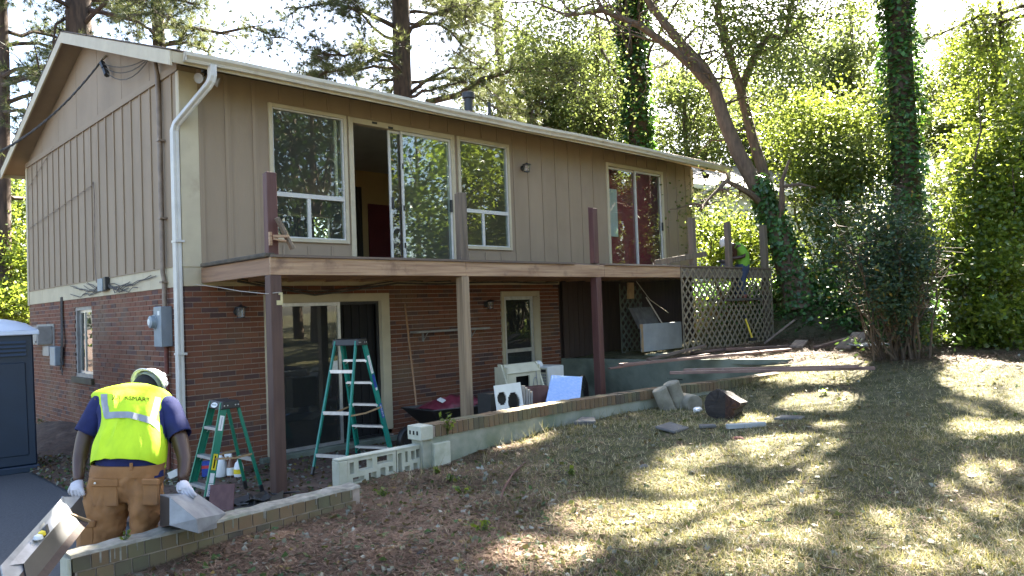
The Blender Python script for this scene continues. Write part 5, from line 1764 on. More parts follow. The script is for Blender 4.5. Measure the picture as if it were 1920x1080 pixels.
for k in range(7):
    o = piece('slat', me_pl, lp2, c + e2 * (-.32 + .11 * k) + Vector((0, 0, .10)), (.75, .038, .008), (0, 0, math.atan2(e1.y, e1.x) + .5))
    o = piece('slat', me_pl, lp2, c + e1 * (-.30 + .10 * k) + Vector((0, 0, .109)), (.75, .038, .008), (0, 0, math.atan2(e2.y, e2.x) - .2))
mb = MB()
for a, b in (((1447, 566), (1480, 564)), ((1455, 598), (1490, 575))):
    pass
p, q = on(1442, 502, 'y', -1.9), on(1535, 470, 'y', .2)
tag(MB().tube([p + Vector((.1, 0, -.3)), q], .03, 8).build('grey_pole', 'greypost', smooth=True), 'grey pole slanting behind the deck end past the ivy clad tree', 'pole')
p, q = ground(1450, 648), on(1490, 600, 'z', 1.2)
plank('pale board end sticking out of the bank right of the lattice', p + Vector((0, .2, .05)), q, .09, .04, 'greywood')


def rock(name, c, r, m, label, cat, seed, flat=1.0, group=None, rot=0.0):
    rr = random.Random(seed)
    V, Fc = [], []
    n, k = 10, 6
    for i in range(k + 1):
        th = math.pi * i / k
        for j in range(n):
            ph = 2 * math.pi * j / n
            d = 1 + rr.uniform(-.16, .16)
            x, y = r[0] * math.sin(th) * math.cos(ph) * d, r[1] * math.sin(th) * math.sin(ph) * d
            z = r[2] * max(-.7, min(flat, math.cos(th) * d))
            V.append((c[0] + x * math.cos(rot) - y * math.sin(rot), c[1] + x * math.sin(rot) + y * math.cos(rot), c[2] + z))
    for i in range(k):
        for j in range(n):
            Fc.append((i * n + j, (i + 1) * n + j, (i + 1) * n + (j + 1) % n, i * n + (j + 1) % n))
    o = MB().add(V, Fc).build(name, m)
    return tag(o, label, cat, group)


def slab(px, py, pts, th, label, m='stone', tilt=(0, 0)):
    c = ground(px, py)
    poly = [c + Vector((x, y, .012 + x * tilt[0] + y * tilt[1])) for x, y in pts]
    return tag(MB().prism(poly, (0, 0, th)).build('stone_slab', m, bevel=.008), label, 'stone')


dX, dY = Vector((.704, -.711, 0)), Vector((.711, .704, 0))   # to the right and away from the viewer
def sp(pts):
    return [(dX.x * a + dY.x * b, dX.y * a + dY.y * b) for a, b in pts]
slab(1095, 796, sp([(-.13, -.10), (.14, -.08), (.15, .13), (-.02, .14)]), .05, 'flat grey stone in the grass near the retaining wall middle', tilt=(.05, .1))
slab(1260, 806, sp([(-.20, -.05), (-.02, -.22), (.20, .02), (.02, .22)]), .03, 'dark diamond shaped slate slab lying in the grass left of the stump', tilt=(0, .15))
slab(1326, 804, sp([(-.10, -.05), (.10, -.04), (.09, .06), (-.08, .06)]), .035, 'small dark flat stone in front of the charred stump')
c = ground(1395, 803)
plank('broken white edged wood piece lit by the sun in front of the stump', c + Vector((-.16, .12, .03)), c + Vector((.18, -.16, .035)), .07, .05, 'plaster', name='wood_scrap', cat='wood')
slab(1480, 787, sp([(-.22, -.10), (.10, -.12), (.20, .04), (-.05, .10)]), .03, 'flat grey stone in the grass right of the stump', tilt=(0, .06))
rock('pine_cone', ground(789, 1043) + Vector((0, 0, .015)), (.035, .025, .022), 'char', 'dark pine cone lying in the foreground straw', 'pine cone', 3)
rock('brown_stone', ground(1383, 824) + Vector((0, 0, .01)), (.07, .04, .025), 'rust', 'small brown stone in the grass below the stump', 'stone', 4, rot=-.7)
rock('small_stone', ground(1207, 877) + Vector((0, 0, .01)), (.05, .035, .025), 'stone', 'small grey stone in the middle of the lawn', 'stone', 5)
rock('soil_clod', ground(1045, 783) + Vector((0, 0, .03)), (.16, .07, .05), 'dirt', 'low brown clod of soil in the straw heap by the retaining wall', 'soil', 6, rot=-.7)


def cyl(px, py, lean, L0, r, label, m='clay', rxy=1.0):
    c = ground(px, py)
    d = Vector(lean).normalized()
    t = MB().tube([c - d * .04, c + d * L0 * .5, c + d * L0], [r, r * .99, r * .97], 24).build('concrete_cylinder', m, smooth=True, bevel=.012)
    return tag(t, label, 'concrete cylinder')


cyl(1252, 768, (-.32, .22, 1), .31, .105, 'left one of two weathered concrete cylinders leaning on the wall')
cyl(1274, 764, (-.30, .16, 1), .37, .115, 'right and taller one of two weathered concrete cylinders leaning on the wall')
c = ground(1301, 768)
tag(MB().tube([c + Vector((-.02, -.03, .075)), c + Vector((.12, .26, .085))], [.125, .12], 24).build('concrete_cylinder', 'clay', smooth=True, bevel=.01), 'concrete cylinder lying on its side left of the charred stump', 'concrete cylinder')
rock('white_rag', ground(1304, 772) + Vector((-.03, -.05, .03)), (.08, .05, .04), 'jug', 'crumpled white rag by the lying concrete cylinder', 'rag', 8)

# charred stump lying on its side
c = ground(1352, 786)
t = thing('tree_stump', 'charred black tree stump lying on its side in the grass', 'stump', c)
ax = Vector((.62, .30, -.05)).normalized() * 1
rt = dX * .55 + dY * .25
rt.normalize()
up = Vector((0, 0, 1))
fwd = -(dX * .35 + dY * .94).normalized()
rr = random.Random(21)
cc = c + Vector((0, 0, .165))
fl = (-dY * .80 - dX * .55).normalized()
tn = Vector((-fl.y, fl.x, 0))
out_ = [(-.18, .10), (-.15, .14), (-.12, .17), (-.08, .185), (-.04, .205), (0, .195), (.03, .18), (.07, .152), (.10, .13), (.15, .10), (.20, .075), (.25, .045), (.245, .005), (.20, -.025), (.17, -.05), (.175, -.10), (.15, -.14), (.05, -.168), (-.02, -.172), (-.08, -.165), (-.13, -.15), (-.17, -.12), (-.195, -.07), (-.205, -.02), (-.20, .04)]
n, rings = len(out_), 8
V = []
for i in range(rings):
    k = i / (rings - 1)
    for a, b in out_:
        s_k = (1 - .22 * k) * (1 + rr.uniform(-.05, .05) * (i > 0))
        V.append(cc - fl * (.42 * k + rr.uniform(-.012, .012) * (i > 0)) + tn * a * s_k + Vector((0, 0, b * s_k - .03 * k)))
Fc = [(i * n + j, i * n + (j + 1) % n, (i + 1) * n + (j + 1) % n, (i + 1) * n + j) for i in range(rings - 1) for j in range(n)] + [tuple((rings - 1) * n + j for j in range(n))]
MB().add(V, Fc).build('charred_bark', 'char', t)
L_i = [j for j in range(n) if out_[j][0] <= .035]
R_i = [j for j in range(n) if out_[j][0] >= .05]
fv = lambda a, b, d=0.0: cc + tn * a + Vector((0, 0, b)) + fl * d
def fan(idx_, cen, name, m, jit):
    pts = [fv(*out_[j]) for j in idx_]
    mid = [fv(out_[j][0] * .55 + cen[0] * .45, out_[j][1] * .55 + cen[1] * .45, rr.uniform(.0, jit)) for j in idx_]
    q = len(idx_)
    MB().add(pts + mid + [fv(*cen, jit * .6)], [(j, (j + 1) % q, q + (j + 1) % q, q + j) for j in range(q)] + [(q + j, q + (j + 1) % q, 2 * q) for j in range(q)]).build(name, m, t)
fan(sorted(R_i), (.13, -.01), 'split_wood', 'rotred', .05)
k0 = [j for j in range(17, n)] + [j for j in range(0, 8)]
fan(k0, (-.05, .02), 'charred_face', 'char', .035)

tp = on(1410, 640, 'y', -2.25)
t = thing('sledgehammer', 'yellow handled tool leaning on the lattice panel', 'hand tool', tp)
bp, tq = on(1411, 636, 'y', -2.3), on(1398, 598, 'y', -2.07)
MB().tube([bp, tq], .02, 8).build('handle', 'yellowpaint', t, smooth=True)
MB().tube([tq, tq + (tq - bp) * .45], .019, 8).build('grip', 'black', t, smooth=True)
MB().obox(bp, (.09, -.03, 0), (.012, .035, 0), (0, 0, .035)).build('head', 'black', t, bevel=.006)

p = [ground(985, 872), ground(962, 900), ground(945, 925), ground(938, 940)]
tag(MB().tube([q + Vector((0, 0, .03 + .03 * math.sin(i * 1.4))) for i, q in enumerate(p)], [.007, .009, .010, .006], 6).build('fallen_stick', 'redpost', smooth=True), 'thin reddish stick lying in the straw left of the lawn', 'stick')
p = [ground(1345, 757), ground(1420, 770), ground(1500, 772)]

# ------------------------------------------------------------------ neighbour house beyond the trees
nb = thing('neighbour_house', 'pale clapboard house glimpsed behind the leaning ivy tree', 'house', (22, 8, .8))
me_cb = unit_box()
me_cb.materials.append(M['clapboard'])
n0, n1 = at(1300, 400, 27), at(1530, 400, 31)
nd = (n1 - n0)
nd.z = 0
nd.normalize()
nang = math.atan2(nd.y, nd.x)
nperp = Vector((-nd.y, nd.x, 0))
Ln = 13.0
cz0, cz1 = .5, 5.9
mid = n0 + nd * (Ln / 2 - 2.5)
MB().obox((mid.x + nperp.x * 4, mid.y + nperp.y * 4, (cz0 + cz1) / 2), nd * Ln / 2, nperp * 3.97, (0, 0, (cz1 - cz0) / 2)).build('wall', 'clapboard', nb)
k = 0
z = cz0
while z < cz1:
    piece('clapboard', me_cb, nb, (mid.x, mid.y, z + .09), (Ln, .03, .185), (rad(5), 0, nang))
    z += .19
ev = cz1
p = [mid + nd * s * (Ln / 2 + .4) for s in (-1, 1)]
rp = []
for yy, zz in ((-.6, ev - .1), (4, ev + 1.9), (8.6, ev - .1)):
    for q in p:
        rp.append((q.x + nperp.x * yy, q.y + nperp.y * yy, zz))
MB().add(rp, [(0, 1, 3, 2), (2, 3, 5, 4)]).build('roof', 'nroof', nb).modifiers.new('S', 'SOLIDIFY').thickness = .18
MB().beam(Vector(rp[0]) - Vector((0, 0, .1)), Vector(rp[1]) - Vector((0, 0, .1)), .14, .14).build('gutter', 'clapboard', nb)
MB().obox((mid.x - nd.x * 2.0 - nperp.x * .02, mid.y - nd.y * 2.0 - nperp.y * .02, 3.2), nd * .5, nperp * .03, (0, 0, .7)).build('window', 'black', nb)

# ------------------------------------------------------------------ people
def loft(rings, seg=28, power=2.3, cap=True):     # ring: centre, half-vector across, half-vector front-back
    mb = MB()
    V = []
    for c, a, b in rings:
        for k in range(seg):
            th = 2 * math.pi * k / seg
            cx, sy = math.cos(th), math.sin(th)
            V.append(c + a * (math.copysign(abs(cx) ** (2 / power), cx)) + b * (math.copysign(abs(sy) ** (2 / power), sy)))
    Fc = [(i * seg + k, i * seg + (k + 1) % seg, (i + 1) * seg + (k + 1) % seg, (i + 1) * seg + k) for i in range(len(rings) - 1) for k in range(seg)]
    if cap:
        Fc += [tuple(reversed(range(seg))), tuple((len(rings) - 1) * seg + k for k in range(seg))]
    return mb.add(V, Fc)


def smoothrings(rings, sub=4):                     # Catmull-Rom between the given rings
    out = []
    n = len(rings)
    for i in range(n - 1):
        p0, p1, p2, p3 = rings[max(i - 1, 0)], rings[i], rings[i + 1], rings[min(i + 2, n - 1)]
        for q in range(sub):
            t = q / sub
            out.append(tuple((a * 2 + (c - z) * t + (z * 2 - a * 5 + c * 4 - d) * t * t + (-z + a * 3 - c * 3 + d) * t ** 3) * .5 for z, a, c, d in zip(p0, p1, p2, p3)))
    out.append(tuple(rings[-1]))
    return out


def skinned(name, nodes_, edges, m, parent, sub=2):
    me = bpy.data.meshes.new(name)
    o0 = ORG[parent.name]
    me.from_pydata([tuple(Vector(p) - o0) for p, r in nodes_], edges, [])
    o = bpy.data.objects.new(name, me)
    C.objects.link(o)
    o.parent = parent
    md = o.modifiers.new('Skin', 'SKIN')
    md.use_smooth_shade = True
    sv = me.skin_vertices[0].data
    for i, (p, r) in enumerate(nodes_):
        sv[i].radius = (r, r) if not isinstance(r, tuple) else r
        sv[i].use_root = i == 0
    s = o.modifiers.new('Sub', 'SUBSURF')
    s.levels = s.render_levels = sub
    me.materials.append(M[m])
    ORG[o.name] = o0
    return o


def wrinkle(o, strength, scale, seed=0):
    tx = bpy.data.textures.new('cloth folds', 'CLOUDS')
    tx.noise_scale = scale
    tx.noise_depth = 2
    d = o.modifiers.new('Folds', 'DISPLACE')
    d.texture = tx
    d.strength = strength
    d.mid_level = .5
    d.texture_coords = 'LOCAL'


def glove(name, wrist, palm_dir, spread, curl, m, parent, s=1.0):
    wrist, d, sp_, cu = Vector(wrist), Vector(palm_dir).normalized(), Vector(spread).normalized(), Vector(curl).normalized()
    N = [(wrist, .036 * s), (wrist + d * .05 * s, .034 * s)]
    E = [(0, 1)]
    lens = [.062, .072, .068, .054]
    for i, ln in enumerate(lens):
        off = (-.034 + .0225 * i) * s
        base = wrist + d * .088 * s + sp_ * off
        k = len(N)
        N += [(base, .0145 * s), (base + (d * .7 + cu * .7).normalized() * ln * .55 * s, .0115 * s), (base + (d * .55 + cu * .55) * ln * .55 * s + (cu * .9 - d * .25).normalized() * ln * .6 * s, .0095 * s)]
        E += [(1, k), (k, k + 1), (k + 1, k + 2)]
    k = len(N)
    b = wrist + d * .03 * s - sp_ * .036 * s
    N += [(b, .016 * s), (b + (d * .6 - sp_ * .5 + cu * .5).normalized() * .04 * s, .013 * s), (b + (d * .6 - sp_ * .5 + cu * .5).normalized() * .04 * s + (d * .4 + cu * .9).normalized() * .035 * s, .0105 * s)]
    E += [(1, k), (k, k + 1), (k + 1, k + 2)]
    return skinned(name, N, E, m, parent, 1)


def hardhat(parent, c, axis, r, m='helmet'):
    q = Vector(axis).to_track_quat('Z', 'Y').to_matrix()
    prof = []
    for i in range(11):
        a = i / 10 * math.pi / 2
        prof.append((r * math.cos(a) ** .85, r * 1.12 * math.sin(a)))
    prof = [(r * 1.16, -.012), (r * 1.18, -.004), (r * 1.02, .006)] + prof[1:]
    hh = MB().lathe(prof, c, 28, q).build('hard_hat', m, parent, smooth=True)
    sd = hh.modifiers.new('S', 'SOLIDIFY')
    sd.thickness = .004
    mb = MB()
    for k in (-1, 0, 1):
        pts = [Vector(c) + q @ Vector((r * 1.02 * math.cos(t) * (1 if True else 0), k * r * .28, r * 1.16 * math.sin(t) ** .95 + .002)) for t in np.linspace(.35, math.pi - .35, 9)]
        mb.tube(pts, .006, 5)
    mb.build('shell_rib', m, hh, smooth=True)
    return hh, q


w1 = thing('person', 'worker in yellow safety vest and brown trousers bending over sheet metal in the foreground', 'person', (-2.05, -4.25, -.47))
DT = 5.66
A_ = lambda x, y, t=DT: at(x, y, t)
px_ = DT / F                                     # metres per photograph pixel there
body_n = [(A_(242, 905, 5.66), .15), (A_(243, 860, 5.68), .145), (A_(247, 800, 5.82), .15), (A_(250, 755, 5.95), .115), (A_(264, 734, 6.05), .062), (A_(273, 727, 6.12), .088), (A_(281, 722, 6.20), .092),
          (A_(192, 760, 5.92), .075), (A_(160, 812, 5.82), .066), (A_(149, 862, 5.74), .055), (A_(147, 904, 5.60), .038),
          (A_(316, 768, 5.92), .075), (A_(336, 818, 5.82), .066), (A_(347, 862, 5.74), .055), (A_(342, 902, 5.62), .038),
          (A_(212, 925, 5.66), .10), (A_(193, 1000, 5.60), .075), (Vector((-2.36, -4.34, -.38)), .05), (Vector((-2.32, -4.22, -.43)), .045),
          (A_(272, 925, 5.66), .10), (A_(270, 1000, 5.62), .075), (Vector((-1.92, -4.30, -.38)), .05), (Vector((-1.86, -4.18, -.43)), .045)]
body_e = [(0, 1), (1, 2), (2, 3), (3, 4), (4, 5), (5, 6), (3, 7), (7, 8), (8, 9), (9, 10), (3, 11), (11, 12), (12, 13), (13, 14), (0, 15), (15, 16), (16, 17), (17, 18), (0, 19), (19, 20), (20, 21), (21, 22)]
skinned('body', body_n, body_e, 'skin', w1)
FW = Vector((.705, .709, 0))
hc = A_(276, 723, 6.16)
hx = (Vector((0, 0, 1)) * .34 + CF * .90 + CR * .24).normalized()
MB().lathe([(0, .115), (.06, .105), (.095, .06), (.104, 0), (.095, -.05), (.07, -.085), (0, -.10)], hc + hx * -.005, 18, hx.to_track_quat('Z', 'Y').to_matrix()).build('hair', 'hair', w1, smooth=True)
hat, q = hardhat(w1, hc + hx * .012, hx, .130)
MB().lathe([(.108, -.012), (.114, -.012), (.114, .022), (.108, .022)], hc + hx * .006, 24, q).build('headband', 'strap', hat, smooth=True)
mb = MB()
for s in (-1, 1):
    mb.beam(hc + q @ Vector((.10 * s, 0, .02)), hc + q @ Vector((.07 * s, 0, .10)), .025, .004, q @ Vector((1, 0, 0)))
mb.build('webbing', 'strap', hat)
MB().lathe([(0, .03), (.045, .026), (.05, 0), (.045, -.03), (0, -.04)], A_(303, 742, 6.1), 12).build('ear', 'skin', w1, smooth=True)

RX = CR.copy()
spine = (A_(249, 740, 6.0) - A_(242, 872, 5.66)).normalized()
BN = RX.cross(spine)
if BN.dot(CAM - w1.location) < 0:
    BN = -BN


def ring(x0, x1, y, t, b, nrm):
    k = t / F
    return (A_((x0 + x1) / 2, y, t), RX * ((x1 - x0) / 2 * k), nrm * b)


BH = -Vector((CF.x, CF.y, 0)).normalized()
shirt = smoothrings([ring(182, 306, 892, 5.66, .150, BH), ring(180, 306, 866, 5.67, .150, BN), ring(184, 310, 830, 5.74, .155, BN), ring(186, 314, 790, 5.84, .155, BN), ring(180, 319, 760, 5.93, .13, BN), ring(205, 305, 738, 6.0, .10, BN), ring(238, 286, 729, 6.03, .07, BN)])
o = loft(shirt).build('shirt', 'navy', w1, smooth=True)
wrinkle(o, .02, .12)
for sh_, e_, out in (((196, 758, 5.93), (160, 814, 5.82), -1), ((313, 766, 5.93), (338, 818, 5.82), 1)):
    a, b = A_(*sh_), A_(*e_)
    d = (b - a).normalized()
    n1 = d.cross(CF).normalized()
    n2 = d.cross(n1)
    rs = smoothrings([(a - d * .06, n1 * .085, n2 * .085), (a, n1 * .105, n2 * .10), (a.lerp(b, .5), n1 * .098, n2 * .092), (b, n1 * .090, n2 * .086)])
    o = loft(rs, 20, 2.0, cap=False).build('sleeve', 'navy', w1, smooth=True)
    o.modifiers.new('S', 'SOLIDIFY').thickness = .004
    wrinkle(o, .018, .08)

VR = smoothrings([ring(176, 303, 878, 5.65, .185, BN), ring(177, 307, 862, 5.67, .18, BN), ring(181, 310, 838, 5.72, .178, BN), ring(193, 310, 810, 5.79, .178, BN), ring(195, 310, 786, 5.85, .172, BN), ring(188, 315, 762, 5.92, .150, BN), ring(174, 322, 745, 5.97, .115, BN), ring(196, 312, 734, 6.0, .095, BN), ring(226, 290, 727, 6.03, .075, BN)], 6)
NR = len(VR)


def fold(u, v):                                    # creases of the vest's back
    e = max(0.0, min(1.0, (.92 - v) / .35)) * max(0.0, 1 - abs(u)) ** .35
    return e * (.0075 * math.sin(13 * (u + .55 * v) + 2 * math.sin(3 * v)) + .0050 * math.sin(22 * (u * .8 - v * .45) + 1.3) + .0035 * math.sin(33 * u + 11 * v))


vmb = loft(VR, 48, 2.6, cap=False)
for q in range(len(vmb.v)):
    th = 2 * math.pi * (q % 48) / 48
    if math.sin(th) > .02:
        u = math.copysign(abs(math.cos(th)) ** (2 / 2.6), math.cos(th))
        vmb.v[q] = tuple(Vector(vmb.v[q]) + BN * fold(u, (q // 48) / (NR - 1)))
vo = vmb.build('safety_vest', 'hivis', w1, smooth=True)


def vest(u, v, off=.004):                         # u from -1 (left) to 1 (right) across the back, v from hem 0 to neck 1
    k = min(max(v, 0), 1) * (NR - 1)
    i = min(int(k), NR - 2)
    f = k - i
    c = VR[i][0].lerp(VR[i + 1][0], f)
    a = VR[i][1].lerp(VR[i + 1][1], f)
    b = VR[i][2].lerp(VR[i + 1][2], f)
    cu = math.copysign(abs(u) ** (2.6 / 2), u)
    su = math.sqrt(max(0, 1 - cu * cu))
    return c + a * u + b * (su ** (2 / 2.6)) + BN * (off + fold(u, v))


def pix(p):
    d = p - CAM
    z = d.dot(CF)
    return 960 + F * d.dot(CR) / z, 540 - F * d.dot(CU) / z


VG = [(u, v, pix(vest(u, v))) for u in np.linspace(-.96, .96, 49) for v in np.linspace(.02, .98, 49)]


def vuv(x, y):                                     # the place on the vest seen at a photograph pixel
    u, v, _ = min(VG, key=lambda g: (g[2][0] - x) ** 2 + (g[2][1] - y) ** 2)
    for _ in range(4):
        p, pu, pv = pix(vest(u, v)), pix(vest(u + .01, v)), pix(vest(u, v + .01))
        a, b, c, d = (pu[0] - p[0]) / .01, (pv[0] - p[0]) / .01, (pu[1] - p[1]) / .01, (pv[1] - p[1]) / .01
        det = a * d - b * c
        if abs(det) < 1:
            break
        ex, ey = x - p[0], y - p[1]
        u = max(-.97, min(.97, u + .8 * (d * ex - b * ey) / det))
        v = max(.01, min(.99, v + .8 * (a * ey - c * ex) / det))
    return u, v


def strip(path, wd, m, name, parent, off=.006):    # ribbon sewn along a line on the vest's back
    V = []
    n = 26
    pts = []
    for i in range(n + 1):
        k = i / n * (len(path) - 1)
        j = min(int(k), len(path) - 2)
        f = k - j
        pts.append((path[j][0] + (path[j + 1][0] - path[j][0]) * f, path[j][1] + (path[j + 1][1] - path[j][1]) * f))
    for i, (x, y) in enumerate(pts):
        x0, y0 = pts[max(i - 1, 0)]
        x1, y1 = pts[min(i + 1, n)]
        L0 = math.hypot(x1 - x0, y1 - y0) or 1
        nx, ny = -(y1 - y0) / L0, (x1 - x0) / L0
        for s in (-1, -.33, .33, 1):
            V.append(vest(*vuv(x + nx * s * wd, y + ny * s * wd), off))
    return MB().add(V, [(i * 4 + q, (i + 1) * 4 + q, (i + 1) * 4 + q + 1, i * 4 + q + 1) for i in range(n) for q in range(3)]).build(name, m, parent, smooth=True)


strip([(195, 739), (196, 757), (201, 782)], 6, 'reflective', 'reflective_tape', vo)
strip([(297, 745), (292, 766), (286, 787)], 6, 'reflective', 'reflective_tape', vo)
strip([(197, 780), (218, 778), (243, 778), (266, 784), (286, 790), (300, 801), (312, 819)], 6, 'reflective', 'reflective_tape', vo, .0085)


def onvest(a, b):
    x = 246 + a / px_
    return vest(*vuv(x, 748 - b / px_ + (x - 246) * .09), .007)


lettering('JUNKSMART', (0, 0, 0), onvest, None, 72 * px_, .042, 'ink', vo)
loft(smoothrings([ring(177, 308, 868, 5.66, .158, BH), ring(174, 306, 876, 5.66, .166, BH), ring(172, 305, 888, 5.66, .168, BH)]), 40).build('waistband', 'duck', w1, smooth=True)
sd = vo.modifiers.new('S', 'SOLIDIFY')
sd.thickness = .003
sd.offset = -1

legs = []
tl = [ring(171, 303, 893, 5.66, .155, BH), ring(169, 301, 908, 5.66, .155, BH)]
LL = smoothrings([ring(172, 250, 890, 5.66, .150, BH), ring(168, 245, 912, 5.66, .155, BH), ring(160, 240, 945, 5.65, .15, BH), ring(160, 235, 972, 5.63, .135, BH), ring(150, 231, 1000, 5.62, .135, BH), ring(149, 226, 1040, 5.60, .125, BH)] + [(Vector((-2.36, -4.35, -.30)), RX * .115, BH * .105), (Vector((-2.35, -4.34, -.42)), RX * .12, BH * .105)])
LR = smoothrings([ring(236, 302, 890, 5.66, .150, BH), ring(241, 301, 912, 5.66, .155, BH), ring(248, 299, 945, 5.65, .15, BH), ring(248, 296, 972, 5.64, .135, BH), ring(246, 292, 1000, 5.63, .125, BH), ring(244, 290, 1040, 5.62, .12, BH)] + [(Vector((-1.95, -4.32, -.30)), RX * .105, BH * .105), (Vector((-1.94, -4.31, -.42)), RX * .11, BH * .105)])
PEL = smoothrings([ring(180, 306, 874, 5.66, .150, BH), ring(173, 304, 888, 5.66, .160, BH), ring(169, 302, 905, 5.66, .165, BH), ring(171, 300, 922, 5.66, .150, BH), ring(185, 290, 934, 5.66, .11, BH)])
mb = loft(PEL, 36)
l2 = loft(LL, 28)
l3 = loft(LR, 28)
mb.add(l2.v, l2.f).add(l3.v, l3.f)
tro = mb.build('trousers', 'duck', w1)
rm = tro.modifiers.new('R', 'REMESH')
rm.mode = 'VOXEL'
rm.voxel_size = .014
rm.use_smooth_shade = True
sm = tro.modifiers.new('Sm', 'SMOOTH')
sm.iterations = 4
wrinkle(tro, .045, .085)


def patch(x0, x1, y0, y1, t, b, m, name, parent, th=.016, bev=.006):
    c = A_((x0 + x1) / 2, (y0 + y1) / 2, t)
    k = t / F
    return MB().obox(c, RX * ((x1 - x0) / 2 * k), BH * th, CU * ((y1 - y0) / 2 * k)).build(name, m, parent, bevel=bev)


patch(174, 222, 899, 950, 5.515, 0, 'duck', 'back_pocket', tro, .012, .01)
patch(172, 223, 898, 912, 5.505, 0, 'duck', 'pocket_flap', tro, .014, .006)
patch(268, 298, 900, 948, 5.52, 0, 'duck', 'back_pocket', tro, .012, .01)
patch(267, 299, 898, 909, 5.51, 0, 'duck', 'pocket_flap', tro, .014, .006)
patch(150, 178, 980, 1025, 5.50, 0, 'duck', 'cargo_pocket', tro, .014, .012)
patch(149, 179, 976, 988, 5.49, 0, 'duck', 'pocket_flap', tro, .016, .006)
patch(243, 249, 868, 882, 5.505, 0, 'duck', 'belt_loop', tro, .006, .003)
MB().lathe([(0, .004), (.008, .003), (.009, 0)], A_(178, 906, 5.48), 8, Matrix.Rotation(rad(90), 3, CR)).build('snap', 'alu', tro)
glove('glove', A_(147, 905, 5.60), at(141, 938, 5.42) - A_(147, 905, 5.60), CR, CU * -.5 + CF * .6, 'glove', w1, 1.12)
glove('glove', A_(342, 902, 5.62), at(352, 926, 5.52) - A_(342, 902, 5.62), CR, CU * -.6 + CR * .5, 'glove', w1, 1.12)
for c, s in ((Vector((-2.33, -4.25, -.42)), 1), (Vector((-1.90, -4.22, -.42)), 1)):
    d = FW
    sd_ = Vector((d.y, -d.x, 0))
    loft(smoothrings([(c - d * .13 + Vector((0, 0, .0)), sd_ * .04, Vector((0, 0, .055))), (c - d * .08, sd_ * .055, Vector((0, 0, .065))), (c + d * .05, sd_ * .055, Vector((0, 0, .055))), (c + d * .14, sd_ * .055, Vector((0, 0, .045))), (c + d * .19, sd_ * .04, Vector((0, 0, .03)))]), 18).build('boot', 'rust', w1, smooth=True)

# worker on the far end of the deck
T2 = 17.0
B_ = lambda x, y, t=T2: at(x, y, t)
f0 = B_(1386, 575)
w2 = thing('person', 'worker in a lime green shirt and white hard hat stooping behind the far deck posts', 'person', (f0.x, f0.y, 1.72))
box('work_plank', (f0.x - .9, f0.y - .25, 1.66), (f0.x + .6, f0.y + .3, 1.71), 'rotwood')
tag(bpy.data.objects['work_plank'], 'plank laid inside the open deck frame under the far worker', 'board')
s2 = Vector((CF.x, CF.y, 0)).normalized()
nb_ = [(B_(1392, 505), .13), (B_(1392, 486), .12), (B_(1383, 466), .13), (B_(1373, 460), .058), (B_(1364, 459), .088),
       (B_(1382, 464) - s2 * .17, .06), (B_(1391, 482) - s2 * .22, .05), (B_(1366, 486) - s2 * .18, .036),
       (B_(1380, 466) + s2 * .17, .06), (B_(1380, 486) + s2 * .22, .05), (B_(1361, 490) + s2 * .08, .036),
       (B_(1390, 515) - s2 * .10, .085), (B_(1384, 545) - s2 * .12, .06), (Vector((f0.x - .02, f0.y - .1, 1.80)), .045), (Vector((f0.x - .14, f0.y - .06, 1.76)), .04),
       (B_(1390, 515) + s2 * .10, .085), (B_(1386, 545) + s2 * .12, .06), (Vector((f0.x + .08, f0.y + .1, 1.80)), .045), (Vector((f0.x - .04, f0.y + .16, 1.76)), .04)]
ne = [(0, 1), (1, 2), (2, 3), (3, 4), (2, 5), (5, 6), (6, 7), (2, 8), (8, 9), (9, 10), (0, 11), (11, 12), (12, 13), (13, 14), (0, 15), (15, 16), (16, 17), (17, 18)]
skinned('body', nb_, ne, 'skin', w2)
k2 = T2 / F


def ring2(x, y, hw, b, tilt=0.0):
    d = (CR * math.cos(tilt) + CU * math.sin(tilt))
    return (B_(x, y), d * hw, s2 * b)


o = loft(smoothrings([ring2(1393, 500, .135, .18, .1), ring2(1393, 488, .140, .19, .25), ring2(1390, 475, .135, .20, .5), ring2(1384, 465, .115, .20, .8), ring2(1377, 460, .09, .14, 1.1)]), 24).build('shirt', 'limetee', w2, smooth=True)
wrinkle(o, .03, .12)
for e in (-1, 1):
    a, b = B_(1382, 464) + s2 * .18 * e, B_(1389, 477) + s2 * .23 * e
    d = (b - a).normalized()
    n1 = d.cross(s2).normalized()
    loft([(a, n1 * .085, s2 * .08), (b, n1 * .075, s2 * .07)], 16, 2.0).build('sleeve', 'limetee', w2, smooth=True)
mb = loft(smoothrings([ring2(1392, 496, .15, .18), ring2(1391, 508, .155, .185), ring2(1389, 520, .12, .16)]), 24)
for e in (-1, 1):
    l2 = loft(smoothrings([ring2(1390, 512, .10, .10), ring2(1385, 542, .085, .085)]) + [(Vector((f0.x + .03 + .05 * e, f0.y + .11 * e, 1.80)), CR * .075, s2 * .075)], 18)
    l2.v = [tuple(Vector(v) + s2 * .10 * e * (1 if i < 18 * 5 else 0)) for i, v in enumerate(l2.v)]
    mb.add(l2.v, l2.f)
mb.build('trousers', 'denim', w2, smooth=True)
for e in (-1, 1):
    c = Vector((f0.x - .03 + .05 * e, f0.y + .11 * e, 1.755))
    d = -Vector((CR.x, CR.y, 0)).normalized()
    sd_ = Vector((d.y, -d.x, 0))
    loft([(c - d * .12, sd_ * .035, Vector((0, 0, .04))), (c, sd_ * .05, Vector((0, 0, .05))), (c + d * .14, sd_ * .035, Vector((0, 0, .03)))], 14).build('boot', 'rust', w2, smooth=True)
hc2 = B_(1360, 456)
hardhat(w2, hc2, (CU * .75 - CR * .62), .125)
glove('glove', B_(1366, 486) - s2 * .18, -CR * .6 - CU * .6, s2, -CU, 'gloveblue', w2, 1.25)
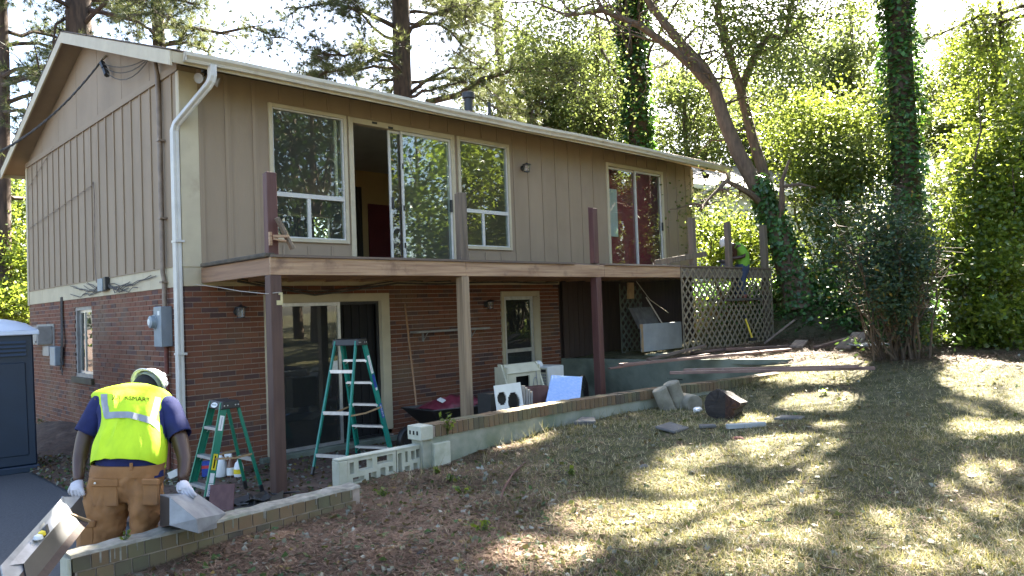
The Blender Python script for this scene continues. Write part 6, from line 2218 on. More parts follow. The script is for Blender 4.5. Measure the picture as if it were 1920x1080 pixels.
glove('glove', B_(1361, 490) + s2 * .08, -CR * .6 - CU * .6, s2, -CU, 'gloveblue', w2, 1.25)
pt = thing('power_drill', 'dark power drill in the hands of the worker behind the deck posts', 'drill', B_(1358, 495))
MB().obox(B_(1358, 490), CR * .11, s2 * .03, CU * .035).build('drill_body', 'black', pt, bevel=.01)
MB().obox(B_(1361, 497), CR * .025, s2 * .022, CU * .07).build('grip', 'gloveblue', pt, bevel=.008)
MB().tube([B_(1350, 490), B_(1344, 491)], .012, 8).build('chuck', 'alu', pt)

# ------------------------------------------------------------------ vegetation
# sunny gaps: the places on the ground that the sun reaches in the photograph (row, column, size); leaves whose shadow would fall there are thinned
GAPS = []
for px, py, rx, ry in ((1510, 683, 100, 14), (1885, 727, 70, 34), (1835, 684, 80, 14), (1545, 757, 75, 9), (1600, 802, 60, 12), (1748, 818, 55, 20), (1865, 800, 60, 14),
                       (1500, 842, 95, 28), (1345, 950, 85, 50), (1160, 968, 110, 28), (1735, 990, 80, 28), (1890, 1055, 50, 30), (960, 822, 55, 14), (1030, 1035, 90, 22), (1300, 862, 60, 14), (1440, 1000, 60, 25), (1570, 890, 50, 22), (1490, 930, 50, 22), (1800, 900, 60, 22), (1870, 955, 45, 20), (1750, 1055, 60, 22), (1420, 1062, 70, 16), (1240, 1010, 60, 18), (1400, 790, 40, 10), (1240, 900, 50, 14), (1780, 770, 40, 12), (1700, 850, 30, 14), (1860, 870, 30, 14)):
    c = ground(px, py)
    t = (c - CAM).dot(CF)
    GAPS.append((c, 1.12 * rx * t / F, 1.12 * ry * t * t / (F * (1.75 - c.z))))
vb = A_(215, 745, 5.95)
GAPS.append((vb, .22, .22))
GAPS.append((A_(245, 850, 5.5), .18, .15))
GAPS.append((on(1230, 680, 'z', .68), .9, .25))
GAPS.append((on(1420, 660, 'z', .72), .6, .25))
SN = np.array(SUN)


def thin(P, keep=.02):
    return P[thin_mask(P, keep)] if len(P) else P


def thin_mask(P, keep=.02):
    ok = np.ones(len(P), dtype=bool)
    for c, ra, rb in GAPS:
        k = (P[:, 2] - c.z) / SN[2]
        g = P - SN[None, :] * k[:, None]
        da = (g[:, 0] - c.x) * dX.x + (g[:, 1] - c.y) * dX.y
        db = (g[:, 0] - c.x) * dY.x + (g[:, 1] - c.y) * dY.y
        q = (da / ra) ** 2 + (db / rb) ** 2
        ok &= ~((q < RNG.uniform(.9, 1.7, len(P))) & (k > .6))
    ok |= RNG.uniform(0, 1, len(P)) < keep
    return ok


def leaf_arrays(P, size, flat=.5, nrm=None, wide=.38, sj=.35):
    n = len(P)
    N = RNG.normal(size=(n, 3))
    N[:, 2] = np.abs(N[:, 2]) * (1 + flat * 2)
    if nrm is not None:
        N = N * .55 + nrm * 1.3
    N /= np.linalg.norm(N, axis=1)[:, None]
    D = RNG.normal(size=(n, 3))
    D[:, 2] -= .5
    D -= N * np.sum(D * N, axis=1)[:, None]
    D /= np.linalg.norm(D, axis=1)[:, None]
    S = np.cross(N, D)
    L = (size * RNG.uniform(1 - sj, 1 + sj, n))[:, None]
    V = np.empty((n, 4, 3))
    V[:, 0] = P - D * L * .5
    V[:, 1] = P + S * L * wide - D * L * .05 - N * L * .10
    V[:, 2] = P + D * L * .5 - N * L * .08
    V[:, 3] = P - S * L * wide - D * L * .05 - N * L * .10
    i = np.arange(n)[:, None] * 4
    T = np.concatenate([i + np.array([[0, 1, 2]]), i + np.array([[0, 2, 3]])], axis=1).reshape(-1, 3)
    return V.reshape(-1, 3), T


def crown(name, P, size, m, parent, cull=True, **k):
    P = np.asarray(P, dtype=float)
    if cull:
        P = thin(P)
    V, T = leaf_arrays(P, size, **k)
    return fastmesh(name, V, T, m, parent)


def clumps(C_, n, sig):
    C_ = np.asarray(C_, dtype=float)
    i = RNG.integers(0, len(C_), n)
    s = np.asarray(sig) * RNG.uniform(.6, 1.3, (len(C_), 1))
    return C_[i] + RNG.normal(size=(n, 3)) * s[i] * np.array([1, 1, .75])


def ell(c, r, n, shell=.45):
    d = RNG.normal(size=(n, 3))
    d /= np.linalg.norm(d, axis=1)[:, None]
    k = RNG.uniform(shell, 1, (n, 1)) ** .7
    return np.asarray(c) + d * k * np.asarray(r)


def bend(a, b, sag=.15, n=5, jit=.05):
    a, b = Vector(a), Vector(b)
    L0 = (b - a).length
    out = []
    for i in range(n + 1):
        t = i / n
        p = a.lerp(b, t)
        p.z += sag * L0 * math.sin(math.pi * t)
        if 0 < i < n:
            p += Vector((random.uniform(-1, 1), random.uniform(-1, 1), random.uniform(-1, 1))) * jit * L0
        out.append(p)
    return out


def tree(name, label, cat, trunk, r0, r1, crowns, m, nleaf, size, sig, bark='greybark', limbs=26, group=None, cull=True, limb_from=.35, seg=9, flat=.5):
    trunk = [Vector(p) for p in trunk]
    t = thing(name, label, cat, trunk[0], group)
    mb = MB()
    n = len(trunk)
    mb.tube(trunk, [r0 + (r1 - r0) * i / (n - 1) for i in range(n)], seg)
    CC = np.concatenate([ell(c, r, k) for c, r, k in crowns])
    for c in CC[:limbs]:
        k = random.uniform(limb_from, .98) * (n - 1)
        i = min(int(k), n - 2)
        s = trunk[i].lerp(trunk[i + 1], k - i)
        rr = (r0 + (r1 - r0) * k / (n - 1)) * .38
        pts = bend(s, c, random.uniform(-.05, .14), 5, .04)
        mb.tube(pts, [max(.008, rr * (1 - .85 * q / 5)) for q in range(6)], 5, cap=False)
        for q in (2, 3, 4):
            d = CC[random.randrange(len(CC))] - np.array(pts[q])
            if np.linalg.norm(d) < 3.2:
                mb.tube(bend(pts[q], np.array(pts[q]) + d * .8, .05, 3, .06), [max(.006, rr * .3), rr * .22, rr * .15, .005], 4, cap=False)
    mb.build('trunk', bark, t, smooth=True)
    if m:
        crown('crown', clumps(CC, nleaf, sig), size, m, t, cull, flat=flat)
    return t


def wob(a, b, n=7, j=.04):
    a, b = Vector(a), Vector(b)
    return [a.lerp(b, i / n) + (Vector((random.uniform(-1, 1), random.uniform(-1, 1), 0)) * j * (b - a).length / 10 if 0 < i < n else Vector()) for i in range(n + 1)]


def tufts(P, D, n=16, ln=.19, wd=.011):            # pine needle brushes at points P pointing along D
    P = np.repeat(P, n, axis=0)
    D = np.repeat(D, n, axis=0) + RNG.normal(size=(len(P), 3)) * .62
    D /= np.linalg.norm(D, axis=1)[:, None]
    S = np.cross(D, RNG.normal(size=(len(P), 3)))
    S /= np.linalg.norm(S, axis=1)[:, None]
    L = (ln * RNG.uniform(.7, 1.2, len(P)))[:, None]
    V = np.empty((len(P), 3, 3))
    V[:, 0] = P - S * wd * .5
    V[:, 1] = P + S * wd * .5
    V[:, 2] = P + D * L
    T = np.arange(len(P) * 3).reshape(-1, 3)
    return V.reshape(-1, 3), T


def pine(label, base, top, r0, r1, z0, z1, nl, length, droop=-.12, ntuft=96, extra=(), ln=.25, wd=.011):
    t = thing('pine_tree', label, 'pine tree', base, 'tall pines behind the house')
    tr = wob(base, top, 9, .02)
    mb = MB().tube(tr, [r0 + (r1 - r0) * i / 9 for i in range(10)], 12)
    P, D = [], []

    def sprig(pts, k0, cnt):
        pts = [Vector(p) for p in pts]
        for _ in range(cnt):
            k = random.uniform(k0, 1) * (len(pts) - 1)
            i = min(int(k), len(pts) - 2)
            p = pts[i].lerp(pts[i + 1], k - i)
            d = (pts[i + 1] - pts[i]).normalized()
            off = Vector((random.gauss(0, 1), random.gauss(0, 1), random.gauss(0, .7)))
            off.normalize()
            e = p + (d * .5 + off).normalized() * random.uniform(.1, .55)
            mb.tube([p, e], [.008, .004], 3, cap=False)
            P.append(e)
            D.append((e - p).normalized() + Vector((0, 0, .15)))

    Hh = Vector(top) - Vector(base)
    for i in range(nl):
        zz = z0 + (z1 - z0) * (i + random.random()) / nl
        k = (zz - base[2]) / Hh.z
        s = Vector(base) + Hh * k
        a = random.uniform(0, 2 * math.pi)
        L0 = length * random.uniform(.55, 1.1) * (1 - .45 * (zz - z0) / max(z1 - z0, .1))
        e = s + Vector((math.cos(a), math.sin(a), random.uniform(-.1, .3))) * L0
        e.z += droop * L0
        pts = bend(s, e, random.uniform(-.02, .16), 6, .05)
        mb.tube(pts, [.055 * (1 - .8 * q / 6) + .008 for q in range(7)], 5, cap=False)
        sprig(pts, .45, ntuft // 2)
        for q in (3, 4, 5):
            for _ in range(2):
                d = Vector((random.gauss(0, 1), random.gauss(0, 1), random.gauss(-.1, .4))).normalized() + (pts[q] - pts[q - 1]).normalized() * .8
                sub = bend(pts[q], pts[q] + d.normalized() * random.uniform(.5, 1.2), .05, 3, .06)
                mb.tube(sub, [.018, .013, .009, .005], 4, cap=False)
                sprig(sub, .3, ntuft // 6)
    for path, rr, cnt in extra:
        mb.tube(path, [rr * (1 - .75 * q / (len(path) - 1)) for q in range(len(path))], 7, cap=False)
        if cnt:
            sprig(path, .3, cnt)
            for q in range(2, len(path)):
                for _ in range(3):
                    d = Vector((random.gauss(0, 1), random.gauss(0, 1), random.gauss(-.25, .5))).normalized() + (Vector(path[q]) - Vector(path[q - 1])).normalized() * .6
                    sub = bend(path[q], Vector(path[q]) + d.normalized() * random.uniform(.6, 1.7), .06, 4, .07)
                    mb.tube(sub, [.024, .018, .013, .009, .005], 4, cap=False)
                    sprig(sub, .3, cnt // 8)
    mb.build('trunk', 'bark', t, smooth=True)
    P = np.array([tuple(p) for p in P])
    D = np.array([tuple(d) for d in D])
    k = thin_mask(P)
    V, T = tufts(P[k], D[k], 34, ln, wd)
    fastmesh('crown', V, T, 'needle', t)
    return t


random.seed(31)


def vert(px, py, t, zb, h, lean=0.0):
    p = at(px, py, t)
    return Vector((p.x, p.y, zb)), Vector((p.x + lean * h * CR.x, p.y + lean * h * CR.y, zb + h))


b, e = vert(150, 40, 20, -.5, 24)
b.x += .0
pine('thick dark pine trunk rising behind the roof peak at the left', b, e, .36, .26, 8.6, 20, 20, 3.6,
     extra=[([at(165, 18, 20), at(215, 28, 19.6), at(262, 42, 19.2), at(290, 62, 19)], .07, 0), ([at(130, 30, 20), at(105, 45, 19.6), at(100, 80, 19.4), at(98, 110, 19.4)], .045, 26)])
b, e = vert(295, 40, 24, -.5, 23)
pine('slim pine trunk behind the gable roof right of the thick one', b, e, .22, .16, 9.5, 20, 18, 3.4,
     extra=[([at(302, 60, 24), at(325, 18, 23.6), at(340, -30, 23)], .06, 10), ([at(305, 50, 24), at(360, 52, 23), at(415, 62, 22), at(470, 50, 21.5), at(520, 70, 21)], .07, 60), ([at(305, 85, 24), at(350, 80, 22.5), at(390, 98, 22)], .06, 30)])
b, e = vert(752, 100, 23, -.5, 22, .003)
pine('broad needled pine standing behind the middle of the roof', b, e, .33, .22, 8.2, 17, 34, 4.2,
     extra=[([at(770, 175, 23), at(800, 150, 22.4), at(845, 128, 22), at(905, 128, 21.5)], .07, 40), ([at(800, 192, 22.5), at(860, 178, 22), at(900, 150, 21.6), at(960, 132, 21.3), at(1015, 122, 21), at(1040, 140, 21)], .10, 110),
            ([at(738, 110, 23), at(690, 92, 22.5), at(645, 105, 22), at(600, 100, 22)], .07, 90), ([at(740, 150, 23), at(715, 150, 22.6), at(690, 170, 22.4)], .05, 20), ([at(740, 50, 23), at(680, 20, 22.3), at(620, 5, 22), at(560, 15, 22)], .08, 90)])
b, e = vert(935, 50, 32, -.5, 26)
pine('slender distant pine trunk right of the broad pine', b, e, .24, .18, 13.5, 24, 14, 3.2)
b, e = vert(6, 300, 19, -.5, 20)
pine('pine at the left picture edge behind the house end', b, e, .20, .12, 5.0, 17, 20, 3.4, ntuft=40,
     extra=[([at(5, 160, 19), at(40, 150, 18), at(75, 140, 17.4), at(95, 150, 17)], .06, 60), ([at(5, 210, 19), at(45, 205, 18), at(60, 240, 17.6)], .05, 50)])
b, e = vert(1150, -200, 40, 0, 26)
pine('far pine behind the ivy column, high above the roof', b, e, .26, .16, 11, 25, 20, 4.0)
b, e = vert(1990, -60, 22, .8, 22)
pine('dark pine crown in the top right corner', b, e, .3, .18, 8.6, 20, 22, 5.0)


def ivy_column(label, base, top, r, nleaf, size, crowns=None, nl=0, leafm='leaf_g'):
    t = thing('ivy_clad_tree', label, 'tree', base)
    tr = wob(base, top, 10, .015)
    mb = MB().tube(tr, [r * .75 - .2 * r * i / 10 for i in range(11)], 12)
    if crowns:
        CC = np.concatenate([ell(c, q, k) for c, q, k in crowns])
        for c in CC[:40]:
            k = random.uniform(.55, .98) * 10
            i = min(int(k), 9)
            mb.tube(bend(tr[i].lerp(tr[i + 1], k - i), c, .08, 5, .04), [.06, .05, .035, .025, .016, .008], 5, cap=False)
    mb.build('trunk', 'bark', t, smooth=True)
    k = RNG.uniform(0, 1, nleaf)
    a = RNG.uniform(0, 2 * np.pi, nleaf)
    B0, B1 = np.array(base), np.array(top)
    ax = B0[None] + (B1 - B0)[None] * k[:, None]
    lump = 1 + .16 * np.sin(a * 2 + k * 21) + .12 * np.sin(a * 3 - k * 37 + 1) + .10 * np.sin(k * 61)
    rr = r * lump * RNG.uniform(.72, 1.12, nleaf)
    out = np.stack([np.cos(a), np.sin(a), np.zeros(nleaf)], 1)
    V, T = leaf_arrays(ax + out * rr[:, None], size, nrm=out * .8 + np.array([0, 0, .35]))
    fastmesh('ivy', V, T, 'ivy', t)
    if crowns:
        crown('crown', clumps(CC, nl, .8), .15, leafm, t)
    return t


b, e = vert(1200, 200, 25, 0, 14.5, -.012)
ivy_column('thick ivy clad trunk rising behind the right half of the roof', b, e, .52, 9000, .17, [((b.x, b.y, 17), (4.5, 4.5, 4.5), 60)], 7000)
b, e = vert(1716, 600, 17.6, .7, 12.0, -.006)
IB = b
ivy_column('tall ivy clad trunk behind the dark bush at the right', b, e, .43, 9500, .12, [((b.x + 1.5, b.y + .4, 14.5), (6.5, 5.0, 4.6), 150)], 52000)

# leaning tree with ivy on its foot
t = thing('leaning_tree', 'leaning tree with an ivy covered foot beside the end of the deck', 'tree', at(1495, 550, 18.2))
mb = MB()
m0 = [at(1500, 575, 18.2), at(1490, 530, 18.2), at(1470, 470, 18.2), at(1455, 425, 18.2)]
mb.tube(m0, [.42, .36, .29, .25], 12)
mA = [at(1455, 425, 18.2), at(1442, 400, 18.2), at(1416, 346, 18.3), at(1383, 285, 18.3), at(1359, 228, 18.4), at(1338, 163, 18.4), at(1318, 126, 18.4), at(1281, 86, 18.4), at(1224, 16, 18.2), at(1190, -40, 18)]
mb.tube(mA, [.24, .21, .19, .18, .165, .155, .14, .12, .09, .07], 10)
mB = [at(1338, 170, 18.4), at(1300, 128, 18.2), at(1268, 98, 18), at(1200, 48, 17.6), at(1130, 20, 17.2), at(1060, 30, 17)]
mb.tube(mB, [.11, .10, .095, .08, .06, .03], 8)
mC = [at(1450, 418, 18.2), at(1440, 350, 18.7), at(1412, 262, 19), at(1389, 170, 19.1), at(1363, 90, 19.1), at(1345, 25, 19.2), at(1352, -30, 19.2)]
mb.tube(mC, [.16, .14, .13, .12, .10, .08, .06], 8)
mD = [at(1389, 170, 19.1), at(1412, 110, 19), at(1440, 68, 18.8), at(1471, 72, 18.6), at(1478, 40, 18.6), at(1490, -10, 18.5)]
mb.tube(mD, [.10, .095, .085, .07, .06, .05], 7)
mE = [at(1460, 428, 18.1), at(1466, 380, 17.9), at(1466, 340, 17.8), at(1480, 300, 17.7)]
mb.tube(mE, [.10, .08, .06, .03], 6)
mF = [at(1432, 385, 18.2), at(1405, 362, 17.8), at(1380, 348, 17.6), at(1362, 340, 17.5), at(1330, 372, 17.2), at(1310, 395, 17)]
mb.tube(mF, [.09, .075, .06, .05, .03, .015], 6)
mb.tube([at(1468, 350, 17.8), at(1500, 345, 17.6), at(1530, 352, 17.4)], [.05, .035, .02], 6)
for path, s in ((mA, 4), (mB, 1), (mC, 2), (mD, 1), (mF, 1)):
    for _ in range(16):
        k = random.uniform(s, len(path) - 1.01)
        i = int(k)
        p = path[i].lerp(path[i + 1], k - i)
        d = Vector((random.gauss(0, 1), random.gauss(0, 1), random.gauss(.2, .6))).normalized()
        pts = bend(p, p + d * random.uniform(.8, 2.6) * (.3 if path is mF else 1), random.uniform(-.05, .12), 5, .07)
        mb.tube(pts, [.032, .026, .02, .015, .01, .006], 4, cap=False)
mb.build('trunk', 'greybark', t, smooth=True)
CC = []
random.seed(5)
for _ in range(120):
    px, py = random.uniform(1000, 1625), random.uniform(-330, 190)
    if 1115 < px < 1285 and py > -70:
        continue
    CC.append(tuple(at(px, py, random.uniform(18.2, 20.5) if px < 1420 and py > 60 else random.uniform(16.5, 20.5))))
for _ in range(80):                                # clumps added above the view to keep sun off the near worker and duct
    CC.append((random.gauss(11.5, 2.0), random.gauss(-1.4, 1.6), random.gauss(13.6, 1.2)))
for _ in range(26):
    CC.append(tuple(at(random.uniform(1470, 1620), random.uniform(150, 330), random.uniform(17.5, 19.5))))
for _ in range(3):
    CC.append(tuple(at(random.uniform(1315, 1375), random.uniform(375, 430), random.uniform(18.8, 19.5))))
crown('crown', clumps(CC, 110000, .6), .078, 'leaf_y', t)
n = 3400
k = RNG.uniform(0, 1, n) ** 1.3
path = m0 + [at(1442, 400, 18.2), at(1432, 370, 18.2), at(1425, 340, 18.2)]
pa = np.array([tuple(p) for p in path])
kk = k * (len(pa) - 1)
ii = np.minimum(kk.astype(int), len(pa) - 2)
ax = pa[ii] + (pa[ii + 1] - pa[ii]) * (kk - ii)[:, None]
out = RNG.normal(size=(n, 3))
out /= np.linalg.norm(out, axis=1)[:, None]
V, T = leaf_arrays(ax + out * (np.interp(kk, [0, 6], [.50, .24]) * RNG.uniform(.8, 1.2, n))[:, None], .11, nrm=out)
fastmesh('ivy', V, T, 'ivy', t)

# understorey and shrubs
random.seed(77)


def shrub(name, label, cat, cpx, m, nleaf, size, sig, nc, zb=None, stems=14, cull=True, bark='stem', flat=.4):
    # cpx: list of (px, py, t, rx, ry, rz in metres)
    CC = np.concatenate([ell(at(px, py, t_), (rx, ry, rz), nc, .3) for px, py, t_, rx, ry, rz in cpx])
    c = CC.mean(0)
    zb = zb if zb is not None else float(zl(c[0], c[1]))
    t = thing(name, label, cat, (c[0], c[1], zb))
    mb = MB()
    for _ in range(stems):
        e = CC[random.randrange(len(CC))]
        s = Vector((c[0] + random.uniform(-.35, .35), c[1] + random.uniform(-.35, .35), zb - .05))
        mb.tube(bend(s, e, random.uniform(-.02, .08), 5, .05), [.05, .042, .034, .026, .017, .008], 5, cap=False)
    mb.build('stem', bark, t, smooth=True)
    crown('crown', clumps(CC, nleaf, sig), size, m, t, cull, flat=flat)
    return t


shrub('shrub', 'bright green shrub behind the worker at the end of the deck', 'shrub', [(1350, 470, 19.5, 1.0, 1.0, .9), (1405, 475, 20.0, .9, .9, .7)], 'leaf_b', 7000, .10, .32, 26)
shrub('understorey_tree', 'yellow green understorey tree between the leaning tree and the ivy trunk', 'tree', [(1540, 310, 20, 1.2, 1.2, 1.1), (1585, 260, 20, .8, 1.1, 1.0), (1500, 240, 21, 1.2, 1.1, .9)], 'leaf_b', 18000, .09, .42, 30)
shrub('shrub', 'dark evergreen shrub mass behind the nandina bush left of the ivy trunk', 'shrub', [(1560, 350, 19.5, 1.0, .9, 1.0), (1610, 345, 19.0, .8, .9, 1.0), (1575, 440, 19.0, .9, .9, .9)], 'leaf_g', 8000, .10, .38, 30)
shrub('shrub', 'bushy dark undergrowth between the ivy foot of the leaning tree and the nandina', 'shrub', [(1560, 545, 19.0, .8, .7, .6), (1610, 575, 17.5, .8, .7, .45)], 'ivy', 7000, .10, .32, 26)
shrub('shrub', 'tall bright green shrub at the right edge of the picture', 'shrub', [(1885, 230, 15, .75, 1.0, 1.3), (1915, 330, 14.5, 1.0, 1.1, 1.2), (1870, 410, 14.5, .85, .9, 1.0)], 'leaf_b', 15000, .09, .24, 60)
shrub('shrub', 'glossy leaved shrub low at the right edge under the tall bright one', 'shrub', [(1835, 500, 13.8, .9, .9, .8), (1905, 540, 13.2, .9, .9, .8), (1870, 610, 13.0, .9, .8, .45)], 'leaf_b', 12000, .08, .2, 50)
shrub('shrub', 'leafy green shrub right of the ivy trunk, overhanging the nandina', 'shrub', [(1815, 400, 15.8, .45, .6, .7), (1790, 480, 15.0, .5, .7, .5)], 'leaf_b', 5000, .10, .3, 26)

# nandina: a clump of canes with dark pinnate leaves
c = ground(1690, 674)
t = thing('nandina_bush', 'dark many stemmed bush standing on the lawn edge in front of the ivy trunk', 'bush', c)
mb = MB()
CC = []
random.seed(8)
tt = (c - CAM).dot(CF)
for i in range(40):
    s = c + Vector((random.gauss(0, .16), random.gauss(0, .16), -.05))
    top = at(random.uniform(1540, 1785), random.uniform(385, 545), tt + random.gauss(0, .55))
    top.z = max(top.z, c.z + .9)
    pts = bend(s, top, random.uniform(-.03, .04), 6, .025)
    mb.tube(pts, [.020, .018, .016, .014, .011, .008, .005], 5, cap=False)
    for q in (3, 4, 5, 6):
        for _ in range(3):
            d = Vector((random.gauss(0, 1), random.gauss(0, 1), random.gauss(.2, .4))).normalized()
            e = pts[q] + d * random.uniform(.2, .5)
            mb.tube([pts[q], e], [.005, .003], 3, cap=False)
            CC.append(tuple(e))
mb.build('stem', 'stem', t, smooth=True)
crown('crown', clumps(CC, 32000, .20), .075, 'leaf_d', t, wide=.26)
P = clumps([tuple(at(1760, 590, tt)), tuple(at(1775, 560, tt + .1)), tuple(at(1748, 620, tt))], 420, .12)
crown('leaves', P, .085, 'leaf_b', t, wide=.26)

# distant and flanking broadleaf trees
bgs = [(640, 330, 34, 'leaf_g', 'distant green tree behind the broad pine at roof height'), (985, 190, 30, 'leaf_y', 'yellow green tree behind the roof vent'), (1060, 210, 33, 'leaf_g', 'mid green tree behind the roof, left of the ivy trunk'), (1120, 170, 28, 'leaf_y', 'pale green tree just left of the ivy clad trunk over the roof'),
       (1285, 230, 34, 'leaf_y', 'pale yellow tree between the ivy trunk and the leaning tree'), (1390, 260, 38, 'leaf_y', 'distant yellow tree behind the leaning trunk'), (1600, 120, 34, 'leaf_y', 'pale yellow tree left of the right ivy trunk'), (1500, 150, 42, 'leaf_y', 'far yellow green tree behind the leaning crown'), (1880, 120, 24, 'leaf_b', 'bright yellow green tree crown at the upper right edge'), (1790, 190, 30, 'leaf_y', 'pale tree glimpsed right of the ivy trunk')]
for i, (px, py, t_, m_, lab) in enumerate(bgs):
    c = at(px, py, t_)
    g0 = Vector((c.x, c.y, .3))
    R_ = 2.1 * t_ / 30
    tree('broadleaf_tree', lab, 'tree', wob(g0, (c.x, c.y, c.z + R_ * 1.2), 7, .05), .20, .06, [(tuple(c), (R_ * 1.05, R_ * 1.05, R_ * 1.1), 42), ((c.x, c.y, c.z - R_ * 1.3), (R_ * .9, R_ * .9, R_ * .8), 20)], m_, 20000, .125 * t_ / 30, .48 * t_ / 30, limbs=34, group='broadleaf trees behind the house', cull=True)
# left of the house
shrub('shrub', 'sunlit yellow green shrub behind the portable toilet at the left edge', 'shrub', [(20, 520, 19, .9, .9, 1.0), (35, 440, 20, .8, .9, 1.0), (10, 590, 18, 1.0, .9, .7)], 'leaf_b', 9000, .10, .32, 26, zb=-.5, cull=False)
shrub('vine_tree', 'dark vine covered tree at the far left behind the house corner', 'tree', [(5, 400, 21, .9, .9, 1.2), (-30, 500, 21, 1.2, 1.0, 1.5), (30, 360, 24, .8, .8, .9)], 'leaf_g', 8000, .11, .35, 26, zb=-.5, cull=False, bark='bark')
shrub('shrub', 'green hedge shrub standing far behind the left house end', 'shrub', [(-60, 560, 27, 2.5, 2.5, 2.0), (40, 560, 30, 2.5, 2.5, 2.2)], 'leaf_g', 8000, .16, .6, 30, zb=-.5, cull=False)

# woods on the far side of the gardens (one mass)
P = []
for a in np.linspace(-0.35, 1.75, 60):
    d = 52 + 8 * math.sin(a * 9)
    x, y = CAM.x + d * math.sin(a), CAM.y + d * math.cos(a)
    for _ in range(5):
        P.append((x + random.gauss(0, 2), y + random.gauss(0, 2), random.uniform(.5, 9.5) + random.gauss(0, 1.2)))
V, T = leaf_arrays(clumps(P, 52000, 1.15), .36)
tag(fastmesh('woods', V, T, 'leaf_y'), 'line of far woods beyond the gardens', 'woods', kind='stuff')

# trees on the viewer's side of the garden, seen only as reflections in the panes
random.seed(91)
for i, (x, y, h) in enumerate(((16.8, -13.8, 9), (21, -16, 11), (26, -14, 10), (12.2, -19, 14), (3, -24, 12), (14.5, -26, 15), (30, -20, 14), (-5, -26, 12), (-14, -20, 11), (25, -27, 15), (8.5, -22, 14), (10.6, -14.8, 12))):
    z0 = float(zl(x, y))
    tree('garden_tree', 'leafy tree on the viewer side of the garden, reflected in the windows', 'tree', wob((x, y, z0 - .1), (x, y, z0 + h * .8), 6, .06), .24, .06,
         [((x, y, z0 + h * .62), (h * .30, h * .30, h * .32), 46), ((x, y, z0 + h * .3), (h * .22, h * .22, h * .16), 16)], 'leaf_d' if i in (3, 5, 10, 11) else ('leaf_b', 'leaf_g', 'leaf_b')[i % 3], 6500, .22, .6, limbs=16, group='trees on the viewer side of the garden', cull=False)

# ------------------------------------------------------------------ ground cover
def on_lawn(n, f, xr, yr):
    x = RNG.uniform(*xr, n)
    y = RNG.uniform(*yr, n)
    k = f(x, y)
    k &= ~((y > yb(np.maximum(x, .8)) - .12) & (x < 8.25))
    x, y = x[k], y[k]
    return np.stack([x, y, zl(x, y)], 1)


def patchy(x, y, s=1.0):
    return .5 + .25 * np.sin(1.9 * s * x + 1.3 * np.sin(1.1 * s * y)) + .25 * np.sin(2.3 * s * y - 1.7 * np.sin(.9 * s * x))


def blades(P, h, wd, lean, m, name, label, cat):
    n = len(P)
    a = RNG.uniform(0, 2 * np.pi, n)
    D = np.stack([np.cos(a), np.sin(a), np.zeros(n)], 1)
    S = np.stack([-np.sin(a), np.cos(a), np.zeros(n)], 1)
    H = (h * RNG.uniform(.5, 1.4, n))[:, None]
    ln = (lean * RNG.uniform(.3, 1.6, n))[:, None]
    Wd = (wd * RNG.uniform(.7, 1.3, n))[:, None]
    V = np.empty((n, 3, 3))
    V[:, 0] = P - S * Wd * .5
    V[:, 1] = P + S * Wd * .5
    V[:, 2] = P + D * H * ln + np.array([0, 0, 1]) * H * np.clip(1.15 - ln * .45, .12, 1)
    return tag(fastmesh(name, V.reshape(-1, 3), np.arange(n * 3).reshape(-1, 3), m), label, cat, kind='stuff')


def polar(n, r0, r1, a0, a1):
    r = np.exp(RNG.uniform(math.log(r0), math.log(r1), n))
    a = rad(a0) + RNG.uniform(0, 1, n) * rad(a1 - a0)
    return CAM.x + r * np.sin(a), CAM.y + r * np.cos(a)


x, y = polar(330000, 3.6, 14.5, 14, 84)
pat = patchy(x, y)
strawy = (sstep(1.4, -1.2, x - .9 * (y + 6)) > RNG.uniform(0, 1, len(x)) * .95) | (sstep(7.2, 9.0, x) > RNG.uniform(0, 1, len(x)))
wallside = (y > np.where(x > .74, yb(np.maximum(x, .74)), np.where(x > -.42, -4.05, -4.70)) - .11)
ok = ~wallside & (x > -2.7) | ((x > 8.3) & (y > -4.3) & (y < -2.1) & (x < 13))
g_ok = ok & ~strawy & (RNG.uniform(0, 1, len(x)) < .35 + .65 * pat)
P = np.stack([x[g_ok], y[g_ok], zl(x[g_ok], y[g_ok]) - .004], 1)
blades(P, .052, .0075, 1.15, 'grass', 'grass', 'dry clipped grass over the sunlit and shaded lawn', 'grass')
s_ok = ok & (strawy | (RNG.uniform(0, 1, len(x)) < .05))
P = np.stack([x[s_ok], y[s_ok], zl(x[s_ok], y[s_ok]) + RNG.uniform(.0, .02, s_ok.sum())], 1)
P = P[:90000]
n = len(P)
a = RNG.uniform(0, 2 * np.pi, n)
D = np.stack([np.cos(a), np.sin(a), RNG.normal(0, .16, n)], 1)
S = np.stack([-np.sin(a), np.cos(a), np.zeros(n)], 1)
L = RNG.uniform(.05, .13, (n, 1))
wv = .0042
V = np.empty((n, 4, 3))
V[:, 0], V[:, 1], V[:, 2], V[:, 3] = P - D * L / 2 - S * wv / 2, P - D * L / 2 + S * wv / 2, P + D * L / 2 + S * wv / 2, P + D * L / 2 - S * wv / 2
tag(fastmesh('pine_straw', V.reshape(-1, 3), np.arange(n * 4).reshape(-1, 4), 'straw'), 'reddish pine straw over the ground by the low walls', 'pine straw', kind='stuff')
x, y = RNG.uniform(8.15, 14.5, 26000), RNG.uniform(-7.6, -2.1, 26000)
k = (y > yb(x) + .05) | (RNG.uniform(0, 1, len(x)) < .55 * sstep(8.4, 9.6, x))
P = np.stack([x[k], y[k], zl(x[k], y[k]) + RNG.uniform(.005, .03, k.sum())], 1)
n = len(P)
a = RNG.uniform(0, 2 * np.pi, n)
D = np.stack([np.cos(a), np.sin(a), RNG.normal(0, .2, n)], 1)
S = np.stack([-np.sin(a), np.cos(a), np.zeros(n)], 1)
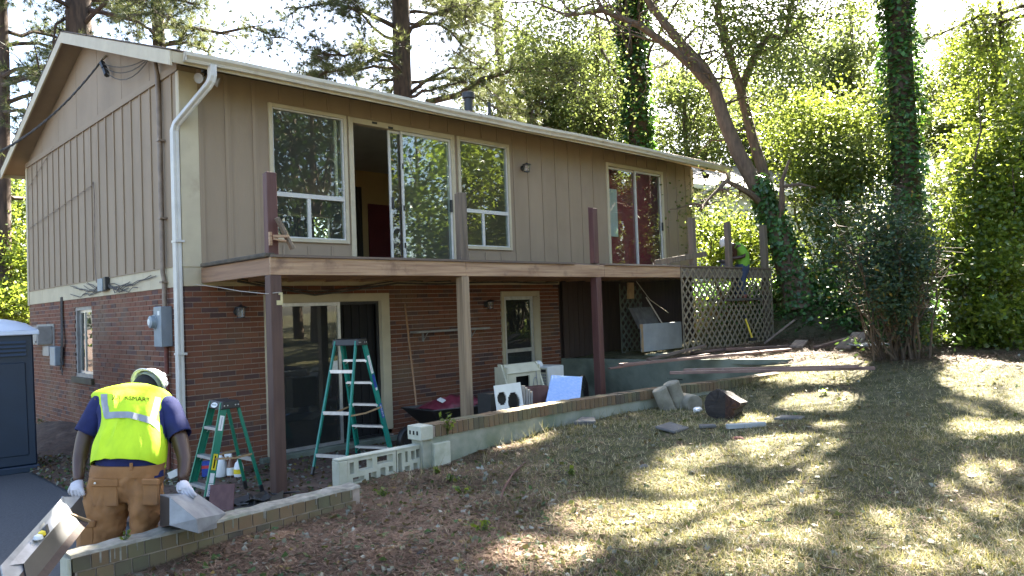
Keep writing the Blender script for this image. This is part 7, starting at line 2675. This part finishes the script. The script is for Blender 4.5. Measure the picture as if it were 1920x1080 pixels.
L = RNG.uniform(.08, .18, (n, 1))
wv = .009
V = np.empty((n, 4, 3))
V[:, 0], V[:, 1], V[:, 2], V[:, 3] = P - D * L / 2 - S * wv / 2, P - D * L / 2 + S * wv / 2, P + D * L / 2 + S * wv / 2, P + D * L / 2 - S * wv / 2
tag(fastmesh('pine_straw', V.reshape(-1, 3), np.arange(n * 4).reshape(-1, 4), 'straw'), 'reddish pine straw over the terrace around the bush', 'pine straw', kind='stuff')
# taller dry stalks left standing along the retaining wall, and loose twigs
x = RNG.uniform(-.4, 7.6, 1500)
y = np.where(x > .74, yb(np.maximum(x, .74)), -4.25) - .10 - RNG.exponential(.16, 1500)
k = RNG.uniform(0, 1, 1500) < patchy(x * 2.1, y * 2) ** 1.5
P = np.stack([x[k], y[k], zl(x[k], y[k]) - .01], 1)
blades(P, .16, .006, .75, 'grass', 'dry_stalks', 'taller dry grass stalks along the foot of the retaining wall', 'grass')
x, y = polar(420, 3.8, 11, 14, 72)
k = (y < np.where(x > .74, yb(np.maximum(x, .74)), -4.75) - .25) & (x > -2.5)
mb = MB()
for a, b in zip(x[k], y[k]):
    th, ln = random.uniform(0, 6.28), random.uniform(.05, .22)
    p = [Vector((a + math.cos(th + .25 * math.sin(q * 2.)) * ln * q / 3, b + math.sin(th + .3 * math.sin(q * 1.7)) * ln * q / 3, float(zl(a, b)) + .022)) for q in range(4)]
    mb.tube(p, [.004, .0035, .003, .002], 4, cap=False)
tag(mb.build('twigs', 'stem'), 'fallen twigs strewn over the lawn', 'twigs', kind='stuff')
# fallen leaves
x, y = polar(30000, 3.6, 14, 14, 80)
k = ok_ = (~(y > np.where(x > .74, yb(np.maximum(x, .74)), np.where(x > -.42, -4.05, -4.70)) - .13)) & (x > -2.7) & (RNG.uniform(0, 1, len(x)) < .10 + .55 * sstep(1.8, -1.0, x - .8 * (y + 6)) + .35 * sstep(7.5, 9, x))
P = np.stack([x[k], y[k], zl(x[k], y[k]) + .018], 1)
V, T = leaf_arrays(P, .048, flat=1.6, sj=.6)
tag(fastmesh('leaf_litter', V, T, 'litter'), 'scattered fallen leaves over the lawn and straw', 'leaf litter', kind='stuff')
# litter on the patio dirt and along the drive edge
n = 5200
x, y = RNG.uniform(-1.3, 7.4, n), RNG.uniform(-4.0, -.1, n)
k = (x > -.9) | (RNG.uniform(0, 1, n) < .4)
P = np.stack([x[k], y[k], np.full(k.sum(), -.418)], 1)
x, y = RNG.uniform(-1.35, -.05, 2600), RNG.uniform(-.4, 7.5, 2600)
P = np.concatenate([P, np.stack([x, y, np.full(2600, -.40) + .16 * sstep(3.5, 5, y) * sstep(-1.2, -.2, x)], 1)])
V, T = leaf_arrays(P, .055, flat=1.5)
tag(fastmesh('patio_litter', V, T, 'litter'), 'brown leaf litter on the patio dirt and house foot', 'leaf litter', kind='stuff')
# heap of mulch at the gable foot
xs3, ys3 = np.linspace(-1.35, .0, 16), np.linspace(3.2, 7.6, 26)
V = []
for x in xs3:
    for y in ys3:
        V.append((x, y, -.46 + .30 * float(sstep(-1.35, -.3, x)) * math.sin(math.pi * (y - 3.2) / 4.4) + random.uniform(0, .05)))
T = [(i * 26 + j, (i + 1) * 26 + j, (i + 1) * 26 + j + 1, i * 26 + j + 1) for i in range(15) for j in range(25)]
tag(fastmesh('mulch_heap', V, T, 'dirt', smooth=True), kind='structure')
# ivy and low growth on the bank behind the deck and at the right
x, y = RNG.uniform(12.7, 20, 26000), RNG.uniform(-6.4, 3, 26000)
k = RNG.uniform(0, 1, len(x)) < sstep(12.7, 13.6, x) * (.4 + .6 * sstep(-6.2, -4.4, y - .15 * (x - 13)))
P = np.stack([x[k], y[k], zl(x[k], y[k]) + RNG.uniform(.02, .30, k.sum())], 1)
V, T = leaf_arrays(P, .10, flat=1.0)
tag(fastmesh('ground_ivy', V, T, 'ivy'), 'dark ivy covering the bank beyond the deck', 'ground ivy', kind='stuff')
x, y = RNG.uniform(10.2, 18, 15000), RNG.uniform(-10.5, -5.6, 15000)
k = RNG.uniform(0, 1, len(x)) < sstep(10.2, 12.2, x)
P = np.stack([x[k], y[k], zl(x[k], y[k]) + RNG.uniform(.02, .34, k.sum()) * sstep(10.2, 13, x[k])], 1)
V, T = leaf_arrays(P, .09, flat=.8)
tag(fastmesh('low_undergrowth', V, T, 'leaf_g'), 'low green undergrowth at the right behind the lawn', 'undergrowth', kind='stuff')
# needles lying on the roof and in the gutter
n = 9000
x, y = RNG.uniform(-.2, 13.3, n), -.7 + RNG.exponential(.55, n)
y = np.clip(y, -.74, 3.5)
z = np.where(y < -.64, 5.10 + RNG.uniform(-.02, .012, n), RZ - sl_ * np.abs(y - RY) + .024)
k = RNG.uniform(0, 1, n) < .35 + .65 * patchy(x * .8, y)
P = np.stack([x, y, z], 1)[k]
n = len(P)
a = RNG.uniform(0, 2 * np.pi, n)
D = np.stack([np.cos(a), np.sin(a) * .95, np.sin(a) * .3 + RNG.normal(0, .12, n)], 1)
S = np.stack([-np.sin(a), np.cos(a), np.cos(a) * .3], 1)
L, wv = RNG.uniform(.06, .18, (n, 1)), .006
V = np.empty((n, 4, 3))
V[:, 0], V[:, 1], V[:, 2], V[:, 3] = P - D * L / 2 - S * wv / 2, P - D * L / 2 + S * wv / 2, P + D * L / 2 + S * wv / 2, P + D * L / 2 - S * wv / 2
tag(fastmesh('roof_needles', V.reshape(-1, 3), np.arange(n * 4).reshape(-1, 4), 'straw'), 'fallen pine needles along the roof edge', 'pine straw', kind='stuff')


def weed(px, py, n, h, label, m='leaf_b', p=None, size=.05):
    c = p if p is not None else ground(px, py)
    t = thing('weed', label, 'weed', c)
    mb = MB()
    P = []
    for _ in range(n):
        e = c + Vector((random.gauss(0, h * .4), random.gauss(0, h * .4), random.uniform(.5, 1.1) * h))
        mb.tube([c, c.lerp(e, .5) + Vector((0, 0, h * .15)), e], .003, 4, cap=False)
        for k in (.5, .75, 1):
            P.append(tuple(c.lerp(e, k)))
    mb.build('stem', 'leaf_g', t)
    V, T = leaf_arrays(np.array(P), size)
    fastmesh('leaves', V, T, m, t)


random.seed(14)
weed(0, 0, 9, .22, 'pale leaved vine hanging on the near end of the brick capped wall', 'leaf_b', p=Vector((1.05, -4.20, .36)), size=.06)
weed(0, 0, 5, .07, 'small green weed rooted on top of the mossy foreground brick wall', 'leaf_b', p=Vector((-2.28, -4.72, .155)), size=.03)
for px, py, lab in ((818, 890, 'green weed at the foot of the screen block wall end'), (845, 906, 'green ivy sprig in the straw below the retaining wall end'), (720, 935, 'small green plant in the straw below the screen blocks'), (868, 930, 'low ivy plant in the middle of the straw slope'), (1075, 893, 'bright green seedling in the straw at the left of the lawn'), (905, 1000, 'low green ivy plant in the foreground straw'), (1545, 742, 'bright green weed growing in the lawn beyond the stump'), (440, 1000, 'small green weed in front of the foreground brick wall')):
    weed(px, py, 7, .09, lab, 'leaf_b', size=.045)
